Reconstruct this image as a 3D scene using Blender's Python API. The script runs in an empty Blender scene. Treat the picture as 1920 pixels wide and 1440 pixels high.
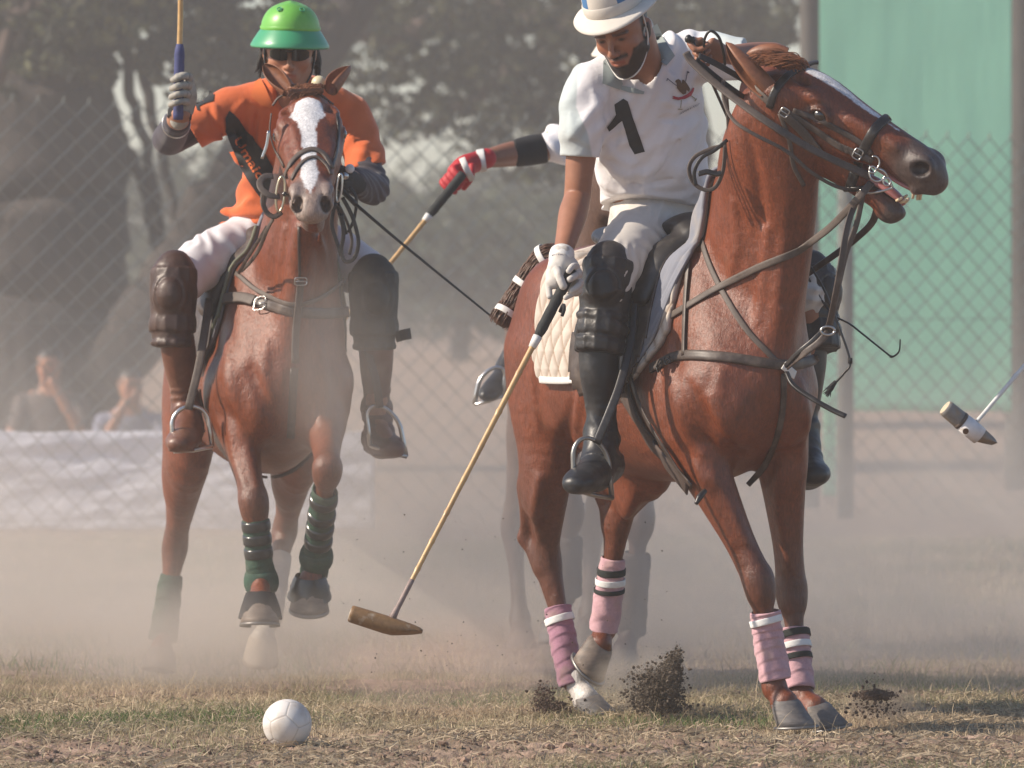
import bpy, math, random
import numpy as np
from mathutils import Vector, Matrix
from mathutils.bvhtree import BVHTree

SC = bpy.context.scene
COL = SC.collection
R = math.radians
random.seed(7)
RNG = np.random.RandomState(7)

# ---------------------------------------------------------------- camera
F, CX, HY, CH = 15700.0, 960.0, 492.0, 1.40      # focal length and horizon in photo pixels, camera height in m
cam_data = bpy.data.cameras.new('camera')
cam = bpy.data.objects.new('camera', cam_data)
COL.objects.link(cam)
cam.location = (0, 0, CH)
cam.rotation_euler = (R(90), 0, 0)
cam_data.sensor_width = 36
cam_data.lens = F / 1920 * 36
cam_data.shift_y = -(720 - HY) / 1920
cam_data.clip_end = 2000
cam_data.dof.use_dof = True
cam_data.dof.focus_distance = 25.1
cam_data.dof.aperture_fstop = 8.0
cam_data.dof.aperture_blades = 0
SC.camera = cam

# ---------------------------------------------------------------- sky, sun, exposure
SUN_DIR = Vector((-0.82, -0.12, 0.56)).normalized()       # towards the sun
elev = math.asin(SUN_DIR.z)
azim = math.atan2(SUN_DIR.x, SUN_DIR.y)
world = bpy.data.worlds.new('World')
SC.world = world
world.use_nodes = True
wn = world.node_tree.nodes
sky = wn.new('ShaderNodeTexSky')
sky.sky_type = 'NISHITA'
sky.sun_disc = False
sky.sun_elevation = elev
sky.sun_rotation = azim
sky.air_density = .85
sky.dust_density = .6
sky.ozone_density = 1.3
world.node_tree.links.new(sky.outputs[0], wn['Background'].inputs[0])
wn['Background'].inputs[1].default_value = 0.115
sun_data = bpy.data.lights.new('sun', 'SUN')
sun_data.energy = 4.9
sun_data.angle = R(0.6)
sun_data.color = (1.0, 0.87, 0.72)
sun = bpy.data.objects.new('sun', sun_data)
COL.objects.link(sun)
sun.rotation_euler = SUN_DIR.to_track_quat('Z', 'Y').to_euler()
SC.view_settings.view_transform = 'Standard'
SC.view_settings.look = 'None'
SC.view_settings.gamma = 1
SC.view_settings.exposure = 0.40
SC.view_settings.use_curve_mapping = False
SC.render.engine = 'CYCLES'
SC.cycles.use_denoising = True
SC.cycles.max_bounces = 8
SC.cycles.volume_bounces = 1
SC.cycles.transparent_max_bounces = 12
SC.cycles.volume_step_rate = 1.5
SC.cycles.volume_max_steps = 64

# ---------------------------------------------------------------- helpers
def P(px, py, Y):
    """the point at distance Y whose place in the picture is (px, py) of the 1920 wide photograph"""
    return np.array([(px - CX) / F * Y, Y, CH - (py - HY) / F * Y])

def nrm(v):
    v = np.asarray(v, float)
    return v / max(np.linalg.norm(v), 1e-9)

def V3(*a):
    return np.array(a, float)

def tag(o, label=None, cat=None, group=None, kind=None):
    if label: o['label'] = label
    if cat: o['category'] = cat
    if group: o['group'] = group
    if kind: o['kind'] = kind
    return o

def thing(name, loc, label, cat, group=None):
    o = bpy.data.objects.new(name, None)
    o.empty_display_size = 0.1
    COL.objects.link(o)
    o.location = tuple(float(c) for c in loc)
    tag(o, label, cat, group)
    return o

def link(name, me, mat=None, parent=None, **kw):
    """one object; the mesh holds world coordinates"""
    o = bpy.data.objects.new(name, me)
    COL.objects.link(o)
    if mat is not None:
        if isinstance(mat, (list, tuple)):
            for m in mat: me.materials.append(m)
        elif len(me.materials) == 0:
            me.materials.append(mat)
    if parent is not None:
        o.parent = parent
        if parent.type == 'EMPTY' and parent.parent is None:
            o.location = -parent.location
    tag(o, **kw)
    return o

def mk(verts, faces, smooth=True, name='m'):
    """mesh from arrays; faces is an (n,3|4) array or a list of tuples"""
    me = bpy.data.meshes.new(name)
    verts = np.asarray(verts, np.float32)
    if isinstance(faces, np.ndarray):
        k = faces.shape[1]
        me.vertices.add(len(verts)); me.vertices.foreach_set('co', verts.ravel())
        me.loops.add(faces.size); me.loops.foreach_set('vertex_index', faces.astype(np.int32).ravel())
        me.polygons.add(len(faces))
        me.polygons.foreach_set('loop_start', np.arange(0, faces.size, k, dtype=np.int32))
        me.polygons.foreach_set('loop_total', np.full(len(faces), k, np.int32))
        me.update(calc_edges=True)
        me.validate()
    else:
        me.from_pydata([tuple(map(float, v)) for v in verts], [], faces)
        me.update()
    me.polygons.foreach_set('use_smooth', np.full(len(me.polygons), smooth, bool))
    return me

def set_col(me, rgb, name='Col'):
    a = me.color_attributes.new(name, 'FLOAT_COLOR', 'POINT')
    d = np.ones((len(rgb), 4), np.float32); d[:, :3] = rgb
    a.data.foreach_set('color', d.ravel())

class MB:
    """collects pieces of one part"""
    def __init__(s): s.v = []; s.f = []
    def add(s, v, f):
        b = len(s.v); s.v.extend([tuple(map(float, x)) for x in v]); s.f.extend([tuple(int(i) + b for i in q) for q in f]); return s
    def mesh(s, smooth=True): return mk(s.v, s.f, smooth)

def catmull(pts, m):
    """resample a polyline of vectors (any dimension) with Catmull-Rom, m steps a segment"""
    p = np.asarray(pts, float)
    if len(p) < 3:
        t = np.linspace(0, 1, m + 1)[:, None]
        return p[0] * (1 - t) + p[-1] * t
    q = np.vstack([2 * p[0] - p[1], p, 2 * p[-1] - p[-2]])
    out = []
    for i in range(1, len(q) - 2):
        for j in range(m):
            t = j / m
            a, b, c, d = q[i - 1], q[i], q[i + 1], q[i + 2]
            out.append(0.5 * ((2 * b) + (c - a) * t + (2 * a - 5 * b + 4 * c - d) * t * t + (3 * b - a - 3 * c + d) * t ** 3))
    out.append(p[-1])
    return np.array(out)

def loft(path, ru, rv=None, uax=None, n=16, caps=True):
    """tube mesh of elliptical rings along a path; ru, rv radii a ring; returns verts, faces"""
    path = np.asarray(path, float); N = len(path)
    ru = np.broadcast_to(np.asarray(ru, float), (N,)); rv = ru if rv is None else np.broadcast_to(np.asarray(rv, float), (N,))
    T = np.gradient(path, axis=0); T /= np.maximum(np.linalg.norm(T, axis=1)[:, None], 1e-9)
    if uax is None: uax = V3(0, 0, 1) if abs(T[0][2]) < .9 else V3(1, 0, 0)
    uax = np.asarray(uax, float)
    per = uax.ndim == 2
    U = uax[0] if per else uax
    vs = []
    for i in range(N):
        if per: U = uax[i]
        u = U - T[i] * U.dot(T[i])
        if np.linalg.norm(u) < 1e-6: u = np.cross(T[i], V3(.3, .5, .8))
        u = nrm(u)
        if not per: U = u
        w = np.cross(T[i], u)
        a = np.arange(n) * 2 * np.pi / n
        vs.append(path[i] + np.outer(np.cos(a) * ru[i], u) + np.outer(np.sin(a) * rv[i], w))
    v = np.vstack(vs)
    f = []
    for i in range(N - 1):
        for j in range(n):
            k = (j + 1) % n
            f.append((i * n + j, i * n + k, (i + 1) * n + k, (i + 1) * n + j))
    if caps:
        f.append(tuple(range(n))[::-1]); f.append(tuple((N - 1) * n + j for j in range(n)))
    return v, f

def ribbon(path, normals, w, th):
    """flat strap with rounded edge: width w across, thickness th along the normals"""
    path = np.asarray(path, float); N = len(path)
    nn = np.asarray(normals, float)
    if nn.ndim == 1: nn = np.tile(nn, (N, 1))
    w = np.broadcast_to(np.asarray(w, float), (N,))
    T = np.gradient(path, axis=0); T /= np.maximum(np.linalg.norm(T, axis=1)[:, None], 1e-9)
    prof = [(-.5, -.5), (-.5, .15), (-.40, .5), (-.13, .5), (.13, .5), (.40, .5), (.5, .15), (.5, -.5)]
    vs = []
    for i in range(N):
        n_ = nn[i] - T[i] * nn[i].dot(T[i]); n_ = nrm(n_)
        s = np.cross(T[i], n_)
        vs += [path[i] + s * a * w[i] + n_ * b * th for a, b in prof]
    k = len(prof); f = []
    for i in range(N - 1):
        for j in range(k):
            l = (j + 1) % k
            f.append((i * k + j, i * k + l, (i + 1) * k + l, (i + 1) * k + j))
    f.append(tuple(range(k))[::-1]); f.append(tuple((N - 1) * k + j for j in range(k)))
    return vs, f

# ---------------------------------------------------------------- voxel sculpting: smooth unions of shapes, surface nets
def smin(a, b, k):
    if k <= 0: return np.minimum(a, b)
    h = np.clip(.5 + .5 * (b - a) / k, 0, 1)
    return b + (a - b) * h - k * h * (1 - h)

class Vox:
    def __init__(s, lo, hi, h):
        s.lo = np.asarray(lo, float); s.h = h
        s.n = np.ceil((np.asarray(hi) - s.lo) / h).astype(int) + 1
        s.f = np.full(s.n, .12, np.float32)
        s.ax = [(s.lo[i] + np.arange(s.n[i]) * h).astype(np.float32) for i in range(3)]
    def box(s, bl, bh):
        a = np.maximum(np.floor((np.asarray(bl) - s.lo) / s.h).astype(int), 0)
        b = np.minimum(np.ceil((np.asarray(bh) - s.lo) / s.h).astype(int) + 1, s.n)
        if np.any(b <= a): return None
        return tuple(slice(a[i], b[i]) for i in range(3))
    def xyz(s, sl):
        return (s.ax[0][sl[0]][:, None, None], s.ax[1][sl[1]][None, :, None], s.ax[2][sl[2]][None, None, :])
    @staticmethod
    def seg(X, Y, Z, a, b, ra, rb, U):
        d = b - a; L = np.linalg.norm(d)
        w = d / L if L > 1e-6 else nrm(np.cross(U, V3(.31, .2, .9)))
        u = nrm(U - w * U.dot(w)); v = np.cross(w, u)
        dx, dy, dz = X - np.float32(a[0]), Y - np.float32(a[1]), Z - np.float32(a[2])
        dot = lambda q: (dx * np.float32(q[0]) + dy * np.float32(q[1])) + dz * np.float32(q[2])
        lu, lv, lw = dot(u), dot(v), dot(w)
        if L > 1e-6: t = np.clip(lw / np.float32(L), 0, 1); ew = lw - t * np.float32(L)
        else: t = np.float32(0); ew = lw
        A = np.float32(ra[0]) + np.float32(rb[0] - ra[0]) * t; B = np.float32(ra[1]) + np.float32(rb[1] - ra[1]) * t
        C = np.minimum(A, B)
        qu, qv, qw = lu / A, lv / B, ew / C
        k0 = np.sqrt(qu * qu + qv * qv + qw * qw)
        g = np.sqrt((qu / A) ** 2 + (qv / B) ** 2 + (qw / C) ** 2)
        return k0 * (k0 - 1) / np.maximum(g, 1e-3)
    def comb(s, sl, d, k, op):
        g = s.f[sl]
        s.f[sl] = smin(g, d, k) if op > 0 else -smin(-g, d, k)
    def cone(s, a, b, ra, rb=None, U=None, k=.02, op=1):
        a = np.asarray(a, float); b = np.asarray(b, float)
        ra = (ra, ra) if np.isscalar(ra) else ra
        rb = ra if rb is None else ((rb, rb) if np.isscalar(rb) else rb)
        if U is None: U = nrm(np.cross(b - a, V3(.3, .1, .95)) + 1e-6)
        m = max(*ra, *rb) + max(k, .01) + 2 * s.h
        sl = s.box(np.minimum(a, b) - m, np.maximum(a, b) + m)
        if sl is None: return s
        s.comb(sl, s.seg(*s.xyz(sl), a, b, ra, rb, np.asarray(U, float)), k, op)
        return s
    def chain(s, st, U, k=.02, m=6, op=1):
        """st: [(point, (ru, rv))...]; U: lateral axis, one or one a station"""
        st2 = [np.concatenate([np.asarray(p, float), np.atleast_1d(r) if np.ndim(r) else [r, r]]) for p, r in st]
        U = np.asarray(U, float)
        if U.ndim == 1: U = np.tile(U, (len(st2), 1))
        q = catmull([np.concatenate([a, u]) for a, u in zip(st2, U)], m)
        q[:, 3:5] = np.maximum(q[:, 3:5], .002)
        mm = q[:, 3:5].max() + max(k, .01) + 2 * s.h
        sl = s.box(q[:, :3].min(0) - mm, q[:, :3].max(0) + mm)
        if sl is None: return s
        buf = np.full([x.stop - x.start for x in sl], .15, np.float32)
        for a, b in zip(q[:-1], q[1:]):
            mr = max(a[3], a[4], b[3], b[4]) + max(k, .01) + 2 * s.h
            s2 = s.box(np.minimum(a[:3], b[:3]) - mr, np.maximum(a[:3], b[:3]) + mr)
            if s2 is None: continue
            d = s.seg(*s.xyz(s2), a[:3], b[:3], a[3:5], b[3:5], nrm((a[5:] + b[5:]) / 2))
            s3 = tuple(slice(x.start - y.start, x.stop - y.start) for x, y in zip(s2, sl))
            buf[s3] = np.minimum(buf[s3], d)
        s.comb(sl, buf, k, op)
        return s
    def ell(s, c, r, A=None, k=.02, op=1):
        """ellipsoid of radii r along the rows of A"""
        c = np.asarray(c, float); r = np.asarray(r, float)
        A = np.eye(3) if A is None else np.array([nrm(x) for x in A])
        m = r.max() + max(k, .01) + 2 * s.h
        sl = s.box(c - m, c + m)
        if sl is None: return s
        X, Y, Z = s.xyz(sl)
        dx, dy, dz = X - np.float32(c[0]), Y - np.float32(c[1]), Z - np.float32(c[2])
        q = [((dx * np.float32(a[0]) + dy * np.float32(a[1])) + dz * np.float32(a[2])) / np.float32(ri) for a, ri in zip(A, r)]
        k0 = np.sqrt(q[0] ** 2 + q[1] ** 2 + q[2] ** 2)
        g = np.sqrt((q[0] / r[0]) ** 2 + (q[1] / r[1]) ** 2 + (q[2] / r[2]) ** 2).astype(np.float32)
        s.comb(sl, k0 * (k0 - 1) / np.maximum(g, 1e-3), k, op)
        return s
    def cut(s, point, normal, k=.004):
        """remove what lies beyond the plane"""
        n = nrm(normal); X, Y, Z = s.xyz(tuple(slice(0, i) for i in s.n))
        d = (X - point[0]) * n[0] + (Y - point[1]) * n[1] + (Z - point[2]) * n[2]
        s.f = (-smin(-s.f, -d.astype(np.float32), k)).astype(np.float32)
        return s
    def mesh(s, smooth_it=1, extra=0, wfn=None):
        """surface nets; smooth_it passes everywhere, extra more passes weighted by wfn(points)"""
        f = s.f; n = s.n
        ins = f < 0
        c = np.zeros(n - 1, np.int8)
        off = [(i, j, k) for i in (0, 1) for j in (0, 1) for k in (0, 1)]
        for i, j, k in off: c += ins[i:n[0] - 1 + i, j:n[1] - 1 + j, k:n[2] - 1 + k]
        mask = (c > 0) & (c < 8)
        idx = np.argwhere(mask)
        vid = np.full(n - 1, -1, np.int32); vid[mask] = np.arange(len(idx))
        g = {o: f[idx[:, 0] + o[0], idx[:, 1] + o[1], idx[:, 2] + o[2]] for o in off}
        acc = np.zeros((len(idx), 3)); cnt = np.zeros(len(idx))
        for o in off:
            for d in range(3):
                if o[d] == 1: continue
                o2 = tuple(1 if e == d else o[e] for e in range(3))
                a, b = g[o], g[o2]
                cr = (a < 0) != (b < 0)
                t = np.where(cr, a / np.where(cr, a - b, 1), 0)
                for e in range(3): acc[:, e] += cr * (o[e] + (t if e == d else 0))
                cnt += cr
        v = idx + acc / cnt[:, None]
        fs = []
        for d in range(3):
            e1, e2 = [(1, 2), (2, 0), (0, 1)][d]
            lo = [slice(None)] * 3; hi = [slice(None)] * 3
            lo[d] = slice(0, n[d] - 1); hi[d] = slice(1, n[d])
            lo[e1] = hi[e1] = slice(1, n[e1] - 1); lo[e2] = hi[e2] = slice(1, n[e2] - 1)
            a, b = ins[tuple(lo)], ins[tuple(hi)]
            p = np.argwhere(a != b); flip = a[tuple(p.T)]
            p[:, e1] += 1; p[:, e2] += 1
            def cell(da, db):
                q = p.copy(); q[:, e1] -= da; q[:, e2] -= db
                return vid[q[:, 0], q[:, 1], q[:, 2]]
            quad = np.stack([cell(1, 1), cell(0, 1), cell(0, 0), cell(1, 0)], 1)
            quad[~flip] = quad[~flip][:, ::-1]
            fs.append(quad)
        fc = np.vstack(fs)
        wt = None
        for it in range(smooth_it + extra):
            if it == smooth_it: wt = (wfn(v * s.h + s.lo) * .8)[:, None]
            acc = np.zeros_like(v); deg = np.zeros(len(v))
            for i in range(4):
                a, b = fc[:, i], fc[:, (i + 1) % 4]
                for e in range(3):
                    acc[:, e] += np.bincount(a, v[b, e], len(v))
                deg += np.bincount(a, minlength=len(v))
                for e in range(3):
                    acc[:, e] += np.bincount(b, v[a, e], len(v))
                deg += np.bincount(b, minlength=len(v))
            v = v * .45 + .55 * acc / deg[:, None] if wt is None else v * (1 - wt) + wt * acc / deg[:, None]
        return v * s.h + s.lo, fc

def field_value(V, pts):
    """trilinear-free lookup of the sculpt field"""
    i = np.clip(np.round((pts - V.lo) / V.h).astype(int), 0, np.array(V.n) - 1)
    return V.f[i[:, 0], i[:, 1], i[:, 2]]

def bvh_of(v, f):
    return BVHTree.FromPolygons([tuple(x) for x in v.tolist()], [tuple(x) for x in (f.tolist() if isinstance(f, np.ndarray) else f)])

def hit(px, py, *bv):
    """first surface point seen from the camera at a photo pixel, with its normal"""
    o = Vector((0, 0, CH)); d = Vector(P(px, py, 10.) - V3(0, 0, CH)).normalized()
    best = None
    for b in bv:
        l, n, i, dist = b.ray_cast(o, d)
        if l is not None and (best is None or dist < best[2]): best = (np.array(l), np.array(n), dist)
    if best is None: return None
    n = best[1]
    if n.dot(np.array(d)) > 0: n = -n
    return best[0], n

def on(pix, bv, m=6, off=.004, lift=None):
    """lay a polyline of photo pixels on surfaces; returns points and normals"""
    q = catmull(np.asarray(pix, float)[:, :2], m)
    bv = bv if isinstance(bv, (list, tuple)) else [bv]
    hs = [hit(x, y, *bv) for x, y in q]
    ok = [i for i, h in enumerate(hs) if h]
    if not ok: raise ValueError('polyline misses: %s' % (pix,))
    pts, ns = [], []
    for i, h in enumerate(hs):
        if h is None:
            j = min(ok, key=lambda k: abs(k - i)); Y = hs[j][0][1]
            pts.append(P(q[i][0], q[i][1], Y)); ns.append(hs[j][1])
        else: pts.append(h[0]); ns.append(h[1])
    pts = np.array(pts); ns = np.array(ns)
    for _ in range(3):
        ns[1:-1] = (ns[:-2] + ns[1:-1] * 2 + ns[2:]); ns /= np.linalg.norm(ns, axis=1)[:, None]
    for _ in range(2):
        pts[1:-1] = pts[:-2] * .25 + pts[1:-1] * .5 + pts[2:] * .25
    return pts + ns * off, ns

def strap(name, pts, ns, w, th, mat, parent, **kw):
    v, f = ribbon(pts, ns, w, th)
    return link(name, mk(v, f), mat, parent, **kw)

def tube(name, pts, r, mat, parent=None, n=10, m=6, **kw):
    q = catmull(pts, m) if m > 1 else np.asarray(pts, float)
    if np.ndim(r): r = np.interp(np.linspace(0, 1, len(q)), np.linspace(0, 1, len(r)), r)
    v, f = loft(q, r, n=n)
    return link(name, mk(v, f), mat, parent, **kw)

# ---------------------------------------------------------------- materials
def mat(name, base=(.5, .5, .5), rough=.6, metal=0., attr=None, noise=None, bump=None, sheen=0., spec=.5, coat=0., sss=0., stretch=None, emit=None, coord='Object', var=None, hair=None):
    """noise=(scale, amount) varies the colour; bump=(scale, strength, distance); stretch scales the coordinates"""
    m = bpy.data.materials.new(name); m.use_nodes = True
    nt = m.node_tree; N = nt.nodes; L = nt.links
    b = N['Principled BSDF']
    b.inputs['Roughness'].default_value = rough
    b.inputs['Metallic'].default_value = metal
    b.inputs['Specular IOR Level'].default_value = spec
    if sheen: b.inputs['Sheen Weight'].default_value = sheen; b.inputs['Sheen Roughness'].default_value = .4
    if coat: b.inputs['Coat Weight'].default_value = coat; b.inputs['Coat Roughness'].default_value = .25
    if sss:
        b.inputs['Subsurface Weight'].default_value = sss; b.inputs['Subsurface Radius'].default_value = (.012, .005, .003); b.inputs['Subsurface Scale'].default_value = 1
    tc = N.new('ShaderNodeTexCoord'); mp = N.new('ShaderNodeMapping')
    L.new(tc.outputs[coord], mp.inputs[0])
    if stretch: mp.inputs['Scale'].default_value = stretch
    if attr:
        a = N.new('ShaderNodeAttribute'); a.attribute_name = attr; src = a.outputs['Color']
    else:
        c = N.new('ShaderNodeRGB'); c.outputs[0].default_value = (*base, 1); src = c.outputs[0]
    if noise:
        for sc, am in ([noise] if np.isscalar(noise[0]) else noise):
            t = N.new('ShaderNodeTexNoise'); t.inputs['Scale'].default_value = sc; t.inputs['Detail'].default_value = 5; t.inputs['Roughness'].default_value = .6
            L.new(mp.outputs[0], t.inputs['Vector'])
            r = N.new('ShaderNodeMapRange'); r.inputs['From Min'].default_value = .25; r.inputs['From Max'].default_value = .75
            r.inputs['To Min'].default_value = 1 - am; r.inputs['To Max'].default_value = 1 + am
            L.new(t.outputs['Fac'], r.inputs['Value'])
            mu = N.new('ShaderNodeVectorMath'); mu.operation = 'SCALE'
            L.new(src, mu.inputs[0]); L.new(r.outputs[0], mu.inputs['Scale']); src = mu.outputs[0]
    if var:                                    # (colour, scale, lo, hi): patches of a second colour (dust, stains)
        col2, sc, lo, hi = var
        t = N.new('ShaderNodeTexNoise'); t.inputs['Scale'].default_value = sc; t.inputs['Detail'].default_value = 6
        L.new(mp.outputs[0], t.inputs['Vector'])
        r = N.new('ShaderNodeMapRange'); r.inputs['From Min'].default_value = lo; r.inputs['From Max'].default_value = hi
        L.new(t.outputs['Fac'], r.inputs['Value'])
        mx = N.new('ShaderNodeMix'); mx.data_type = 'RGBA'
        L.new(r.outputs[0], mx.inputs[0]); L.new(src, mx.inputs[6]); mx.inputs[7].default_value = (*col2, 1); src = mx.outputs[2]
    prev = None
    if hair:                                   # short hair lying down the body: fine streaks in colour and relief
        hm = N.new('ShaderNodeMapping'); hm.inputs['Scale'].default_value = (1, 1, .16); hm.inputs['Rotation'].default_value = (.25, .2, 0); L.new(tc.outputs[coord], hm.inputs[0])
        t = N.new('ShaderNodeTexNoise'); t.inputs['Scale'].default_value = hair; t.inputs['Detail'].default_value = 4; t.inputs['Roughness'].default_value = .7; t.inputs['Distortion'].default_value = .6; L.new(hm.outputs[0], t.inputs['Vector'])
        r = N.new('ShaderNodeMapRange'); r.inputs['From Min'].default_value = .3; r.inputs['From Max'].default_value = .7; r.inputs['To Min'].default_value = .62; r.inputs['To Max'].default_value = 1.36; L.new(t.outputs['Fac'], r.inputs['Value'])
        mu = N.new('ShaderNodeVectorMath'); mu.operation = 'SCALE'; L.new(src, mu.inputs[0]); L.new(r.outputs[0], mu.inputs['Scale']); src = mu.outputs[0]
        bp = N.new('ShaderNodeBump'); bp.inputs['Strength'].default_value = .6; bp.inputs['Distance'].default_value = .0025; L.new(t.outputs['Fac'], bp.inputs['Height']); prev = bp.outputs[0]
    L.new(src, b.inputs['Base Color'])
    if bump:
        for sc, st, di in ([bump] if np.isscalar(bump[0]) else bump):
            t = N.new('ShaderNodeTexNoise'); t.inputs['Scale'].default_value = sc; t.inputs['Detail'].default_value = 4
            L.new(mp.outputs[0], t.inputs['Vector'])
            bp = N.new('ShaderNodeBump'); bp.inputs['Strength'].default_value = st; bp.inputs['Distance'].default_value = di
            L.new(t.outputs['Fac'], bp.inputs['Height'])
            if prev: L.new(prev, bp.inputs['Normal'])
            prev = bp.outputs[0]
        L.new(prev, b.inputs['Normal'])
    if emit: b.inputs['Emission Color'].default_value = (*emit[0], 1); b.inputs['Emission Strength'].default_value = emit[1]
    return m

def hashnoise(p, s, seed=0):
    """smooth value noise on points, for fields and colours"""
    q = p * s + seed * 17.3
    i = np.floor(q).astype(np.int64); fr = q - i; fr = fr * fr * (3 - 2 * fr)
    def h(a, b, c):
        n = (a * 73856093) ^ (b * 19349663) ^ (c * 83492791)
        n = (n ^ (n >> 13)) * 1274126177
        return ((n ^ (n >> 16)) & 0xffff) / 65535.
    r = 0
    for dx in (0, 1):
        for dy in (0, 1):
            for dz in (0, 1):
                w = (fr[:, 0] if dx else 1 - fr[:, 0]) * (fr[:, 1] if dy else 1 - fr[:, 1]) * (fr[:, 2] if dz else 1 - fr[:, 2])
                r = r + w * h(i[:, 0] + dx, i[:, 1] + dy, i[:, 2] + dz)
    return r
def fbm(p, s, o=3, seed=0):
    r = 0; a = .5; t = 0
    for k in range(o): r = r + a * hashnoise(p, s * 2 ** k, seed + k); t += a; a *= .5
    return r / t
# ---------------------------------------------------------------- the materials
M = {}
def coat_material(name, rough=.38, dust=.25):
    m = mat(name, attr='Col', rough=rough, spec=.5, sheen=.0, noise=[(9, .20), (60, .14)], hair=170,
            bump=[(11, .30, .020), (48, .32, .007), (420, .55, .002)], var=((.24, .15, .10), 5.5, .64, 1.1))
    return m
M['coat'] = coat_material('chestnut_coat')
M['hair'] = mat('chestnut_hair', (.20, .075, .032), .5, noise=(40, .5), bump=(300, .4, .002))
M['dark_hair'] = mat('dark_tail_hair', (.085, .038, .02), .5, noise=(40, .5), bump=(300, .4, .002))
M['hoof'] = mat('grey_hoof_horn', (.13, .12, .115), .6, noise=[(30, .3), (8, .3)], bump=(90, .3, .003), var=((.30, .25, .21), 9, .5, .8), stretch=(1, 1, 3))
M['hoof_dark'] = mat('dusty_brown_hoof_horn', (.13, .10, .08), .6, noise=[(30, .3), (8, .3)], bump=(90, .3, .003), var=((.30, .23, .18), 10, .45, .75), stretch=(1, 1, 3))
M['steel'] = mat('worn_steel', (.55, .54, .52), .28, 1., noise=(40, .15))
M['dull_steel'] = mat('dull_iron', (.22, .21, .20), .45, .8)
M['eye'] = mat('dark_eye', (.012, .008, .006), .10, coat=1.)
M['wrap'] = mat('pink_knit_wrap', (.50, .30, .33), .95, sheen=.3, noise=[(25, .18), (300, .18)], bump=(700, .5, .0015), var=((.36, .26, .21), 14, .55, .85))
M['wrap_mauve'] = mat('mauve_knit_wrap', (.33, .17, .23), .95, sheen=.3, noise=[(25, .18), (300, .18)], bump=(700, .5, .0015), var=((.28, .20, .17), 14, .55, .85))
M['white_band'] = mat('white_elastic_band', (.72, .72, .70), .8, noise=(60, .1), bump=(500, .3, .001))
M['black_band'] = mat('black_velcro', (.018, .022, .02), .9, noise=(60, .3))
M['green_wrap'] = mat('dark_green_wrap', (.020, .060, .038), .85, noise=[(25, .3), (200, .3)], bump=(300, .4, .002), var=((.12, .11, .09), 10, .5, .9))
M['boot_shell'] = mat('black_leg_boot_shell', (.020, .022, .022), .28, noise=(30, .3), bump=(50, .2, .003), coat=.3)
M['leather'] = mat('dark_brown_tack_leather', (.050, .034, .027), .48, noise=[(30, .3), (200, .25)], bump=(160, .25, .0015), var=((.15, .12, .10), 22, .48, .85))
M['leather_dusty'] = mat('dusty_tack_leather', (.088, .067, .055), .62, noise=[(30, .25), (200, .25)], bump=(160, .3, .0015), var=((.05, .036, .028), 22, .5, .85))
M['leather_black'] = mat('black_tack_leather', (.018, .016, .016), .38, noise=[(30, .3), (200, .25)], bump=(160, .25, .0015), var=((.10, .09, .08), 22, .55, .95))
M['web'] = mat('brown_girth_webbing', (.075, .052, .043), .8, noise=(60, .3), bump=(500, .4, .001))
M['boot_black'] = mat('black_boot_leather', (.014, .014, .016), .42, noise=(18, .3), bump=[(12, .5, .012), (120, .25, .001)], var=((.10, .095, .09), 9, .52, .95))
M['boot_brown'] = mat('brown_boot_leather', (.125, .045, .024), .42, noise=(18, .3), bump=[(12, .5, .010), (120, .25, .001)], var=((.20, .14, .11), 9, .52, .95))
M['pad_black'] = mat('black_knee_guard_leather', (.018, .016, .016), .46, noise=(18, .3), bump=[(22, .5, .010), (200, .3, .001)], var=((.12, .10, .09), 12, .55, .95))
M['pad_brown'] = mat('brown_knee_guard_leather', (.055, .028, .020), .46, noise=(18, .3), bump=[(22, .5, .008), (200, .3, .001)], var=((.16, .12, .10), 12, .55, .95))
M['skin1'] = mat('brown_skin', attr='Col', rough=.48, spec=.45, sss=.12, noise=[(50, .10), (8, .08)], bump=(380, .25, .0008))
M['skin'] = mat('light_brown_skin', attr='Col', rough=.48, spec=.45, sss=.12, noise=[(50, .10), (8, .08)], bump=(380, .25, .0008))
M['white_shirt'] = mat('white_jersey', attr='Col', rough=.85, sheen=.25, noise=(5, .04), bump=[(16, .30, .012), (55, .25, .004), (900, .25, .0006)], sss=.0)
M['orange_shirt'] = mat('orange_jersey', attr='Col', rough=.85, sheen=.25, noise=(6, .06), bump=[(16, .30, .012), (55, .25, .004), (900, .25, .0006)])
M['breeches1'] = mat('cream_white_breeches', (.58, .545, .50), .85, sheen=.2, noise=[(6, .06), (60, .05)], bump=(800, .3, .0006), var=((.42, .36, .30), 7, .6, .95))
M['breeches2'] = mat('white_breeches', (.66, .64, .66), .85, sheen=.2, noise=[(6, .06)], bump=(800, .3, .0006), var=((.46, .40, .36), 7, .62, .95))
M['white_glove'] = mat('off_white_glove', (.56, .53, .49), .85, noise=(20, .12), bump=(500, .4, .001), var=((.33, .28, .22), 24, .52, .85))
M['grey_glove'] = mat('grey_green_glove', (.33, .31, .27), .7, noise=(20, .2), bump=(300, .4, .001), var=((.16, .17, .16), 35, .5, .7))
M['red_glove'] = mat('red_glove', (.42, .012, .02), .6, noise=(20, .15), bump=(300, .3, .001))
M['navy_sleeve'] = mat('dark_compression_sleeve', (.050, .042, .055), .75, sheen=.2, noise=(20, .1), bump=(600, .3, .001))
M['black_cloth'] = mat('black_cloth', (.016, .016, .018), .9, noise=(20, .3), bump=(500, .3, .001))
M['cane'] = mat('bamboo_cane', (.52, .33, .14), .42, noise=[(3, .15), (60, .15)], stretch=(1, 1, 1), coat=.3, var=((.26, .13, .06), 6, .5, .85))
M['cane_dark'] = mat('taped_cane_end', (.24, .18, .16), .6, noise=(60, .3), bump=(150, .3, .001))
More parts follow.
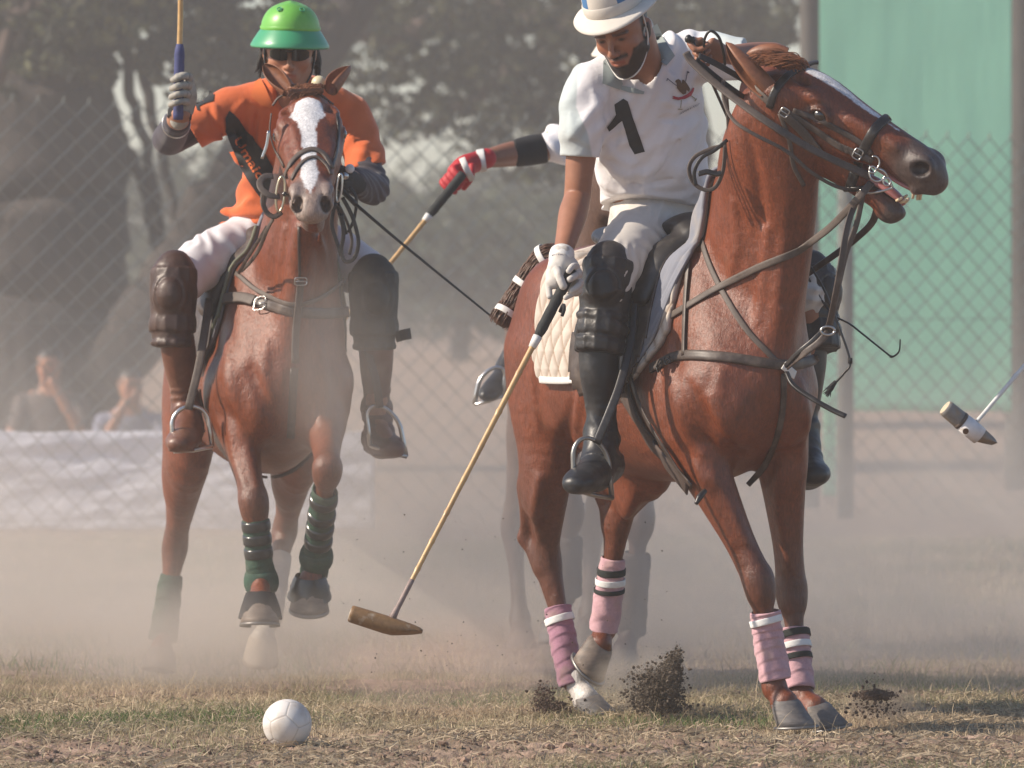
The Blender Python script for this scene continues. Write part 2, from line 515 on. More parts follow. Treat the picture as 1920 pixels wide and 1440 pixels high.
M['mallet_wood'] = mat('worn_mallet_wood', (.20, .115, .05), .5, noise=[(8, .3), (70, .25)], var=((.50, .44, .36), 26, .62, .78), bump=(60, .2, .001))
M['mallet_end'] = mat('pale_end_wood', (.52, .44, .32), .6, noise=(60, .2))
M['grip_black'] = mat('black_cloth_grip', (.022, .024, .024), .85, noise=(60, .3), bump=(260, .6, .002), stretch=(1, 1, 1))
M['white_tape'] = mat('white_tape', (.68, .67, .64), .7, noise=(40, .15))
M['blue_grip'] = mat('blue_grip', (.045, .055, .16), .7, noise=(60, .2), bump=(260, .5, .002))
M['white_paint'] = mat('scuffed_white_paint', (.66, .65, .66), .5, noise=(30, .15), var=((.36, .30, .25), 30, .6, .75))
M['grey_paint'] = mat('grey_mallet_head', (.20, .19, .18), .6, noise=(30, .3), var=((.28, .19, .10), 18, .5, .7))
M['green_hat'] = mat('lime_green_shell', (.14, .42, .06), .42, coat=.12, noise=[(6, .05), (50, .06)], var=((.30, .42, .20), 14, .6, .9))
M['teal_brim'] = mat('green_brim', (.05, .30, .14), .38, coat=.2)
M['hat_white'] = mat('cream_canvas_helmet', (.60, .56, .50), .75, noise=(20, .08), bump=(700, .35, .001))
M['hat_blue'] = mat('blue_canvas_panel', (.055, .17, .36), .75, noise=(20, .1), bump=(700, .35, .001))
M['lens'] = mat('smoked_lens', (.006, .007, .006), .12, spec=.35)
M['black_plastic'] = mat('black_plastic', (.015, .015, .015), .35)
M['hair_black'] = mat('black_hair', (.012, .010, .009), .6, noise=(60, .4), bump=(260, .8, .004))
M['collar_grey'] = mat('grey_collar_cloth', (.30, .345, .34), .9, noise=(10, .05), bump=(900, .3, .0006))
M['print_black'] = mat('black_print', (.018, .018, .02), .7, noise=(40, .2))
M['print_orange'] = mat('orange_print', (.60, .13, .03), .7)
M['print_red'] = mat('red_print', (.38, .03, .05), .7)
M['print_brown'] = mat('brown_print', (.11, .06, .035), .7)
M['print_gold'] = mat('olive_print', (.25, .20, .09), .7)
M['print_navy'] = mat('navy_print', (.03, .035, .09), .7)
M['quilt_col'] = mat('stitched_white_pad', attr='Col', rough=.9, noise=(12, .08), bump=(500, .4, .001), var=((.34, .25, .18), 9, .58, .9))
M['quilt'] = mat('white_quilted_pad', (.56, .49, .43), .9, noise=(12, .08), bump=(500, .4, .001), var=((.34, .25, .18), 9, .55, .85))
M['quilt_grey'] = mat('grey_blue_saddle_pad', (.20, .21, .25), .9, noise=(12, .1), bump=(500, .4, .001), var=((.34, .30, .26), 9, .5, .8))
M['edge_green'] = mat('olive_pad_edge', (.16, .17, .12), .8, noise=(12, .2))
M['ball'] = mat('dusty_white_ball', attr='Col', rough=.5, noise=[(14, .08)], bump=(60, .1, .001), var=((.38, .29, .21), 13, .50, .80))
M['ball_cream'] = mat('cream_ball', (.62, .55, .36), .4)
M['flesh'] = mat('pink_mouth', (.36, .14, .13), .3, noise=(40, .2), coat=.4)
M['teeth'] = mat('yellowed_teeth', (.62, .50, .33), .3, noise=(60, .2), coat=.3)
# ---------------------------------------------------------------- horses
class HFrame:
    """body frame: t metres back from the chest front, z height, s metres to the horse's left"""
    def __init__(s, x, y, f, dz=0.):
        s.m = V3(x, y, 0); s.f = nrm([f[0], f[1], 0]); s.l = V3(-s.f[1], s.f[0], 0); s.dz = dz
    def __call__(s, t, z, q=0.):
        return s.m - s.f * t + s.l * q + V3(0, 0, z + s.dz)

def lerp(a, b, t): return np.asarray(a) * (1 - t) + np.asarray(b) * t

def torso(V, B, W=1.0):
    A = [B.l, B.f, V3(0, 0, 1)]
    st = [(-.01, 1.04, .12, .16), (.06, 1.05, .17, .25), (.16, 1.07, .195, .32), (.32, 1.085, .215, .355), (.5, 1.085, .24, .355),
          (.72, 1.085, .26, .34), (.90, 1.12, .245, .305), (1.04, 1.15, .225, .27), (1.16, 1.16, .19, .235), (1.26, 1.14, .13, .18)]
    V.chain([(B(t, z), (a * W, b)) for t, z, a, b in st], B.l, k=.03, m=9)
    V.cone(B(.20, 1.40), B(.46, 1.43), (.05, .07), (.045, .06), U=B.l, k=.09)
    V.cone(B(.46, 1.43), B(.72, 1.38), (.045, .06), (.05, .05), U=B.l, k=.09)
    V.cone(B(.98, 1.40), B(1.22, 1.36), (.07, .05), (.06, .06), U=B.l, k=.08)
    for g in (1, -1):
        V.cone(B(.04, 1.05, .13 * g), B(.24, 1.36, .10 * g), (.065, .10), (.05, .11), U=B.l, k=.06)
        V.ell(B(.25, 1.0, .175 * g), (.065, .13, .12), A, k=.05)
        V.ell(B(-.005, .97, .085 * g), (.088, .095, .13), A, k=.035)
        V.ell(B(1.0, 1.27, .13 * g), (.095, .20, .15), A, k=.06)
        V.ell(B(.86, 1.31, .175 * g), (.035, .06, .05), A, k=.06)
        V.ell(B(1.16, 1.10, .10 * g), (.09, .12, .20), A, k=.05)
        V.cone(B(.93, .92, .18 * g), B(.80, 1.15, .20 * g), (.02, .05), (.02, .05), U=B.l, k=.08)

def foreleg(V, S, E, K, Ft, C, u, sc=1.0):
    """S point of shoulder, E elbow, K knee, Ft fetlock, C coronet; u lateral axis"""
    u = nrm(u); d1 = K - E; a1 = nrm(d1); d2 = Ft - K; a2 = nrm(d2); d3 = C - Ft
    fw = np.cross(u, a1); fw = nrm(fw)
    if fw[1] > 0 : fw = fw if abs(fw[1]) < .3 else -fw
    q = lambda p, a, b: (p, (a * sc, b * sc))
    st = [q(S, .075, .10), q(E, .078, .115), q(E + d1 * .22, .070, .098), q(E + d1 * .45, .056, .076), q(E + d1 * .72, .044, .054),
          q(K - a1 * .055, .044, .050), q(K - a1 * .01, .050, .052), q(K + a2 * .035, .045, .047), q(K + a2 * .08, .030, .036),
          q(K + d2 * .5, .0245, .031), q(Ft - a2 * .045, .027, .034), q(Ft, .038, .044), q(Ft + d3 * .5, .031, .034), q(C, .042, .046)]
    V.chain(st, u, k=.045, m=4)
    V.cone(K - a1 * .015 - fw * .042, K + a2 * .03 - fw * .035, .018 * sc, .014 * sc, k=.025)
    V.ell(E + d1 * .16 + fw * .055, (.045 * sc, .04 * sc, .12), [u, fw, a1], k=.03)
    V.cone(E + d1 * .05 - u * .05 + fw * .02, E + d1 * .55 - u * .035 + fw * .02, .026, .012, k=.02)
    V.cone(K + d2 * .15 - fw * .020, K + d2 * .9 - fw * .020, .011, .011, k=.015)

def hindleg(V, H, St, Hk, Ft, C, u, back, sc=1.0):
    u = nrm(u); d1 = Hk - St; a1 = nrm(d1); d2 = Ft - Hk; a2 = nrm(d2); d3 = C - Ft
    bk = nrm(np.asarray(back) - a1 * np.dot(back, a1) * .5)
    q = lambda p, a, b: (p, (a * sc, b * sc))
    st = [q(H, .11, .19), q(lerp(H, St, .5), .105, .175), q(St, .080, .125), q(St + d1 * .25, .066, .098), q(St + d1 * .5, .054, .076),
          q(St + d1 * .8, .040, .055), q(Hk - a1 * .03, .042, .056), q(Hk + a2 * .02, .044, .056), q(Hk + a2 * .07, .036, .046),
          q(Hk + d2 * .5, .026, .033), q(Ft - a2 * .045, .028, .036), q(Ft, .039, .046), q(Ft + d3 * .5, .031, .035), q(C, .042, .047)]
    V.chain(st, u, k=.05, m=4)
    ch = Hk + bk * .058 - a2 * .055
    V.cone(Hk + bk * .02 + a2 * .03, ch, .026 * sc, .021 * sc, k=.025)
    V.cone(ch, St + d1 * .35 + bk * .07, .014, .028, k=.035)
    V.ell(St + d1 * .2 - u * .02 + bk * .02, (.05, .07, .13), [u, bk, a1], k=.04)

def hoof(name, C, down, toe, mt, parent, sc=1.0, shoe=True):
    """C coronet centre, down the hoof axis, toe the forward direction on the sole plane"""
    down = nrm(down); toe = nrm(toe - down * np.dot(toe, down)); sd = np.cross(down, toe)
    rows = []
    n = 28
    for h, rf, rs, sh in ((-.012, .040, .040, .0), (-.004, .050, .046, .0), (.004, .053, .049, .002), (.03, .058, .054, .012), (.055, .063, .059, .024), (.072, .067, .062, .031)):
        a = np.arange(n) * 2 * np.pi / n
        c, s_ = np.cos(a), np.sin(a)
        fr = np.where(c > 0, rf * 1.05, rf * .80) * sc
        rows.append(C + np.outer(c * fr + sh * sc, toe) + np.outer(s_ * rs * sc * (1 - .12 * (c < -.3)), sd) + down * h * sc)
    base = rows[-1]; cen = base.mean(0)
    rows.append(cen + (base - cen) * .82); rows.append(cen + (base - cen) * .70 - down * .012 * sc); rows.append(np.tile(cen - down * .014 * sc, (n, 1)) + (base - cen) * .02)
    v = np.vstack(rows); f = []
    for i in range(len(rows) - 1):
        for j in range(n):
            f.append((i * n + j, i * n + (j + 1) % n, (i + 1) * n + (j + 1) % n, (i + 1) * n + j))
    o = link(name, mk(v, f), mt, parent)
    if shoe:
        a = np.linspace(-2.45, 2.45, 22)
        path = cen + np.outer(np.cos(a) * .066 * sc, toe) + np.outer(np.sin(a) * .055 * sc, sd) + down * .004 * sc
        vv, ff = ribbon(path, np.tile(-down, (len(a), 1)), .018 * sc, .009 * sc)
        link('horseshoe', mk(vv, ff), M['dull_steel'], o)
    return o

def horse_head(V, O, a, n, b, S=1.0, mouth=0., wide=1.0, base=1.0, ns=1.0, ea=.180, es=1.0, nose=None):
    """sculpts the head into V; returns a function from head coordinates to the world"""
    a = nrm(a); n = nrm(n - a * np.dot(n, a)); b = nrm(b - a * np.dot(b, a) - n * np.dot(b, n))
    wd = lambda x: base + (wide - base) * min(max((x - .16) / .12, 0), 1)         # a broader nose for a pony seen head-on
    h = lambda x, y, z=0.: O + S * (a * x + n * y * ns + b * z * wd(x))
    A = [a, n, b]
    prof = [(-.02, -.015, -.17, .062), (.06, .010, -.185, .080), (.13, .018, -.19, .090), (.19, .014, -.185, .090), (.25, .004, -.175, .080),
            (.32, -.006, -.160, .066), (.39, -.014, -.147, .056), (.46, -.022, -.146, .051), (.52, -.028, -.150, .053), (.57, -.040, -.152, .051), (.606, -.066, -.144, .036)]
    V.chain([(h(x, (t + u) / 2), (l * S * wd(x), (t - u) / 2 * S * ns)) for x, t, u, l in prof], b, k=.03, m=4)
    ca, sa = math.cos(mouth), math.sin(mouth)
    def j(x, y, z=0.):
        dx, dy = x - .08, y + .11
        return h(.08 + dx * ca + dy * sa, -.11 - dx * sa + dy * ca, z)
    V.chain([(j(x, y), (l * S * wd(x), d * S)) for x, y, l, d in
             ((.08, -.15, .05, .07), (.16, -.17, .048, .07), (.25, -.168, .042, .052), (.34, -.160, .038, .044), (.42, -.158, .034, .038), (.49, -.156, .032, .033), (.53, -.156, .030, .030), (.552, -.152, .024, .020))], b, k=.02)
    V.ell(j(.520, -.178), (.036 * S, .024 * S, .030 * S), A, k=.025)             # chin
    for g in (1, -1):
        V.ell(h(.120, -.175, .052 * g), (.105 * S, .092 * S, .030 * S), A, k=.035)
        V.cone(h(.22, -.15, .042 * g), j(.40, -.135, .034 * g), (.018 * S, .045 * S), (.012 * S, .022 * S), U=b, k=.03)  # jowl plate
        V.ell(h(.165, -.028, .072 * g), (.045 * S, .026 * S, .030 * S), A, k=.022)  # brow
        V.cone(h(.20, -.078, .084 * g), h(.34, -.10, .056 * g), .011 * S, .007 * S, k=.022)   # cheek bone
        V.cone(h(.10, -.03, .072 * g), h(.05, -.06, .07 * g), .020 * S, .024 * S, k=.03)
        V.ell(h(.105, -.012, .062 * g), (.026 * S, .014 * S, .018 * S), A, k=.02, op=-1) # hollow over the eye
        V.cone(h(.30, -.045, .05 * g), h(.46, -.055, .042 * g), .014 * S, .012 * S, k=.03)
        # nostril
        V.ell(h(.556, -.074, .038 * g), (.050 * S, .042 * S, .027 * S), A, k=.015)
        V.ell(h(.566, -.076, .068 * g), (.033 * S, .024 * S, .038 * S), [nrm(a * .9 + n * .45), nrm(n * .9 - a * .45), b], k=.006, op=-1)
        if nose: V.ell(h(nose[0], nose[1], nose[2] * g), [x * S for x in nose[3:]], [nrm(a * .9 + n * .35), nrm(n * .9 - a * .35), b], k=.005, op=-1)
        # eye socket and lids
        e = h(ea, -.062, .086 * g)
        V.ell(e, (.030 * S * es, .022 * S * es, .020 * S), A, k=.012)
        V.ell(e + b * g * .018 * S, (.021 * S * es, .0135 * S * es, .016 * S), A, k=.004, op=-1)
        V.chain([(e + S * es * (a * x + n * y) + b * g * z * S, .0055 * S) for x, y, z in ((-.026, -.002, .010), (-.016, .011, .016), (0, .0165, .0175), (.016, .011, .014), (.026, -.002, .007))], b, k=.006)
        V.chain([(e + S * es * (a * x + n * y) + b * g * z * S, .0045 * S) for x, y, z in ((-.026, -.002, .010), (-.014, -.0125, .015), (0, -.0165, .016), (.015, -.012, .013), (.026, -.002, .007))], b, k=.006)
        V.cone(h(.24, -.135, .062 * g), h(.40, -.125, .046 * g), .016 * S, .010 * S, k=.03)
    V.ell(h(.592, -.120), (.028 * S, .030 * S, .040 * S), A, k=.02)             # upper lip
    V.cone(h(.565, -.146, .028), h(.565, -.146, -.028), .014 * S, k=.02)
    if mouth > .05:
        V.cone(j(.455, -.126), h(.60, -.156), (.024 * S, .012 * S), (.020 * S, .016 * S), U=b, k=.010, op=-1)
    return h, j

def ear(name, base, axis, front, L, W, mt, parent, curl=.0):
    """pointed cupped ear: opening towards front"""
    ax = nrm(axis); fr = nrm(front - ax * np.dot(front, ax)); sd = np.cross(ax, fr)
    nv, nu = 14, 17; lay = []
    for off in (0, -.005):
        for i in range(nv):
            t = i / (nv - 1)
            r = W * (.62 + 1.3 * t) * (1 - t) ** .75 * 1.15 + .003 + off * (.4 + .6 * (1 - t))
            r = max(r, .0015)
            open_ = 1.0 + .9 * math.sin(min(t * 1.5, 1) * math.pi / 2)
            for k in range(nu):
                th = math.pi + (k / (nu - 1) - .5) * 2 * (math.pi - open_ * .62)
                lay.append(base + ax * (L * t) + fr * (math.cos(th) * r + .012 * math.sin(t * 3) + curl * t * t) + sd * math.sin(th) * r)
    f = []
    m = nv * nu
    for i in range(nv - 1):
        for k in range(nu - 1):
            a_, b_, c_, d_ = i * nu + k, i * nu + k + 1, (i + 1) * nu + k + 1, (i + 1) * nu + k
            f.append((a_, b_, c_, d_)); f.append((m + a_, m + d_, m + c_, m + b_))
        for k, s in ((0, 1), (nu - 1, -1)):
            a_, d_ = i * nu + k, (i + 1) * nu + k
            f.append((a_, d_, m + d_, m + a_) if s > 0 else (a_, m + a_, m + d_, d_))
    return link(name, mk(lay, f), mt, parent)

def eyeball(c, r, parent, name='eye'):
    bpy_me = bpy.data.meshes.new('eye')
    import bmesh
    bm = bmesh.new(); bmesh.ops.create_uvsphere(bm, u_segments=16, v_segments=10, radius=r)
    bm.to_mesh(bpy_me); bm.free()
    for v in bpy_me.vertices: v.co += Vector(c)
    bpy_me.polygons.foreach_set('use_smooth', np.ones(len(bpy_me.polygons), bool))
    return link(name, bpy_me, M['eye'], parent)

def hair_lock(mb, pts, r, n=7, jit=.0, strands=1, spread=.0):
    """tapered strands along a path"""
    pts = np.asarray(pts, float)
    for s_ in range(strands):
        o = RNG.normal(0, 1, 3) * spread
        k = np.linspace(0, 1, len(pts))[:, None]
        q = pts + o * (.35 + .65 * k) + RNG.normal(0, 1, pts.shape) * jit * k
        q = catmull(q, 4)
        t = np.linspace(0, 1, len(q))
        rr = r * (1 - t) ** .6 * (.65 + .7 * RNG.rand()) + .0006
        v, f = loft(q, rr, n=n, caps=False); mb.add(v, f)
    return mb

def leg_wrap(path, rad, turns, mt, parent, name='leg_wrap', lip=.0030, n=48, squash=None, phase=0., ridx=None):
    """bandage wound round a leg: each turn laps over the last"""
    p = catmull(path, 40); N = len(p); rad = np.asarray(rad) * 1.03
    r = np.interp(np.linspace(0, 1, N), np.linspace(0, 1, len(rad)), rad)
    T = np.gradient(p, axis=0); T /= np.linalg.norm(T, axis=1)[:, None]
    u = nrm(V3(1, 0, 0) - T[0] * T[0][0]); vs = []
    ln = np.linspace(0, 1, N)
    for i in range(N):
        u = nrm(u - T[i] * u.dot(T[i])); w = np.cross(T[i], u)
        a = np.arange(n) * 2 * np.pi / n
        ph = (ln[i] * turns + .5 * np.sin(a * 1 + phase) * .9 + phase) % 1.0
        saw = np.where(ph < .82, ph / .82, (1 - ph) / .18)
        rr = r[i] + lip * saw + RNG.normal(0, .0003, n) + .0018 * np.sin(a * 2 + i * .05) + .0012 * np.sin(a * 5 + i * .23)
        if i == 0 or i == N - 1: rr = rr - .004
        vs.append(p[i] + np.outer(np.cos(a) * rr, u) + np.outer(np.sin(a) * rr, w))
    v = np.vstack(vs); f = []
    for i in range(N - 1):
        for j in range(n): f.append((i * n + j, i * n + (j + 1) % n, (i + 1) * n + (j + 1) % n, (i + 1) * n + j))
    return link(name, mk(v, f), mt, parent)

def ring_band(c, ax, r, w, mt, parent, name, tilt=(0, 0, 0), th=.0025, n=32, el=1.0, u0=None):
    ax = nrm(np.asarray(ax, float) + tilt)
    u = nrm(np.cross(ax, V3(.2, .9, .1)) if u0 is None else u0 - ax * np.dot(u0, ax)); w_ = np.cross(ax, u)
    a = np.linspace(0, 2 * np.pi, n)
    path = c + np.outer(np.cos(a) * r, u) + np.outer(np.sin(a) * r * el, w_)
    ns = (path - c) / np.linalg.norm(path - c, axis=1)[:, None]
    v, f = ribbon(path, ns, w, th)
    return link(name, mk(v, f), mt, parent)

CHEST = np.array([.150, .037, .0130])
def coat_colors(v, base=CHEST, rules=()):
    c = np.tile(base, (len(v), 1)).astype(float)
    nz = fbm(v, 4.0, 3)[:, None]
    c *= .82 + .36 * nz
    for fn in rules: c = fn(v, c)
    return c
def blend(c, col, w):
    w = np.clip(w, 0, 1)[:, None]
    return c * (1 - w) + np.asarray(col) * w
def sphere_w(v, p, r, soft=.3):
    d = np.linalg.norm(v - p, axis=1) / r
    return np.clip((1 + soft - d) / (2 * soft), 0, 1)
# ---------------------------------------------------------------- people
SKIN = np.array([.27, .135, .082])
def human_head(V, c, f, u, S=1.0, ears=True):
    """c head centre (between the ears), f where the face looks, u up; returns local -> world"""
    f = nrm(f); u = nrm(u - f * np.dot(u, f)); r = np.cross(f, u)       # r: the person's right is -r in the picture
    q = lambda x, y, z: c + S * (r * x + f * y + u * z)                  # x side, y forward, z up
    A = [r, f, u]; s = lambda *a: tuple(x * S for x in a)
    V.ell(q(0, -.012, .045), s(.077, .098, .085), A, k=.02)
    V.ell(q(0, .028, .012), s(.068, .062, .070), A, k=.03)
    V.chain([(q(0, .022, -.03), s(.060, .058)), (q(0, .034, -.062), s(.050, .048)), (q(0, .052, -.092), s(.030, .030)), (q(0, .060, -.104), s(.018, .018))], r, k=.025)
    V.ell(q(0, .068, -.105), s(.018, .014, .013), A, k=.012)
    for g in (1, -1):
        V.ell(q(.040 * g, .058, -.018), s(.024, .020, .020), A, k=.02)
        V.cone(q(.056 * g, .01, -.05), q(.030 * g, .04, -.095), .020 * S, .016 * S, k=.025)
        V.ell(q(.033 * g, .094, .012), s(.019, .015, .013), A, k=.010, op=-1)
        V.ell(q(.032 * g, .074, .010), s(.0145, .013, .012), A, k=.003)
        V.chain([(q(.014 * g, .088, .024), .005 * S), (q(.030 * g, .092, .030), .006 * S), (q(.050 * g, .080, .026), .005 * S)], r, k=.010)
        V.ell(q(.012 * g, .100, -.030), s(.009, .010, .008), A, k=.006)
        V.chain([(q(.078 * g, -.004, .022), s(.006, .012)), (q(.084 * g, -.012, .010), s(.006, .018)), (q(.080 * g, -.004, -.016), s(.006, .012)), (q(.077 * g, .002, -.026), s(.005, .007))], r, k=.006)
    V.chain([(q(0, .086, .022), s(.009, .008)), (q(0, .098, .000), s(.009, .009)), (q(0, .112, -.022), s(.0095, .010)), (q(0, .110, -.030), s(.011, .009))], r, k=.008)
    V.ell(q(0, .074, -.055), s(.030, .020, .028), A, k=.015)
    V.chain([(q(-.023, .083, -.056), .0045 * S), (q(-.008, .0955, -.0515), .0065 * S), (q(.008, .0955, -.0515), .0065 * S), (q(.023, .083, -.056), .0045 * S)], u, k=.004)
    V.chain([(q(-.020, .083, -.062), .005 * S), (q(0, .094, -.066), .0080 * S), (q(.020, .083, -.062), .005 * S)], u, k=.004)
    V.cone(q(-.022, .098, -.0585), q(.022, .098, -.0585), .0022 * S, k=.003, op=-1)
    return q, (r, f, u)

def head_coords(c, ax, S, p):
    d = (p - c) / S
    return np.stack([d.dot(ax[0]), d.dot(ax[1]), d.dot(ax[2])], 1)

def face_colors(v, base, c, ax, S, beard=False, beard_col=(.020, .014, .012)):
    col = np.tile(base, (len(v), 1)).astype(float) * (.88 + .24 * fbm(v, 14, 3)[:, None])
    q = head_coords(c, ax, S, v); on_ = np.linalg.norm(q, axis=1) < .19
    x, y, z = q.T
    lips = np.exp(-((z + .059) / .009) ** 2) * (np.abs(x) < .024) * (y > .07) * on_
    col = blend(col, np.array(base) * V3(1.0, .62, .62), lips * .8)
    cheek = np.exp(-((np.abs(x) - .04) ** 2 + (z + .02) ** 2) / .0006) * (y > .03) * on_
    col = blend(col, np.array(base) * V3(1.15, .9, .85), cheek * .5)
    brow = np.exp(-((z - .029) / .006) ** 2) * (np.abs(x) > .010) * (np.abs(x) < .056) * (y > .05) * on_
    col = blend(col, beard_col, brow * .85)
    eye = np.exp(-(((np.abs(x) - .032) / .011) ** 2 + ((z - .010) / .005) ** 2)) * (y > .06) * on_
    col = blend(col, (.02, .012, .01), eye * 1.2)
    scalp = np.clip((z - .055) / .02, 0, 1) + np.clip((-.03 - y) / .02, 0, 1) * (z > -.035)
    side = np.clip((-.0 - y + .03) / .015, 0, 1) * (z > .0) * (np.abs(x) > .05)
    col = blend(col, (.012, .010, .009), np.clip(scalp + side, 0, 1) * on_ * (np.abs(x) < .0775))
    if beard:
        nz = hashnoise(v, 260) * .5 + hashnoise(v, 90) * .3
        jaw = np.clip((-.068 + .046 * np.clip((np.abs(x) - .026) / .030, 0, 1) - z) / .008, 0, 1) * (z > -.135) * (y > -.012)
        mst = np.exp(-((z + .0425) / .0075) ** 2) * (np.abs(x) < .034) * (y > .06)
        bare = np.exp(-((z + .059) / .007) ** 2) * (np.abs(x) < .020) * (y > .075)
        sb = np.clip((.025 - y) / .01, 0, 1) * np.clip((y + .012) / .008, 0, 1) * (z > -.05) * (z < .02) * (np.abs(x) > .055)
        w = np.clip(np.maximum(np.maximum(jaw, mst), sb) * (1 - bare), 0, 1) * on_
        col = blend(col, beard_col, w * (.90 + .25 * nz))
    return col

def finger(V, pts, r, k=.004):
    V.chain([(p, rr) for p, rr in zip(pts, np.linspace(r, r * .82, len(pts)))], V3(.3, .2, .9), k=k, m=3)

def grip_hand(V, wrist, c, axis, palm, thumb_dir, S=1.0, r_grip=.017, curl=1.0, thumb=True):
    """fist round a bar: c on the bar under the palm middle, axis along the bar towards the index finger, palm: from the bar out to the back of the hand"""
    ax = nrm(axis); pd = nrm(palm - ax * np.dot(palm, ax)); sd = np.cross(ax, pd)
    if np.dot(sd, thumb_dir) < 0: sd = -sd
    # sd: the side the finger tips and the thumb close on
    R_ = (r_grip + .008) * 1.0
    back = c + pd * (R_ + .006 * S)
    V.chain([(wrist, (.030 * S, .020 * S)), (lerp(wrist, back - sd * .012, .55), (.036 * S, .018 * S)), (back - sd * .004, (.040 * S, .015 * S))], ax, k=.012)
    for i, (o, ln) in enumerate(((.033, 1.0), (.011, 1.06), (-.011, 1.0), (-.031, .85))):
        b = c + ax * o * S
        pts = []
        for a_ in (70, 20, -35, -90, -140, -185):
            t = R(a_ * curl if a_ < 0 else a_)
            rr = R_ * (1.15 if a_ > 30 else 1.0)
            pts.append(b + pd * math.sin(t) * rr + sd * math.cos(t) * rr * 1.05)
        n_ = 6 if ln > .9 else 5
        finger(V, pts[:n_], (.0100 - .0006 * i) * S)
    if thumb:
        b = c + ax * .040 * S
        t0 = lerp(wrist, back, .45) + sd * .020 * S + ax * .02 * S
        finger(V, [t0, b + pd * .012 + sd * (R_ + .006), b + ax * .008 + sd * (R_ + .004) * .9 - pd * .014, b - ax * .004 + sd * .006 - pd * (R_ + .004)], .0125 * S)

def limb_noise(v, amp, s, seed=0):
    return (fbm(v, s, 3, seed) - .5) * amp

def cloth_fold(V, a, b, r, k=.02, op=1, U=None):
    V.cone(a, b, (r, r * .7) if U is not None else r, (r * .35, r * .25) if U is not None else r * .35, U=U, k=k, op=op)

def boot(V, top, ankle, toe, heel, rt, U, S=1.0):
    q = lambda a, b: (a * S, b * S)
    """riding boot: shaft and foot"""
    d = ankle - top
    V.chain([(top, (rt[0], rt[0] * 1.05)), (top + d * .35, (rt[1], rt[1] * 1.08)), (top + d * .75, (.043, .048)), (ankle, (.040, .050))], U, k=.01)
    ft = nrm(toe - heel)
    V.chain([(heel, q(.034, .040)), (lerp(heel, toe, .3), q(.039, .046)), (lerp(heel, toe, .62), q(.047, .040)), (lerp(heel, toe, .85), q(.046, .033)), (toe, q(.034, .025))], U, k=.02)
    V.cone(ankle, lerp(heel, toe, .45) , q(.042, .046), q(.038, .034), U=U, k=.03)

def surf_print(name, outline_or_mesh, place, bv, mt, parent, off=.0025, th=None):
    """lays flat artwork (2D verts, faces) on a surface; place maps 2D -> photo pixel"""
    vs, fs = outline_or_mesh
    pts = []; 
    for x, y in vs:
        px, py = place(x, y); h_ = hit(px, py, *bv)
        pts.append(None if h_ is None else h_[0] + h_[1] * off)
    good = [p for p in pts if p is not None]
    if not good: return None
    for i, p in enumerate(pts):
        if p is None: px, py = place(*vs[i]); pts[i] = P(px, py, good[0][1])
    return link(name, mk(pts, [tuple(q) for q in fs]), mt, parent)

def grid_poly(poly, step):
    """triangulated polygon subdivided so that it can bend: list of (x, y) -> verts, faces"""
    import bmesh
    bm = bmesh.new()
    from mathutils.geometry import tessellate_polygon
    vs = [bm.verts.new((x, y, 0)) for x, y in poly]
    for t in tessellate_polygon([[Vector((x, y, 0)) for x, y in poly]]): bm.faces.new([vs[i] for i in t])
    for _ in range(6):
        e = [x for x in bm.edges if x.calc_length() > step]
        if not e: break
        bmesh.ops.subdivide_edges(bm, edges=e, cuts=1)
        bmesh.ops.triangulate(bm, faces=bm.faces[:])
    bm.verts.index_update()
    r = [(v.co.x, v.co.y) for v in bm.verts], [[v.index for v in f_.verts] for f_ in bm.faces]
    bm.free(); return r

def text_mesh(s, size=1.0, step=None, res=3, shear=0., bold=0.):
    cu = bpy.data.curves.new('t', 'FONT'); cu.body = s; cu.size = size; cu.resolution_u = res; cu.shear = shear; cu.offset = bold
    ob_ = bpy.data.objects.new('t', cu); COL.objects.link(ob_)
    bpy.context.view_layer.update()
    me = ob_.to_mesh()
    import bmesh
    bm = bmesh.new(); bm.from_mesh(me); bmesh.ops.triangulate(bm, faces=bm.faces[:])
    if step:
        for _ in range(4):
            e = [x for x in bm.edges if x.calc_length() > step]
            if not e: break
            bmesh.ops.subdivide_edges(bm, edges=e, cuts=1); bmesh.ops.triangulate(bm, faces=bm.faces[:])
    bm.verts.index_update()
    r = [(v.co.x, v.co.y) for v in bm.verts], [[v.index for v in f_.verts] for f_ in bm.faces]
    bm.free(); ob_.to_mesh_clear(); bpy.data.objects.remove(ob_); bpy.data.curves.remove(cu)
    return r

def vox_obj(name, V, mt, parent, it=1, col=None, **kw):
    v, f = V.mesh(it)
    me = mk(v, f)
    if col is not None: set_col(me, col(v) if callable(col) else np.tile(col, (len(v), 1)))
    o = link(name, me, mt, parent, **kw)
    return o, v, f

def displaced(V, fn):
    """add fn(points) to the field near its surface (folds and wear in cloth)"""
    i = np.argwhere(np.abs(V.f) < .03)
    p = i * V.h + V.lo
    V.f[i[:, 0], i[:, 1], i[:, 2]] += fn(p).astype(np.float32)

def folds(p, d, lam, amp, warp=6., seed=0, sharp=2.2):
    """long soft folds across direction d with wavelength lam"""
    ph = p.dot(nrm(d)) / lam + (fbm(p, warp, 2, seed) - .5) * 2.6
    w = np.abs(np.sin(ph * np.pi)) ** sharp
    return -amp * 1.5 * w * np.clip((fbm(p, warp * .8, 2, seed + 5) - .30) * 3.0, 0, 1.1)

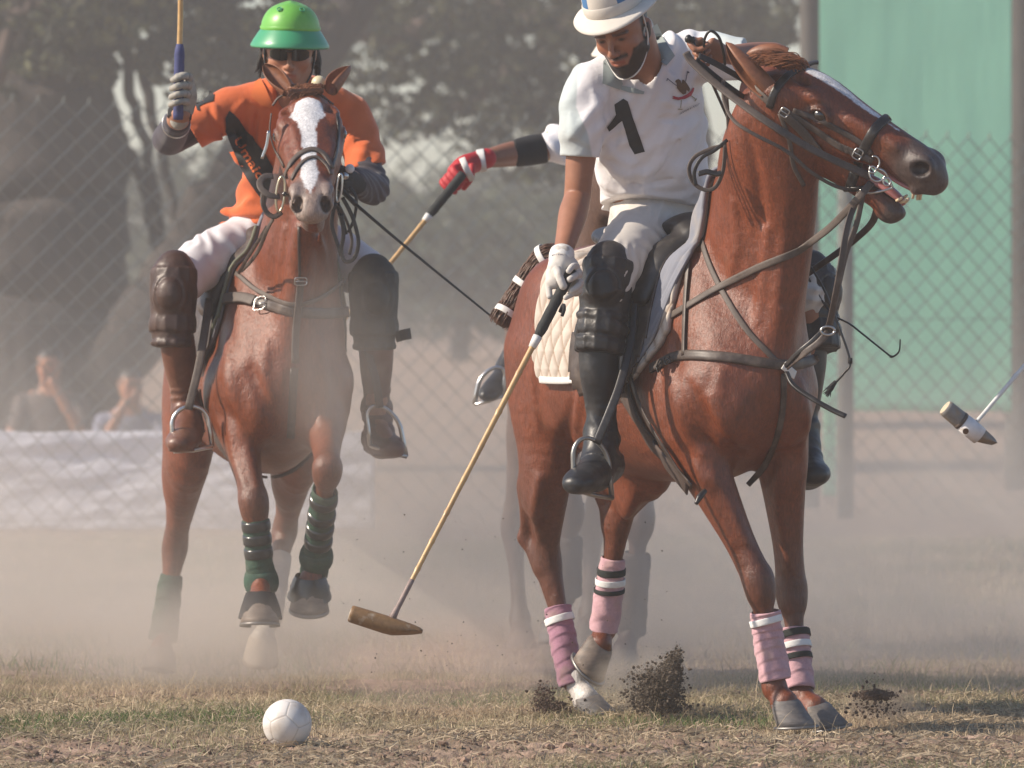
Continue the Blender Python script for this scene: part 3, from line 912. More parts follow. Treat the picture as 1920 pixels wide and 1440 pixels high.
def place_folds(V, items, k=.012, rise=.55, mul=1.0):
    """ridges that follow the cloth: (pixel polyline, radius)"""
    v, f = V.mesh(0); bv = bvh_of(v, f)
    for pix, r in items:
        r = r * mul
        try: p, n = on(pix, bv, 5, 0.)
        except ValueError: continue
        m = len(p); t = np.linspace(0, 1, m)
        rr = abs(r) * (np.sin(t * np.pi) ** .6 * .85 + .15); sg = 1 if r > 0 else -1
        V.chain([(p[i] - sg * n[i] * rr[i] * (1 - rise), (rr[i], rr[i])) for i in range(m)], V3(.1, .2, .95), k=k, m=1, op=sg)

def wrapped(B, bv, ts, phis, off, fn=None, z0=1.10, th=.006, mask=None, limit=None, colfn=None):
    """sheet laid over a pony's back: ts metres back, phis degrees round from the spine (+ is its left)"""
    nt, npz = len(ts), len(phis); out = []
    for t in ts:
        c = Vector(B(t, z0, 0.)); lim = 1. if limit is None else limit(t)
        for ph in phis:
            ph_ = ph * lim
            d = Vector(B.l * math.sin(R(ph_)) + V3(0, 0, 1) * math.cos(R(ph_)))
            l, n, i, dist = bv.ray_cast(c + d * .8, -d)
            if l is None: l = c + d * .25; n = d
            out.append((np.array(l), np.array(n if n.dot(d) > 0 else -n)))
    P_ = np.array([o[0] for o in out]).reshape(nt, npz, 3); N_ = np.array([o[1] for o in out]).reshape(nt, npz, 3)
    for _ in range(2):
        N_[1:-1] = N_[:-2] + N_[1:-1] + N_[2:]; N_[:, 1:-1] = N_[:, :-2] + N_[:, 1:-1] + N_[:, 2:]
        N_ /= np.linalg.norm(N_, axis=2)[..., None]
    T_, F_ = np.meshgrid(ts, phis, indexing='ij')
    F2_ = F_ * (1. if limit is None else np.array([limit(t) for t in ts])[:, None])
    hgt = off + (fn(T_, F2_) if fn else 0)
    top = P_ + N_ * (np.broadcast_to(hgt, T_.shape)[..., None]); bot = P_ + N_ * (off - th - .002)
    v = np.vstack([top.reshape(-1, 3), bot.reshape(-1, 3)]); m = nt * npz; f = []
    ok = np.ones((nt, npz), bool) if mask is None else mask(T_, F_)
    for i in range(nt - 1):
        for j in range(npz - 1):
            if not (ok[i, j] and ok[i + 1, j] and ok[i, j + 1] and ok[i + 1, j + 1]): continue
            a, b, c_, d_ = i * npz + j, i * npz + j + 1, (i + 1) * npz + j + 1, (i + 1) * npz + j
            f.append((a, d_, c_, b)); f.append((m + a, m + b, m + c_, m + d_))
    from collections import Counter
    ed = Counter()
    for q in f:
        if q[0] < m:
            for k in range(4): ed[(q[k], q[(k + 1) % 4])] += 1
    for (a, b) in list(ed):
        if (b, a) not in ed: f.append((b, a, a + m, b + m))
    me = mk(v, f)
    if colfn is not None: cc = colfn(T_, F_ * (1. if limit is None else np.array([limit(t) for t in ts])[:, None])).reshape(-1, 3); set_col(me, np.vstack([cc, cc]))
    return me

def stirrup(name, top, wdir, fwd, drop, width, par, mt):
    """iron: eye, arch and tread"""
    w = nrm(wdir); dn = nrm(drop); L_ = np.linalg.norm(drop); mb = MB()
    a = np.linspace(-math.pi * .5, math.pi * .5, 15)
    arch = [top + dn * (L_ * .42) + w * math.sin(t) * width / 2 - dn * math.cos(t) * L_ * .42 for t in a]
    pts = [top + dn * L_ - w * width / 2 * 1.05] + arch + [top + dn * L_ + w * width / 2 * 1.05]
    q = catmull(pts, 2); rr = np.interp(np.linspace(0, 1, len(q)), [0, .5, 1], [.0085, .0065, .0085])
    v, f = loft(q, rr, n=8); mb.add(v, f)
    f_ = nrm(fwd)
    v, f = loft([pts[0], lerp(pts[0], pts[-1], .5) + dn * .004, pts[-1]], .007, .022, uax=dn, n=10); mb.add(v, f)
    return link(name, mb.mesh(), mt, par)

# ---------------------------------------------------------------- ground
def gnoise(x, y, s, o=4, seed=0):
    p = np.stack([x, y, np.zeros_like(x)], -1).reshape(-1, 3)
    return fbm(p, s, o, seed).reshape(x.shape)

def ground_z(x, y):
    near = np.clip((31 - y) / 4, 0, 1) * np.clip((y - 22.4) / .4, .0, 1)
    x = np.asarray(x, float); y = np.asarray(y, float)
    big = (gnoise(x, y, 1.1, 3, 1) - .5) * .045
    rough = (gnoise(x, y, 9., 4, 2) - .5) * .042
    fine = (gnoise(x, y, 34., 3, 3) - .5) * .022
    bare = bare_mask(x, y)
    return near * (big + rough * (.5 + .7 * bare) + fine * (.4 + .8 * bare)) - .012

def bare_mask(x, y):
    """1 where the turf is torn to bare soil: the churned track in front and patches beyond"""
    x = np.asarray(x, float); y = np.asarray(y, float)
    band = np.clip((25.35 + .3 * np.sin(x * 1.7 + .6) - y) / .5, 0, 1) * 1.0 - np.clip((23.6 - y) / .3, 0, 1) * .30
    pat = np.clip((gnoise(x, y, 1.6, 3, 9) - .5) * 4, -1, 1)
    return np.clip(band + pat * .55 - .1 + np.clip((y - 26.5) / 3, 0, .35), 0, 1)

def soil_material():
    m = bpy.data.materials.new('churned_soil'); m.use_nodes = True
    nt = m.node_tree; N, L = nt.nodes, nt.links; b = N['Principled BSDF']; b.inputs['Roughness'].default_value = .95; b.inputs['Specular IOR Level'].default_value = .2
    tc = N.new('ShaderNodeTexCoord')
    def noise(sc, d=6):
        t = N.new('ShaderNodeTexNoise'); t.inputs['Scale'].default_value = sc; t.inputs['Detail'].default_value = d; t.inputs['Roughness'].default_value = .62
        L.new(tc.outputs['Object'], t.inputs['Vector']); return t.outputs['Fac']
    r = N.new('ShaderNodeValToRGB'); e = r.color_ramp.elements
    e[0].position = .30; e[0].color = (.105, .064, .045, 1); e[1].position = .72; e[1].color = (.52, .37, .285, 1)
    n1 = noise(7, 8); L.new(n1, r.inputs[0])
    r2 = N.new('ShaderNodeValToRGB'); e = r2.color_ramp.elements; e[0].position = .42; e[0].color = (0, 0, 0, 1); e[1].position = .6; e[1].color = (1, 1, 1, 1)
    L.new(noise(1.3, 5), r2.inputs[0])
    mx = N.new('ShaderNodeMix'); mx.data_type = 'RGBA'; L.new(r2.outputs[0], mx.inputs[0]); L.new(r.outputs[0], mx.inputs[6]); mx.inputs[7].default_value = (.20, .165, .10, 1)
    mx2 = N.new('ShaderNodeMix'); mx2.data_type = 'RGBA'; mx2.inputs[0].default_value = .62; L.new(mx.outputs[2], mx2.inputs[6]); L.new(r.outputs[0], mx2.inputs[7])
    L.new(mx2.outputs[2], b.inputs['Base Color'])
    bp = N.new('ShaderNodeBump'); bp.inputs['Strength'].default_value = .8; bp.inputs['Distance'].default_value = .012; L.new(noise(70, 6), bp.inputs['Height']); L.new(bp.outputs[0], b.inputs['Normal'])
    return m
M['soil'] = soil_material()

def build_ground():
    # one sheet: fine near the camera's focus, coarse out to the horizon
    ys = np.concatenate([[-30, 5, 15, 21], np.arange(22.4, 28.0, .014), np.arange(28.0, 33, .08), [34, 36, 39, 43, 50, 60, 80, 120, 200, 325]])
    fx = np.concatenate([[-120, -60, -12, -4], np.arange(-1.9, 1.9, .014), [4, 12, 60, 120]])
    X, Y = np.meshgrid(fx, ys, indexing='ij')
    X = X * np.where(np.abs(X) < 3, np.clip(Y / 25, .9, 1.5), 1)
    Z = ground_z(X, Y); Z[Y > 31.2] = -.012; Z[np.abs(X) > 3.9] = -.012
    nx, ny = X.shape; v = np.stack([X, Y, Z], -1).reshape(-1, 3)
    i = np.arange(nx - 1)[:, None] * ny + np.arange(ny - 1)[None, :]
    f = np.stack([i, i + ny, i + ny + 1, i + 1], -1).reshape(-1, 4)
    link('ground', mk(v, f), M['soil'], kind='structure')
build_ground()

def frustum_points(n, y0, y1, dens_pow=1.0, margin=1.06):
    u = RNG.rand(n); y = y0 + (y1 - y0) * u ** dens_pow
    x = (RNG.rand(n) * 2 - 1) * 960 / F * y * margin
    return x, y

def blades(name, x, y, hgt, wid, lean, cols, mt, **kw):
    """each blade: a bent strip of two quads ending in a point; cols n x 3"""
    n = len(x); z = ground_z(x, y); a = RNG.rand(n) * 6.283; la = RNG.rand(n) * 6.283
    dx, dy = np.cos(a) * wid / 2, np.sin(a) * wid / 2
    lx, ly = np.cos(la) * lean, np.sin(la) * lean
    lv = []
    for t, w in ((0, 1), (.4, .85), (.75, .55)):
        cx, cy, cz = x + lx * t * t, y + ly * t * t, z + hgt * (t - .25 * t * t * np.minimum(lean / hgt, 1.5))
        lv.append(np.stack([cx - dx * w, cy - dy * w, cz], 1)); lv.append(np.stack([cx + dx * w, cy + dy * w, cz], 1))
    lv.append(np.stack([x + lx, y + ly, z + hgt * (1 - .25 * np.minimum(lean / hgt, 1.5))], 1))
    v = np.stack(lv, 1).reshape(-1, 3); b = (np.arange(n) * 7)[:, None]
    f = np.vstack([b + np.array([0, 1, 3]), b + np.array([0, 3, 2]), b + np.array([2, 3, 5]), b + np.array([2, 5, 4]), b + np.array([4, 5, 6])])
    me = mk(v, f.astype(np.int32), smooth=False); set_col(me, np.repeat(cols, 7, axis=0))
    return link(name, me, mt, kind='stuff', **kw)

def leafy(name, rough=.7, trans=.35):
    m = bpy.data.materials.new(name); m.use_nodes = True; nt = m.node_tree; N, L = nt.nodes, nt.links
    b = N['Principled BSDF']; b.inputs['Roughness'].default_value = rough; b.inputs['Specular IOR Level'].default_value = .3
    a = N.new('ShaderNodeAttribute'); a.attribute_name = 'Col'; L.new(a.outputs['Color'], b.inputs['Base Color'])
    t = N.new('ShaderNodeBsdfTranslucent'); L.new(a.outputs['Color'], t.inputs['Color'])
    mx = N.new('ShaderNodeMixShader'); mx.inputs[0].default_value = trans; L.new(b.outputs[0], mx.inputs[1]); L.new(t.outputs[0], mx.inputs[2]); L.new(mx.outputs[0], N['Material Output'].inputs['Surface'])
    return m
M['blade'] = leafy('grass_blades', .65, .35)
M['leaf'] = leafy('tree_leaves', .5, .30)

GREEN, OLIVE, STRAW = np.array([.080, .155, .040]), np.array([.17, .17, .07]), np.array([.52, .42, .28])
def grass():
    def field(n, y0, y1, hh, lab, dp=1.0, wid=.0030, greenness=0.):
        x, y = frustum_points(n, y0, y1, dp)
        bm_ = bare_mask(x, y); keep = RNG.rand(n) > np.clip(bm_ * 1.10, 0, .975)
        x, y = x[keep], y[keep]; n = len(x)
        g = gnoise(x, y, 1.4, 3, 21) + greenness; k = RNG.rand(n)
        w1 = np.clip((g - .38) * 3.2, 0, 1)[:, None] * (k < .75)[:, None]; w2 = (RNG.rand(n) < .35)[:, None]
        c = STRAW * (1 - w1) + (GREEN * (1 - w2) + OLIVE * w2) * w1
        c = c * (.65 + .7 * RNG.rand(n, 1))
        h_ = hh * (.45 + .9 * RNG.rand(n) ** 1.5) * (.6 + .8 * g)
        blades('grass', x, y, h_, wid * (.7 + .6 * RNG.rand(n)), h_ * (.2 + 1.2 * RNG.rand(n)), c, M['blade'], label=lab)
    field(95000, 22.8, 28.5, .034, 'short green and straw coloured grass on the torn turf', .9)
    field(70000, 28.5, 42.5, .050, 'taller dry grass beyond the ponies in the dust', .8, .005)
    # straw lying about
    n = 20000; x, y = frustum_points(n, 23.0, 27.2, 1.0); kp = RNG.rand(n) < np.clip((gnoise(x, y, 2.6, 3, 31) - .42) * 5, .08, 1); x, y = x[kp], y[kp]; n = len(x)
    z = ground_z(x, y) + .004; a = RNG.rand(n) * 6.283; Lh = .015 + .045 * RNG.rand(n) ** 2; k = (.25 + .75 * RNG.rand(n))
    up_ = RNG.rand(n) ** 3 * .028; w = .0011 + .0013 * RNG.rand(n)
    dx, dy = np.cos(a) * Lh, np.sin(a) * Lh; px, py = -np.sin(a) * w, np.cos(a) * w
    cz = RNG.normal(0, .006, n)
    P0 = np.stack([x - dx, y - dy, z], 1); P1 = np.stack([x + px * 3, y + py * 3, z + .006 + np.abs(cz)], 1); P2 = np.stack([x + dx, y + dy, z + up_], 1)
    W_ = np.stack([px, py, w * .8], 1)
    v = np.stack([P0 - W_, P0 + W_, P1 - W_, P1 + W_, P2 - W_ * .5, P2 + W_ * .5], 1).reshape(-1, 3); b = (np.arange(n) * 6)[:, None]
    f = np.vstack([b + np.array([0, 1, 3, 2]), b + np.array([2, 3, 5, 4])]).astype(np.int32)
    me = mk(v, f, False); set_col(me, np.repeat(np.array([.60, .49, .34]) * k[:, None], 6, axis=0))
    link('straw', me, M['blade'], kind='stuff', label='loose dry straw scattered over the churned soil')
    # tall single stalks
    n = 420; x, y = frustum_points(n, 23.6, 27.0)
    blades('grass', x, y, .06 + .07 * RNG.rand(n), .0026, .05 + .06 * RNG.rand(n), STRAW * (.7 + .5 * RNG.rand(n, 1)), M['blade'], label='single long dead stalks standing out of the turf')
grass()

ICO = None
def clods_mesh(c, r, cols=None, squash=.8, jit=.3):
    """many small irregular lumps in one mesh"""
    import bmesh
    global ICO
    if ICO is None:
        bm = bmesh.new(); bmesh.ops.create_icosphere(bm, subdivisions=1, radius=1.0)
        ICO = (np.array([x.co[:] for x in bm.verts]), np.array([[x.index for x in q.verts] for q in bm.faces])); bm.free()
    v0, f0 = ICO; n = len(c); k = len(v0)
    s_ = (1 + jit * (RNG.rand(n, k, 1) * 2 - 1)) * v0[None] * np.stack([np.ones(n), .6 + .6 * RNG.rand(n), squash * (.6 + .5 * RNG.rand(n))], 1)[:, None, :]
    a = RNG.rand(n) * 6.283; ca, sa = np.cos(a)[:, None], np.sin(a)[:, None]
    q = np.stack([s_[..., 0] * ca - s_[..., 1] * sa, s_[..., 0] * sa + s_[..., 1] * ca, s_[..., 2]], -1)
    v = (q * r[:, None, None] + c[:, None, :]).reshape(-1, 3)
    f = (f0[None] + (np.arange(n) * k)[:, None, None]).reshape(-1, 3).astype(np.int32)
    me = mk(v, f, False)
    if cols is not None: set_col(me, np.repeat(cols, k, axis=0))
    return me
M['clod'] = mat('soil_clods', attr='Col', rough=.95, spec=.15, noise=[(60, .25)], bump=(200, .5, .002))
def clods():
    n = 9000; x, y = frustum_points(n, 22.9, 27.5); keep = RNG.rand(n) < bare_mask(x, y) * .9 + .08; x, y = x[keep], y[keep]; n = len(x)
    r = .0025 + .0035 * RNG.rand(n) + .015 * RNG.rand(n) ** 7
    c = np.stack([x, y, ground_z(x, y) + r * .2], 1)
    col = np.array([.27, .185, .14]) * (.35 + .85 * RNG.rand(n, 1))
    link('soil_clods', clods_mesh(c, r, col, .7), M['clod'], kind='stuff', label='crumbs and clods of reddish soil on the torn turf')
clods()

def spray(name, label, centers, n, rr, col):
    """soil thrown up by a hoof; centers: (px, py, Y, sx, sy, weight)"""
    w = np.array([c[5] for c in centers], float); w /= w.sum(); k = RNG.choice(len(centers), n, p=w); cs = np.array([c[:5] for c in centers])[k]
    px = cs[:, 0] + RNG.normal(0, 1, n) * cs[:, 3]; py = cs[:, 1] + RNG.normal(0, 1, n) * cs[:, 4]; Y = cs[:, 2] + RNG.normal(0, .06, n)
    p = np.stack([(px - CX) / F * Y, Y, CH - (py - HY) / F * Y], 1); p = p[p[:, 2] > .0]
    r = rr * (.22 + .5 * RNG.rand(len(p)) + 4.2 * RNG.rand(len(p)) ** 26)
    link(name, clods_mesh(p, r, np.array(col) * (.6 + .7 * RNG.rand(len(p), 1)), 1.), M['clod'], kind='stuff', label=label)
spray('flying_dirt', 'dark plume of soil thrown up behind the braking pony', [(1262, 1238, 25.8, 7, 8, 1.2), (1255, 1262, 25.8, 12, 12, 3), (1240, 1288, 25.8, 18, 14, 5), (1262, 1290, 25.8, 7, 12, 3), (1225, 1312, 25.8, 24, 11, 4), (1205, 1300, 25.8, 34, 18, .8), (1272, 1232, 25.8, 4, 10, .5), (1215, 1272, 25.8, 20, 11, 1.5), (1250, 1235, 25.8, 22, 14, .12), (1245, 1325, 25.8, 28, 7, 2)], 34000, .0015, (.105, .085, .066))
spray('flying_dirt', 'small flat puff of soil kicked up right of the leading hooves', [(1640, 1303, 25.3, 18, 4.5, 3), (1632, 1285, 25.3, 10, 14, .12), (1640, 1330, 25.3, 28, 10, .7)], 9000, .0014, (.12, .085, .065))
spray('flying_dirt', 'faint soil spatter at the mauve-wrapped hind hoof', [(1020, 1310, 26.0, 10, 14, 2), (1035, 1325, 26.0, 18, 6, 2)], 6000, .0014, (.10, .07, .055))
n_ = 260; px_ = 640 + 620 * RNG.rand(n_); py_ = 900 + 380 * RNG.rand(n_) ** .7; Y_ = 24.6 + 2.5 * RNG.rand(n_)
link('flying_crumbs', clods_mesh(np.stack([(px_ - CX) / F * Y_, Y_, CH - (py_ - HY) / F * Y_], 1), .0008 + .0022 * RNG.rand(n_) ** 3, np.array([.09, .07, .05]) * np.ones((n_, 1)), 1.), M['clod'], kind='stuff', label='fine crumbs of soil and straw hanging in the dusty air')

# ---------------------------------------------------------------- fence
FA, FB = np.array([-2.75, 42.0]), np.array([3.05, 47.2])
FA, FB = FA - (FB - FA) * .36, FB + (FB - FA) * .25
def fence_at(px):
    """point of the fence line seen at photo column px"""
    k = (px - CX) / F; d = FB - FA; t = (k * FA[1] - FA[0]) / (d[0] - k * d[1]); return FA + d * t, t
M['wire'] = mat('galvanised_wire', (.13, .15, .14), .55, .4, noise=(3, .2))
def build_fence():
    T = thing('chain_link_fence', (FA[0], FA[1], 0), 'weathered chain-link fence running the width of the ground behind the ponies', 'fence')
    d = FB - FA; L_ = np.linalg.norm(d); d /= L_; nrm2 = np.array([-d[1], d[0]])
    pitch, rise = .166, .066                      # diamond width and half height
    ncol = int(L_ / (pitch / 2)) + 1; r = .0040
    ztop = lambda s: 2.275 - .0172 * s + .006 * math.sin(s * 3)
    # zigzag wires: each vertical wire hooks into its neighbours
    n = int(2.3 / rise) + 1
    for k in range(ncol):
        pts = []
        s0 = k * pitch / 2
        zt = ztop(s0)
        for i in range(n):
            s = s0 + (pitch / 4 + .003) * (1 if (i + k) % 2 else -1); z = zt - i * rise
            if z < -.02: break
            off = .004 * (1 if ((i + k) % 2) else -1)
            p = FA + d * s + nrm2 * off; pts.append((p[0], p[1], z))
        pts = np.array(pts)
        # twisted barb at the top
        pts = np.vstack([pts[0] + V3(.004, 0, .028), pts])
        v, f = loft(pts, r, n=4, caps=False)
        link('wire', mk(v, f, False), M['wire'], T)
    # line wire
    for zz in (.10, 1.1):
        v, f = loft([(FA[0], FA[1], zz), (FB[0], FB[1], zz - .02)], .002, n=5); link('line_wire', mk(v, f), M['wire'], T)
    for px in (-750, 1586, 2350):
        p, t = fence_at(px)
        v, f = loft([(p[0], p[1] + .05, -.1), (p[0], p[1] + .05, 2.02), (p[0], p[1] + .05, 2.03)], [.045, .045, .02], n=16); link('post', mk(v, f), M['post'], T)
M['post'] = mat('grey_green_post', (.10, .105, .095), .8, noise=(4, .25))
M['pole'] = mat('dark_timber_pole', (.075, .068, .060), .9, noise=(3, .3), bump=(20, .4, .01))
build_fence()

def cloth_sheet(name, x0, x1, y, z0, z1, mt, wave, label, cat, seed=0, hem=.02, edge=0., nx=90, nz=60, **kw):
    u = np.linspace(0, 1, nx); w = np.linspace(0, 1, nz); U, W_ = np.meshgrid(u, w, indexing='ij')
    p = np.stack([U * 6, W_ * 4, np.zeros_like(U)], -1).reshape(-1, 3)
    n_ = (fbm(p, 1.2, 3, seed).reshape(U.shape) - .5)
    X = x0 + (x1 - x0) * U + edge * n_; Yy = y + wave * n_
    zb = z0 + hem * (fbm(np.stack([U * 9, U * 0, U * 0], -1).reshape(-1, 3), 1.5, 3, seed + 3).reshape(U.shape) - .5)
    zt = z1 + hem * (fbm(np.stack([U * 5, U * 0 + 7, U * 0], -1).reshape(-1, 3), 1.5, 3, seed + 4).reshape(U.shape) - .5)
    Z = zb + (zt - zb) * W_
    v = np.stack([X, Yy, Z], -1).reshape(-1, 3); m = len(v); v = np.vstack([v, v + V3(0, .004, 0)])
    i = (np.arange(nx - 1)[:, None] * nz + np.arange(nz - 1)[None, :]).reshape(-1)
    f = [np.stack([i, i + nz, i + nz + 1, i + 1], 1), np.stack([m + i, m + i + 1, m + i + nz + 1, m + i + nz], 1)]
    ring_ = np.concatenate([np.arange(nx) * nz, (nx - 1) * nz + np.arange(1, nz), (np.arange(nx)[::-1][1:]) * nz + nz - 1, np.arange(nz)[::-1][1:]])
    a, b = ring_[:-1], ring_[1:]; f.append(np.stack([a, a + m, b + m, b], 1))
    return link(name, mk(v, np.vstack(f).astype(np.int32)), mt, None, label=label, cat=cat, **kw)
M['shade_net'] = mat('mint_shade_net', (.48, .82, .64), .9, noise=[(.8, .07), (30, .05)], bump=(4, .12, .02), var=((.42, .72, .56), 1.5, .52, .85))
def translucent(m, col, amt):
    nt = m.node_tree; N, L = nt.nodes, nt.links; t = N.new('ShaderNodeBsdfTranslucent'); t.inputs['Color'].default_value = (*col, 1)
    mx = N.new('ShaderNodeMixShader'); mx.inputs[0].default_value = amt; L.new(N['Principled BSDF'].outputs[0], mx.inputs[1]); L.new(t.outputs[0], mx.inputs[2]); L.new(mx.outputs[0], N['Material Output'].inputs['Surface'])
translucent(M['shade_net'], (.60, .96, .78), .58)
M['barrier'] = mat('white_ground_sheet', (.74, .75, .84), .8, noise=[(1.2, .12)], bump=(5, .4, .03))
k_ = 48.6 / F
cloth_sheet('shade_net', (1533 - CX) * k_, (1897 - CX) * k_, 48.6, CH - (772 - HY) * k_, 3.6, M['shade_net'], .012, 'tall mint green shade net hung behind the fence', 'shade net', 3)
k_ = 48.3 / F
cloth_sheet('shade_net', (1543 - CX) * k_, (1568 - CX) * k_, 48.3, .05, .66, M['shade_net'], .02, 'narrow trailing tail of green netting below the tall net', 'shade net', 5, nx=12, nz=20)
k_ = 43.6 / F
cloth_sheet('ground_sheet', (-200 - CX) * k_, (705 - CX) * 44.3 / F, 43.9, .0, CH - (812 - HY) * k_, M['barrier'], .06, 'low off-white sheet stretched along the foot of the fence', 'sheet', 8, hem=.05)
def pole(px, Y, r, z1, label, lean=0.):
    x = (px - CX) / F * Y; q = np.array([(x, Y, -.1), (x + lean * .3, Y, z1 * .4), (x + lean, Y, z1)])
    v, f = loft(catmull(q, 5), np.linspace(r * 1.05, r, 11), n=18); link('post', mk(v, f), M['pole'], None, label=label, cat='post')
pole(1518, 48.2, .055, 4.2, 'dark square-looking post at the near edge of the green net')
pole(1918, 52., .11, 4.4, 'thick dark post beyond the far edge of the green net')

# ---------------------------------------------------------------- trees
M['bark'] = mat('dark_bark', (.040, .032, .028), .95, noise=[(2, .3), (14, .3)], bump=[(8, .8, .05), (30, .5, .015)], stretch=(1, 1, .35))
M['bark_pale'] = mat('reddish_bark', (.10, .072, .060), .95, noise=[(2, .3), (14, .3)], bump=[(8, .8, .05)], stretch=(1, 1, .35))
def leaf_cloud(centers, n, size, cols, spread=None):
    """leaf-sized quads gathered in clumps; centers: x, y, z, rx, ry, rz, weight"""
    c = np.array(centers, float); w = c[:, 6] / c[:, 6].sum(); k = RNG.choice(len(c), n, p=w)
    # sub-clumps
    sub = RNG.normal(0, 1, (len(c), 46, 3)) * .64; si = RNG.randint(0, 46, n)
    p = c[k, :3] + (sub[k, si] + RNG.normal(0, .115, (n, 3))) * c[k, 3:6]
    a = RNG.normal(0, 1, (n, 3)); a /= np.linalg.norm(a, axis=1)[:, None]; b = np.cross(a, RNG.normal(0, 1, (n, 3))); b /= np.linalg.norm(b, axis=1)[:, None]
    s_ = size * (.5 + RNG.rand(n, 1)); a = a * s_; b = b * s_ * .55
    v = np.stack([p - a, p - b * .9 + a * .1, p + a, p + b * .9 + a * .1], 1).reshape(-1, 3)
    f = (np.arange(n) * 4)[:, None] + np.arange(4)[None]
    me = mk(v, f.astype(np.int32), False)
    cc = np.array(cols)[RNG.randint(0, len(cols), n)] * (.6 + .8 * RNG.rand(n, 1))
    set_col(me, np.repeat(cc, 4, axis=0)); return me
def limb(mb, pts, r, n=12, wob=.02):
    q = catmull(pts, 6); q[1:-1] += RNG.normal(0, wob, (len(q) - 2, 3)); v, f = loft(q, np.interp(np.linspace(0, 1, len(q)), np.linspace(0, 1, len(r)), r), n=n); mb.add(v, f)
def X_(px, Y): return (px - CX) / F * Y
def Z_(py, Y): return CH - (py - HY) / F * Y
LEAFCOL = [(.036, .040, .024), (.055, .060, .028), (.026, .028, .020), (.085, .088, .036)]
def tree_left():
    Y = 57.; T = thing('tree', (X_(70, Y), Y, 0), 'massive dark tree at the left edge, leaning limb crossing behind the orange rider', 'tree', 'trees')
    mb = MB(); limb(mb, [P(60, 880, Y), P(70, 600, Y), P(80, 380, Y), P(60, 120, Y), P(40, -260, Y)], [.70, .60, .58, .56, .50], 22, .03); link('trunk', mb.mesh(), M['bark'], T)
    mb = MB(); limb(mb, [P(170, 720, Y - .3), P(270, 610, Y - .4), P(350, 480, Y - .5), P(430, 340, Y - .6), P(560, 150, Y - .6), P(760, -150, Y - .6)], [.26, .24, .21, .19, .17, .13], 14, .02); link('limb', mb.mesh(), M['bark'], T)
    for a_ in ([P(232, 60, Y), P(246, 180, Y + .1), P(280, 320, Y), P(305, 470, Y)], [P(225, 250, Y), P(262, 330, Y), P(290, 450, Y), P(300, 560, Y)], [P(255, 100, Y + 1), P(300, 260, Y + 1), P(330, 440, Y + 1)]):
        mb = MB(); limb(mb, a_, [.045, .04, .035, .02], 8, .012); link('hanging_root', mb.mesh(), M['bark'], T)
    mb = MB(); limb(mb, [P(-20, 160, Y - 1), P(40, 20, Y - 1), P(90, 15, Y - 1), P(130, -40, Y - 1)], [.05, .05, .04, .03], 8, .02); link('limb', mb.mesh(), M['bark_pale'], T)
    cs = [(X_(px, Y), Y + dy, Z_(py, Y), rx, 1.2, rz, w) for px, py, rx, rz, w, dy in ((60, -20, .55, .30, 5, -.6), (120, 60, .40, .22, 4, -.8), (200, 20, .35, .30, 5, -.5), (330, 10, .50, .32, 7, .2), (420, 70, .42, .26, 5, .4), (300, 90, .25, .16, 2, 0), (520, 20, .4, .3, 5, .5), (440, 150, .28, .18, 1.6, .5), (50, 120, .35, .18, 3, -.6), (620, -30, .5, .3, 5, .6))]
    link('crown', leaf_cloud(cs, 15000, .042, LEAFCOL), M['leaf'], T)
tree_left()
def tree_mid():
    Y = 72.; T = thing('tree', (X_(1290, Y), Y, 0), 'broad spreading tree with dark drooping foliage behind the two front riders', 'tree', 'trees')
    mb = MB(); limb(mb, [P(1290, 800, Y), P(1285, 500, Y), P(1260, 250, Y), P(1200, 50, Y), P(1150, -200, Y)], [.42, .36, .33, .30, .25], 16, .03); link('trunk', mb.mesh(), M['bark'], T)
    for pts, r in (([P(1240, 180, Y), P(1080, 60, Y), P(900, 30, Y), P(700, 70, Y), P(560, 30, Y)], [.20, .16, .12, .09, .05]), ([P(1060, 60, Y), P(960, 130, Y), P(860, 210, Y), P(800, 260, Y)], [.10, .08, .06, .03]), ([P(1250, 150, Y), P(1350, 20, Y), P(1450, -60, Y)], [.18, .12, .08])):
        mb = MB(); limb(mb, pts, r, 10, .03); link('limb', mb.mesh(), M['bark_pale'], T)
    cs = []
    for px, py, rx, rz, w in ((660, 40, .50, .30, 6), (780, 20, .55, .32, 8), (900, 30, .55, .34, 9), (1010, 30, .5, .34, 9), (1040, 120, .30, .26, 4), (760, 130, .42, .22, 5), (700, 180, .24, .16, 2), (880, 140, .42, .24, 6), (960, 200, .36, .20, 4.5),
                              (820, 215, .36, .14, 2.8), (930, 262, .28, .12, 2.2), (1030, 240, .30, .22, 3.6), (745, 230, .20, .10, 1.2), (1060, 300, .2, .12, 1.2), (980, 330, .2, .08, .8), (1120, 40, .5, .3, 7), (1300, 20, .6, .26, 9), (1400, 40, .35, .22, 4), (1455, 30, .26, .30, 2.6), (1250, 80, .45, .26, 6), (620, 140, .3, .18, 2), (580, 90, .3, .2, 3), (1130, 200, .4, .3, 5)):
        for dy in (-.8, .9): cs.append((X_(px, Y) + RNG.normal(0, .05), Y + dy, Z_(py, Y) + RNG.normal(0, .04), rx * .92, .7, rz * .92, w))
    link('crown', leaf_cloud(cs, 22000, .044, LEAFCOL), M['leaf'], T)
tree_mid()
FARCOL = [(.055, .075, .040), (.080, .10, .05), (.045, .06, .035)]
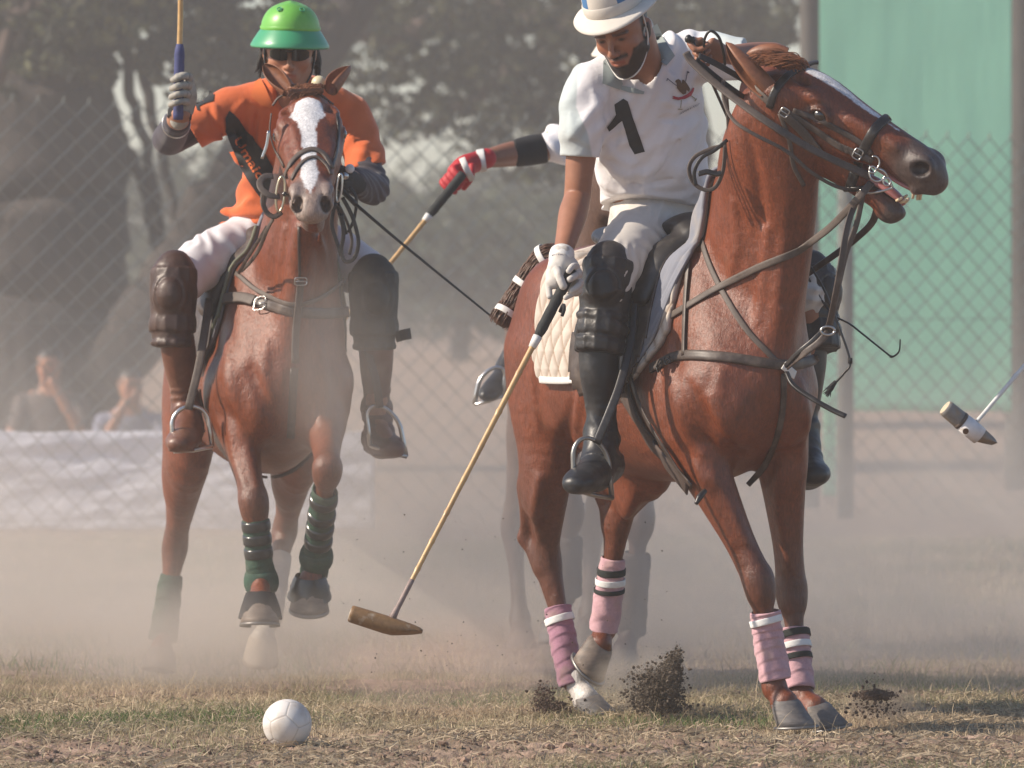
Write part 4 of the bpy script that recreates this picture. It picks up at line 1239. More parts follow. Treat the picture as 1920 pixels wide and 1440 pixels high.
def far_trees():
    lab = ['hazy green bush far off, left of the red glove', 'rounded far tree low between the two riders', 'pale hazy tree in the gap beside the grey sleeve', 'far tree showing beside the orange sleeve', 'low far thicket seen between the fence wires at the left', 'small pale far tree left of the green net', 'far tree in the middle of the gap between the riders']
    for i, (px, top, Y, w, hgt) in enumerate(((760, 300, 150, 2.0, 1.0), (930, 345, 190, 2.4, 1.1), (1040, 300, 170, 1.8, 1.0), (690, 330, 160, 2.0, 1.0), (330, 270, 140, 2.2, 1.2), (1450, 290, 175, 2.2, 1.2), (860, 372, 120, 2.2, .9))):
        z1 = Z_(top, Y); T = thing('tree', (X_(px, Y), Y, 0), lab[i], 'tree', 'far trees beyond the ground')
        mb = MB(); limb(mb, [V3(X_(px, Y), Y, -.1), V3(X_(px, Y) + .1, Y, z1 * .6)], [.16, .10], 8, .0); link('trunk', mb.mesh(), M['bark'], T)
        cs = [(X_(px, Y) + RNG.normal(0, w * .35), Y + RNG.normal(0, .8), z1 * (.25 + .6 * RNG.rand()), w * .42, 1., z1 * .20, 1) for _ in range(12)]
        link('crown', leaf_cloud(cs, 5200, .10, FARCOL), M['leaf'], T)
    cs = [(x, 215 + RNG.normal(0, 5), .5 + 1.1 * RNG.rand(), 1.6, 2., .8, 1) for x in np.arange(-24, 24, .8)]
    link('far_hedge', leaf_cloud(cs, 24000, .16, FARCOL), M['leaf'], None, kind='stuff', label='far-off line of hazy green scrub along the horizon')
far_trees()

# ---------------------------------------------------------------- spectators behind the low sheet
def spectator(px, Y, topy, label, shirt, turn):
    T = thing('person', (X_(px, Y), Y, 0), label, 'person', 'seated spectators')
    x, z = X_(px, Y), Z_(topy, Y)
    V = Vox((x - .45, Y - .5, z - 1.1), (x + .45, Y + .4, z + .06), .014)
    hc = V3(x, Y - .05, z - .12); q, ax = human_head(V, hc, nrm([turn, -1, -.1]), V3(0, 0, 1), 1.0)
    V.chain([(hc + V3(0, .02, -.06), .055), (hc + V3(0, .04, -.16), .07)], V3(1, 0, 0), k=.03)
    V.chain([(hc + V3(0, .05, -.22), (.17, .09)), (hc + V3(0, .06, -.45), (.16, .11)), (hc + V3(0, .08, -.75), (.17, .13))], V3(1, 0, 0), k=.05)
    hand = hc + V3(-.02 * np.sign(turn + .01), -.16, -.10)
    for g in (1, -1):
        V.chain([(hc + V3(.18 * g, .05, -.24), .052), (hc + V3(.24 * g, -.10, -.48), .045), (hand if g * turn < 0 else hc + V3(.05 * g, -.30, -.46), .034)], V3(0, 1, 0), k=.03)
        V.chain([(hc + V3(.09 * g, .06, -.78), .08), (hc + V3(.13 * g, -.34, -.80), .065), (hc + V3(.13 * g, -.36, -1.0), .05)], V3(1, 0, 0), k=.03)
    v, f = V.mesh(1); me = mk(v, f); c = face_colors(v, SKIN * V3(1.3, 1.2, 1.15), hc, ax, 1.)
    set_col(me, c); link('body', me, M['skin'], T)
    W = Vox((x - .4, Y - .45, z - 1.0), (x + .4, Y + .4, z - .22), .014)
    W.chain([(hc + V3(0, .05, -.20), (.13, .09)), (hc + V3(0, .06, -.30), (.19, .115)), (hc + V3(0, .08, -.80), (.19, .15))], V3(1, 0, 0), k=.05)
    for g in (1, -1): W.chain([(hc + V3(.18 * g, .05, -.24), .066), (hc + V3(.22 * g, -.04, -.40), .060)], V3(0, 1, 0), k=.03)
    vox_obj('shirt', W, mat('spectator_cloth', shirt, .9, noise=(8, .1)), T, 1)
    # plastic chair
    ch = MB(); zs = z - .95
    for a, b, r in (((-.22, -.2, 0), (-.22, -.2, zs), .02), ((.22, -.2, 0), (.22, -.2, zs), .02), ((-.22, .25, 0), (-.22, .3, zs + .4), .02), ((.22, .25, 0), (.22, .3, zs + .4), .02)):
        v, f = loft([V3(x, Y, 0) + a, V3(x, Y, 0) + b], r, n=6); ch.add(v, f)
    link('chair', ch.mesh(), M['barrier'], None, label='white chair under ' + label, cat='chair', group='spectators\' chairs')
# ---------------------------------------------------------------- the chestnut pony in front
def build_horse1():
    B = HFrame(.735, 25.12, (.47, -.883))
    V = Vox((-.16, 24.35, -.02), (1.42, 26.75, 2.08), .0055)
    torso(V, B)
    # neck
    l = B.l; up = nrm([.37, .93, .1])
    neck = [(P(1385, 690, 25.36), (.17, .27), l), (P(1402, 590, 25.28), (.145, .25), l), (P(1417, 490, 25.18), (.118, .215), lerp(l, up, .25)), (P(1432, 400, 25.1), (.102, .185), lerp(l, up, .5)),
            (P(1442, 310, 25.0), (.092, .165), lerp(l, up, .8)), (P(1452, 235, 24.94), (.082, .135), up), (P(1462, 180, 24.9), (.072, .10), up)]
    V.chain([(p, r) for p, r, u in neck], np.array([nrm(u) for p, r, u in neck]), k=.05, m=9)
    V.chain([(P(1330, 420, 25.33), .035), (P(1365, 330, 25.22), .034), (P(1390, 240, 25.1), .034), (P(1415, 165, 25.0), .035)], l, k=.05)   # crest
    V.chain([(P(1478, 300, 24.97), .03), (P(1484, 420, 24.99), .036), (P(1470, 560, 25.02), .042), (P(1450, 660, 25.06), .04)], l, k=.07)     # windpipe
    # head
    O = P(1466, 112, 24.95)
    psi, rho = R(20), R(13)
    a = nrm([math.cos(psi) * .893, -math.sin(psi) * .893, -.45])
    side = nrm([-math.sin(psi), -math.cos(psi) * math.cos(rho), -math.sin(rho)])     # the horse's right, towards the viewer
    side = nrm(side - a * np.dot(side, a)); n = nrm(np.cross(side, a)); n = n if n[2] > 0 else -n
    h, j = horse_head(V, O, a, n, side, S=.965, mouth=R(10), ea=.212, es=1.35, base=1.06, wide=1.1, ns=1.14)
    # legs
    SR = B(.06, 1.02, -.15); SL = B(.06, 1.02, .15)
    legs = {}
    rf = [B(.17, .90, -.15), P(1424, 1092, 25.10), P(1452, 1288, 25.10), P(1470, 1318, 25.07)]
    foreleg(V, SR, *rf, u=B.l, sc=1.0)
    lf = [B(.12, .90, .145), P(1484, 1108, 25.34), P(1500, 1300, 25.28), P(1527, 1330, 25.22)]
    foreleg(V, SL, *lf, u=B.l, sc=1.0)
    bk = -B.f
    rh = [P(1028, 850, 26.02), P(1024, 1046, 26.16), P(1076, 1272, 26.10), P(1098, 1312, 26.06)]
    hindleg(V, B(1.08, 1.12, -.13), *rh, u=B.l, back=V3(-.9, .4, .1), sc=1.0)
    lh = [P(1215, 862, 25.80), P(1158, 972, 25.98), P(1134, 1178, 26.05), P(1124, 1208, 26.02)]
    hindleg(V, B(1.0, 1.10, .13), *lh, u=B.l, back=V3(-.9, .4, .1), sc=.95)
    place_folds(V, [([(1338, 895), (1368, 950), (1398, 1015)], .016), ([(1305, 872), (1335, 940), (1375, 1020)], .012),
                    ([(1256, 640), (1262, 720), (1285, 800), (1315, 850)], .026), ([(1330, 745), (1342, 790), (1368, 828)], .007), ([(1352, 700), (1346, 770), (1372, 850)], .018),
                    ([(1468, 715), (1466, 780), (1452, 850), (1432, 905)], -.016), ([(1290, 720), (1330, 790), (1385, 850)], -.016), ([(1496, 385), (1492, 470), (1474, 570)], -.016),
                    ([(1075, 755), (1062, 815), (1052, 880)], -.016), ([(1120, 640), (1095, 720), (1078, 800)], .014), ([(1008, 620), (1000, 720), (1010, 800)], .016),
                    ([(1400, 250), (1420, 330), (1430, 420)], -.010), ([(1375, 380), (1382, 450), (1372, 520)], .012), ([(1440, 430), (1432, 520), (1420, 600)], .012), ([(1500, 720), (1512, 790), (1500, 850)], .018),
                    ([(1010, 900), (1005, 960), (1012, 1010)], .010), ([(1458, 930), (1470, 1000), (1478, 1060)], .010)], k=.03, rise=.45)
    far = lambda p: np.clip((np.linalg.norm(p - h(.2, -.08), axis=1) - .38) / .1, 0, 1) * np.clip((p[:, 2] - .62) / .2, .12, 1)
    v, f = V.mesh(2, 7, far)
    bv = bvh_of(v, f)
    o = thing('polo_pony', B(.6, 0), 'chestnut pony in front with open mouth, pinned ears and pink leg wraps, braking hard', 'pony', 'polo ponies')
    # coat colours: blaze, dark muzzle, white hind pastern, darker knees, painted shade on the right hind
    hd = lambda p: np.stack([(p - O).dot(nrm(a)), (p - O).dot(n), (p - O).dot(side)], 1) / V3(.965, .965 * 1.14, .965)
    def blaze(p, c):
        q = hd(p); nz = hashnoise(p, 60) - .5
        w = np.interp(q[:, 0], [.07, .10, .16, .24, .34, .42], [.0, .020, .026, .019, .011, .004]) + nz * .008
        inside = (q[:, 1] > -.055) & (q[:, 0] > .06) & (q[:, 0] < .44) & (np.linalg.norm(p - O, axis=1) < .9)
        ww = np.clip((w - np.abs(q[:, 2] - .012)) / .003, 0, 1) * inside
        return blend(c, (.62, .61, .62), ww)
    def muzzle(p, c):
        q = hd(p); near = np.linalg.norm(p - O, axis=1) < .95
        w = np.clip((q[:, 0] - .435 + .06 * (hashnoise(p, 25) - .5)) / .07, 0, 1) * near
        c = blend(c, (.060, .048, .044), w * .9)
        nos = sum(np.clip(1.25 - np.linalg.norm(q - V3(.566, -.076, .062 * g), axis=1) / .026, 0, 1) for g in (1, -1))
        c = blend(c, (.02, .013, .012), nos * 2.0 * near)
        pk = np.clip(1 - np.abs(q[:, 1] + .160) / .012, 0, 1) * (q[:, 0] > .5) * (q[:, 0] < .60) * near
        c = blend(c, (.34, .17, .15), pk * 1.4)
        eye = np.clip(1.3 - np.linalg.norm((q - V3(.212, -.062, .1)) / V3(1.4, 1, 1), axis=1) / .034, 0, 1)
        return blend(c, (.035, .02, .014), eye * near)
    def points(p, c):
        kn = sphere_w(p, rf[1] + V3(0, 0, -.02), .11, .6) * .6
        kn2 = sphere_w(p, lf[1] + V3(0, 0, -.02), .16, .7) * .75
        hock_shade = sphere_w(p, rh[1], .26, .8) * .72  # right hind only: dark hock plus the leg's shade put into the coat colour
        c = blend(c, (.07, .032, .022), np.maximum(np.maximum(kn, kn2), hock_shade))
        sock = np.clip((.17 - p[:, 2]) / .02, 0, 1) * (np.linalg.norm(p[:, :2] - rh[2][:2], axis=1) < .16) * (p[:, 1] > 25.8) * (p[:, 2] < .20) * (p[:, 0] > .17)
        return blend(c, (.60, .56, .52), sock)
    me = mk(v, f)
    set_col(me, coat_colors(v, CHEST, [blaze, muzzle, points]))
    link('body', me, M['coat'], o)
    # eyes, ears
    for g in (1, -1):
        eyeball(h(.212, -.062, .081 * g), .0265, o)
    e0 = P(1440, 168, 24.83)
    ear('ear', e0, nrm(P(1366, 84, 24.86) - e0), V3(-.45, -.35, -.8), .19, .040, M['coat_ear'], o)
    ear('ear', h(.0, .0, -.05), nrm([-.9, .2, .05]), V3(.2, .5, .8), .13, .034, M['coat_ear'], o)
    # mouth
    mb = MB(); q = catmull([j(.40, -.130, 0), j(.47, -.118, .0), j(.53, -.118, 0), j(.552, -.124, 0)], 5)
    v_, f_ = loft(q, np.interp(np.linspace(0, 1, len(q)), [0, .5, 1], [.022, .024, .008]), np.interp(np.linspace(0, 1, len(q)), [0, .5, 1], [.014, .012, .006]), uax=side); mb.add(v_, f_)
    link('tongue', mb.mesh(), M['flesh'], o)
    mb = MB(); v_, f_ = loft(catmull([h(.40, -.140, 0), h(.50, -.150, 0), h(.565, -.150, 0)], 5), np.linspace(.030, .024, 11), .010, uax=side); mb.add(v_, f_)
    link('gum', mb.mesh(), M['flesh'], o)
    for up_, fn, y0, y1 in ((1, h, -.142, -.172), (-1, j, -.122, -.104)):
        for i in range(5):
            th = (i - 2) * .42
            cx, cz = .572 - (1 - math.cos(th)) * .05 if up_ > 0 else .545 - (1 - math.cos(th)) * .05, math.sin(th) * .026
            v_, f_ = loft([fn(cx, y0, cz), fn(cx + .006, (y0 + y1) / 2, cz), fn(cx + .010, y1, cz)], [.006, .0068, .006], [.0045, .005, .0035], uax=side, n=8)
            link('tooth', mk(v_, f_), M['teeth'], o)
    # hooves
    hoof('hoof', rf[3], V3(.06, 0, -1), V3(.9, -.55, 0), M['hoof'], o, .97)
    hoof('hoof', lf[3] + V3(0, 0, .006), V3(.2, 0, -1), V3(.93, -.3, -.1), M['hoof'], o, .94)
    hoof('hoof', rh[3] + V3(0, 0, .0), V3(.25, -.1, -1), V3(.8, -.5, 0), M['hoof'], o, .95)
    hoof('hoof', lh[3], V3(-.62, .35, -.70), V3(-.15, -.35, -1), M['hoof_dark'], o, 1.0)
    # leg wraps with their bands
    def wrap(path, rad, turns, mt, bands, phase):
        w = leg_wrap(path, rad, turns, mt, o, phase=phase)
        ax = nrm(path[-1] - path[0]); pp = catmull(path, 20)
        for t, wd, m_, dr, el in bands:
            i = int(t * (len(pp) - 1)); rr = np.interp(t, np.linspace(0, 1, len(rad)), rad)
            ring_band(pp[i], ax, rr * 1.03 + dr + .0035, wd, M[m_], w, 'band_' + ('white' if m_ == 'white_band' else 'black'), tilt=(.10, 0, 0))
        return w
    wrap([P(1434, 1146, 25.10), P(1441, 1200, 25.11), P(1455, 1276, 25.10)], [.044, .041, .042, .044, .047], 7, M['wrap'], [(.19, .020, 'white_band', .0028, 1)], .2)
    wrap([P(1487, 1178, 25.33), P(1492, 1240, 25.31), P(1499, 1294, 25.28)], [.044, .044, .045, .047], 4, M['wrap'], [(.10, .022, 'black_band', .0022, 1), (.29, .020, 'white_band', .0030, 1), (.46, .018, 'black_band', .0022, 1)], .6)
    wrap([P(1045, 1138, 26.14), P(1056, 1200, 26.12), P(1074, 1284, 26.10)], [.040, .038, .040, .043], 7, M['wrap_mauve'], [(.20, .022, 'white_band', .0030, 1)], .4)
    wrap([P(1149, 1046, 26.00), P(1142, 1110, 26.02), P(1132, 1182, 26.05)], [.036, .038, .043, .044], 3, M['wrap'], [(.22, .022, 'black_band', .0022, 1), (.36, .020, 'white_band', .0032, 1), (.49, .014, 'black_band', .0024, 1)], .1)
    return o, B, bv, V, h, j, dict(rf=rf, lf=lf, rh=rh, lh=lh, a=a, n=n, side=side, O=O)
M['coat_ear'] = mat('ear_hair', (.20, .075, .034), .5, noise=(60, .3), bump=(300, .3, .001))
H1 = build_horse1()
# ---------------------------------------------------------------- the chestnut pony galloping at the left, seen from the front
def build_horse2():
    B = HFrame(-.735, 27.42, (.186, -.98), dz=-.03)
    V = Vox((-1.36, 26.3, .0), (-.36, 29.15, 2.06), .0062)
    torso(V, B, .97)
    l = B.l
    neck = [(P(548, 620, 27.62), (.165, .26)), (P(552, 530, 27.58), (.142, .24)), (P(560, 450, 27.50), (.125, .21)), (P(570, 370, 27.42), (.112, .18)), (P(576, 300, 27.35), (.10, .155)), (P(580, 235, 27.30), (.085, .12))]
    V.chain(neck, l, k=.05, m=8)
    V.chain([(P(548, 640, 27.36), .05), (P(560, 520, 27.30), .045), (P(572, 430, 27.24), .038)], l, k=.06)
    O = P(578, 172, 27.22)
    a = nrm([.035, -.860, -.51]); n = nrm([-.02, -.51, .860]); b = nrm(np.cross(a, n))
    h, j = horse_head(V, O, a, n, b, S=.98, mouth=R(3), wide=1.36, base=1.10, ns=1.02, es=1.15, nose=(.592, -.086, .031, .034, .031, .019))
    rf = [B(.16, .95, -.15), P(476, 942, 27.32), P(489, 1080, 27.36), P(488, 1128, 27.28)]
    foreleg(V, B(.05, 1.04, -.15), *rf, u=l, sc=1.02)
    lf = [B(.16, .95, .15), P(614, 880, 27.10), P(592, 1052, 27.40), P(581, 1094, 27.40)]
    foreleg(V, B(.05, 1.04, .15), *lf, u=l, sc=1.02)
    rh = [P(352, 850, 28.42), P(329, 1018, 28.72), P(307, 1188, 28.72), P(302, 1222, 28.66)]
    hindleg(V, B(1.06, 1.12, -.13), *rh, u=l, back=V3(-.1, 1, .1), sc=1.02)
    lh = [P(555, 850, 28.4), P(535, 990, 28.75), P(505, 1160, 28.55), P(492, 1198, 28.48)]
    hindleg(V, B(1.02, 1.12, .13), *lh, u=l, back=V3(-.1, 1, .1), sc=1.0)
    place_folds(V, [([(430, 780), (438, 850), (458, 910)], .014), ([(452, 800), (470, 860), (482, 915)], .012), ([(425, 640), (432, 720), (450, 780)], .022), ([(545, 700), (548, 780), (540, 840)], -.016),
                    ([(500, 640), (496, 720), (510, 790)], .018), ([(600, 640), (606, 720), (600, 790)], .018), ([(535, 430), (528, 500), (520, 560)], .012), ([(600, 430), (606, 500), (600, 560)], .012), ([(470, 690), (500, 760), (530, 800)], -.012),
                    ([(548, 240), (556, 262), (560, 280)], .006)], k=.03, rise=.45)
    far = lambda p: np.clip((np.linalg.norm(p - h(.25, -.08), axis=1) - .42) / .1, 0, 1) * np.clip((p[:, 2] - .65) / .2, .12, 1)
    v, f = V.mesh(2, 6, far)
    bv = bvh_of(v, f)
    o = thing('polo_pony', B(.6, -.06), 'chestnut pony with a broad white blaze, galloping head-on in dark green leg boots', 'pony', 'polo ponies')
    near = lambda p: np.linalg.norm(p - O, axis=1) < .85
    hd = lambda p: np.stack([(p - O).dot(a), (p - O).dot(n), (p - O).dot(b)], 1) / .98
    def blaze(p, c):
        q = hd(p); nz = hashnoise(p, 55, 3) - .5
        w = np.interp(q[:, 0], [.055, .075, .12, .17, .21, .28, .36, .42, .46, .50, .56, .60], [.0, .040, .052, .060, .036, .027, .026, .024, .028, .032, .016, .0]) + nz * .012
        side_ = np.abs(q[:, 2] - .004)
        ww = np.clip((w - side_) / .003, 0, 1) * (q[:, 1] > -.085) * near(p)
        return blend(c, (.66, .65, .66), ww)
    def muzzle(p, c):
        q = hd(p)
        w = np.clip((q[:, 0] - .485 + .05 * (hashnoise(p, 25) - .5)) / .06, 0, 1) * near(p)
        c = blend(c, (.24, .19, .17), w * .85 * (np.abs(q[:, 2]) > .016))
        lip = np.clip((q[:, 0] - .57) / .03, 0, 1) * near(p)
        c = blend(c, (.33, .26, .22), lip * .8)
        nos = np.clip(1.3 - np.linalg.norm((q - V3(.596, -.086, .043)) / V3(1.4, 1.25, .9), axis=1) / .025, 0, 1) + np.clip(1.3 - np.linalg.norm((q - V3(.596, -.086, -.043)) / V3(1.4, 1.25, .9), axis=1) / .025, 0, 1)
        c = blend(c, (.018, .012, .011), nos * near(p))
        mo = np.clip(1.2 - np.abs(q[:, 1] + .157) / .007, 0, 1) * (q[:, 0] > .50) * near(p)
        c = blend(c, (.05, .03, .028), mo * .9)
        for g in (1, -1):
            c = blend(c, (.035, .02, .014), np.clip(1.3 - np.linalg.norm((q - V3(.18, -.062, .1 * g)) / V3(1.3, 1, 1), axis=1) / .026, 0, 1) * near(p))
        return c
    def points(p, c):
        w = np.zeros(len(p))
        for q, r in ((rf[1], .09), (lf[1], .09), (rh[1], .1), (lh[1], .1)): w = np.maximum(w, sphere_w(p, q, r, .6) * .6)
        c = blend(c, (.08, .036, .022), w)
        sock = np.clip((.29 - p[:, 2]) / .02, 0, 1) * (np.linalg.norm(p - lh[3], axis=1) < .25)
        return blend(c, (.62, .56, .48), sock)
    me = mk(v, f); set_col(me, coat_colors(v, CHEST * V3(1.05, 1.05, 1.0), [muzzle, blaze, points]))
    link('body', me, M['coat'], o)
    for g in (1, -1): eyeball(h(.180, -.062, .088 * g), .0225, o)
    bR = 1 if b[0] < 0 else -1
    e0 = h(-.005, .005, .058 * bR); ear('ear', e0, nrm(P(498, 125, 27.28) - e0), V3(.25, -.9, -.2), .135, .031, M['coat_ear'], o)
    e1 = h(-.005, .005, -.068 * bR); ear('ear', e1, nrm(P(650, 132, 27.30) - e1), V3(-.55, -.75, -.2), .135, .031, M['coat_ear'], o)
    # hooves, bell boots and leg boots
    hoof('hoof', rf[3], V3(0, -.12, -1), V3(0, -1, .0), M['hoof_dark'], o, 1.04)
    hoof('hoof', lf[3], V3(-.03, .30, -1), V3(0, -1, -.55), M['hoof_dark'], o, 1.04)
    hoof('hoof', rh[3], V3(-.1, -.2, -1), V3(0, -1, 0), M['hoof_dark'], o, 1.0, False)
    hoof('hoof', lh[3], V3(-.1, .35, -1), V3(0, -1, -.5), M['hoof_pale'], o, 1.0, False)
    def bell(C, ax, r0, r1, L, mt):
        ax = nrm(ax); t = np.linspace(0, 1, 7); q = C + np.outer((t - .35) * L, ax)
        r = r0 + (r1 - r0) * t ** .8
        v_, f_ = loft(q, r, r * 1.05, uax=V3(1, 0, 0), n=26, caps=False)
        v_ = v_ + RNG.normal(0, .0012, v_.shape)
        i_, g_ = loft(q, r - .006, (r - .006) * 1.05, uax=V3(1, 0, 0), n=26, caps=False)
        mb = MB(); mb.add(v_, f_); mb.add(i_, [x[::-1] for x in g_])
        link('bell_boot', mb.mesh(), mt, o)
    bell(rf[3], V3(0, -.12, -1), .046, .073, .085, M['black_cloth'])
    bell(lf[3], V3(-.03, .30, -1), .050, .074, .075, M['boot_shell'])
    def boots(K, Ft, r, straps, fl):
        p0 = lerp(K, Ft, .22); p1 = lerp(K, Ft, 1.14)
        w = leg_wrap([p0, lerp(p0, p1, .5), p1], [r, r * .95, r * 1.0, r * 1.12], 5, M['green_wrap'], o, name='leg_wrap', lip=.002)
        ax = nrm(p1 - p0)
        for t in straps:
            c = lerp(p0, p1, t); q = c + np.outer(np.linspace(-.016, .016, 6), ax)
            rr = r * 1.0 + .0048 + .0018 * np.sin(np.linspace(0, np.pi, 6))
            v_, f_ = loft(q, rr, rr, uax=V3(1, 0, 0), n=26); link('boot_strap', mk(v_, f_), M['boot_shell'], w)
        c = lerp(p0, p1, fl); q = c + np.outer(np.linspace(-.035, .035, 7), ax)
        rr = np.array([.92, 1.0, 1.05, 1.07, 1.06, 1.0, .9]) * (r + .012)
        v_, f_ = loft(q, rr, rr, uax=V3(1, 0, 0), n=26); link('fetlock_cup', mk(v_, f_), M['green_wrap'], w)
    boots(rf[1], rf[2], .042, (.10, .30, .50), .93)
    boots(lf[1], lf[2], .041, (.12, .30, .45, .6), .80)
    leg_wrap([lerp(rh[1], rh[2], .35), lerp(rh[1], rh[2], .7), lerp(rh[1], rh[2], 1.08)], [.036, .040, .048], 4, M['green_wrap'], o)
    leg_wrap([lerp(lh[1], lh[2], .3), lerp(lh[1], lh[2], .7), lerp(lh[1], lh[2], 1.0)], [.036, .038, .042], 4, M['quilt'], o)
    return o, B, bv, V, h, j, dict(rf=rf, lf=lf, rh=rh, lh=lh, a=a, n=n, b=b, O=O, bR=bR)
M['hoof_pale'] = mat('pale_hoof_horn', (.48, .40, .31), .6, noise=(30, .2))
H2 = build_horse2()

# ---------------------------------------------------------------- the third pony, behind in the dust
def build_horse3():
    B = HFrame(.330, 29.6, (.10, -.995), dz=.0)
    V = Vox((-.25, 28.7, -.02), (.85, 31.3, 2.0), .011)
    torso(V, B, 1.0); l = B.l
    V.chain([(B(.2, 1.15), (.16, .26)), (B(.05, 1.4), (.13, .22)), (B(-.12, 1.62), (.10, .16)), (B(-.2, 1.76), (.08, .11))], l, k=.05)
    h, j = horse_head(V, B(-.22, 1.86), V3(.3, -.8, -.6), V3(.2, -.6, .75), nrm([1, .3, 0]), S=1.0)
    g = lambda px, py, Y: P(px, py, Y)
    rf = [B(.17, .9, -.15), g(1068, 960, 29.7), g(1062, 1110, 29.75), g(1040, 1170, 29.7)]
    lf = [B(.17, .9, .15), g(1200, 975, 29.5), g(1182, 1180, 29.55), g(1170, 1222, 29.5)]
    foreleg(V, B(.05, 1.04, -.15), *rf, u=l, sc=1.1); foreleg(V, B(.05, 1.04, .15), *lf, u=l, sc=1.12)
    rh = [B(.95, .86, -.16), g(962, 985, 30.8), g(975, 1160, 30.75), g(978, 1190, 30.7)]
    lh = [B(.92, .86, .16), g(1110, 985, 30.8), g(1105, 1150, 30.75), g(1102, 1180, 30.7)]
    hindleg(V, B(1.06, 1.12, -.13), *rh, u=l, back=V3(-.1, 1, .1), sc=1.1)
    hindleg(V, B(1.02, 1.12, .13), *lh, u=l, back=V3(-.1, 1, .1), sc=1.1)
    v, f = V.mesh(2)
    o = thing('polo_pony', B(.6, 0), 'bay pony almost lost in the dust behind the braking chestnut, only its legs showing', 'pony', 'polo ponies')
    me = mk(v, f); set_col(me, coat_colors(v, np.array([.085, .042, .028])))
    link('body', me, M['coat'], o)
    for q, m_ in ((rf, 'hoof'), (lf, 'hoof_dark'), (rh, 'hoof_dark'), (lh, 'hoof_dark')):
        hoof('hoof', q[3], V3(0, -.1, -1), V3(0, -1, 0), M[m_], o, 1.0, False)
    for q in (rf, lf): leg_wrap([lerp(q[1], q[2], .3), lerp(q[1], q[2], 1.05)], [.046, .050], 5, M['web'], o)
    return o, B
H3 = build_horse3()
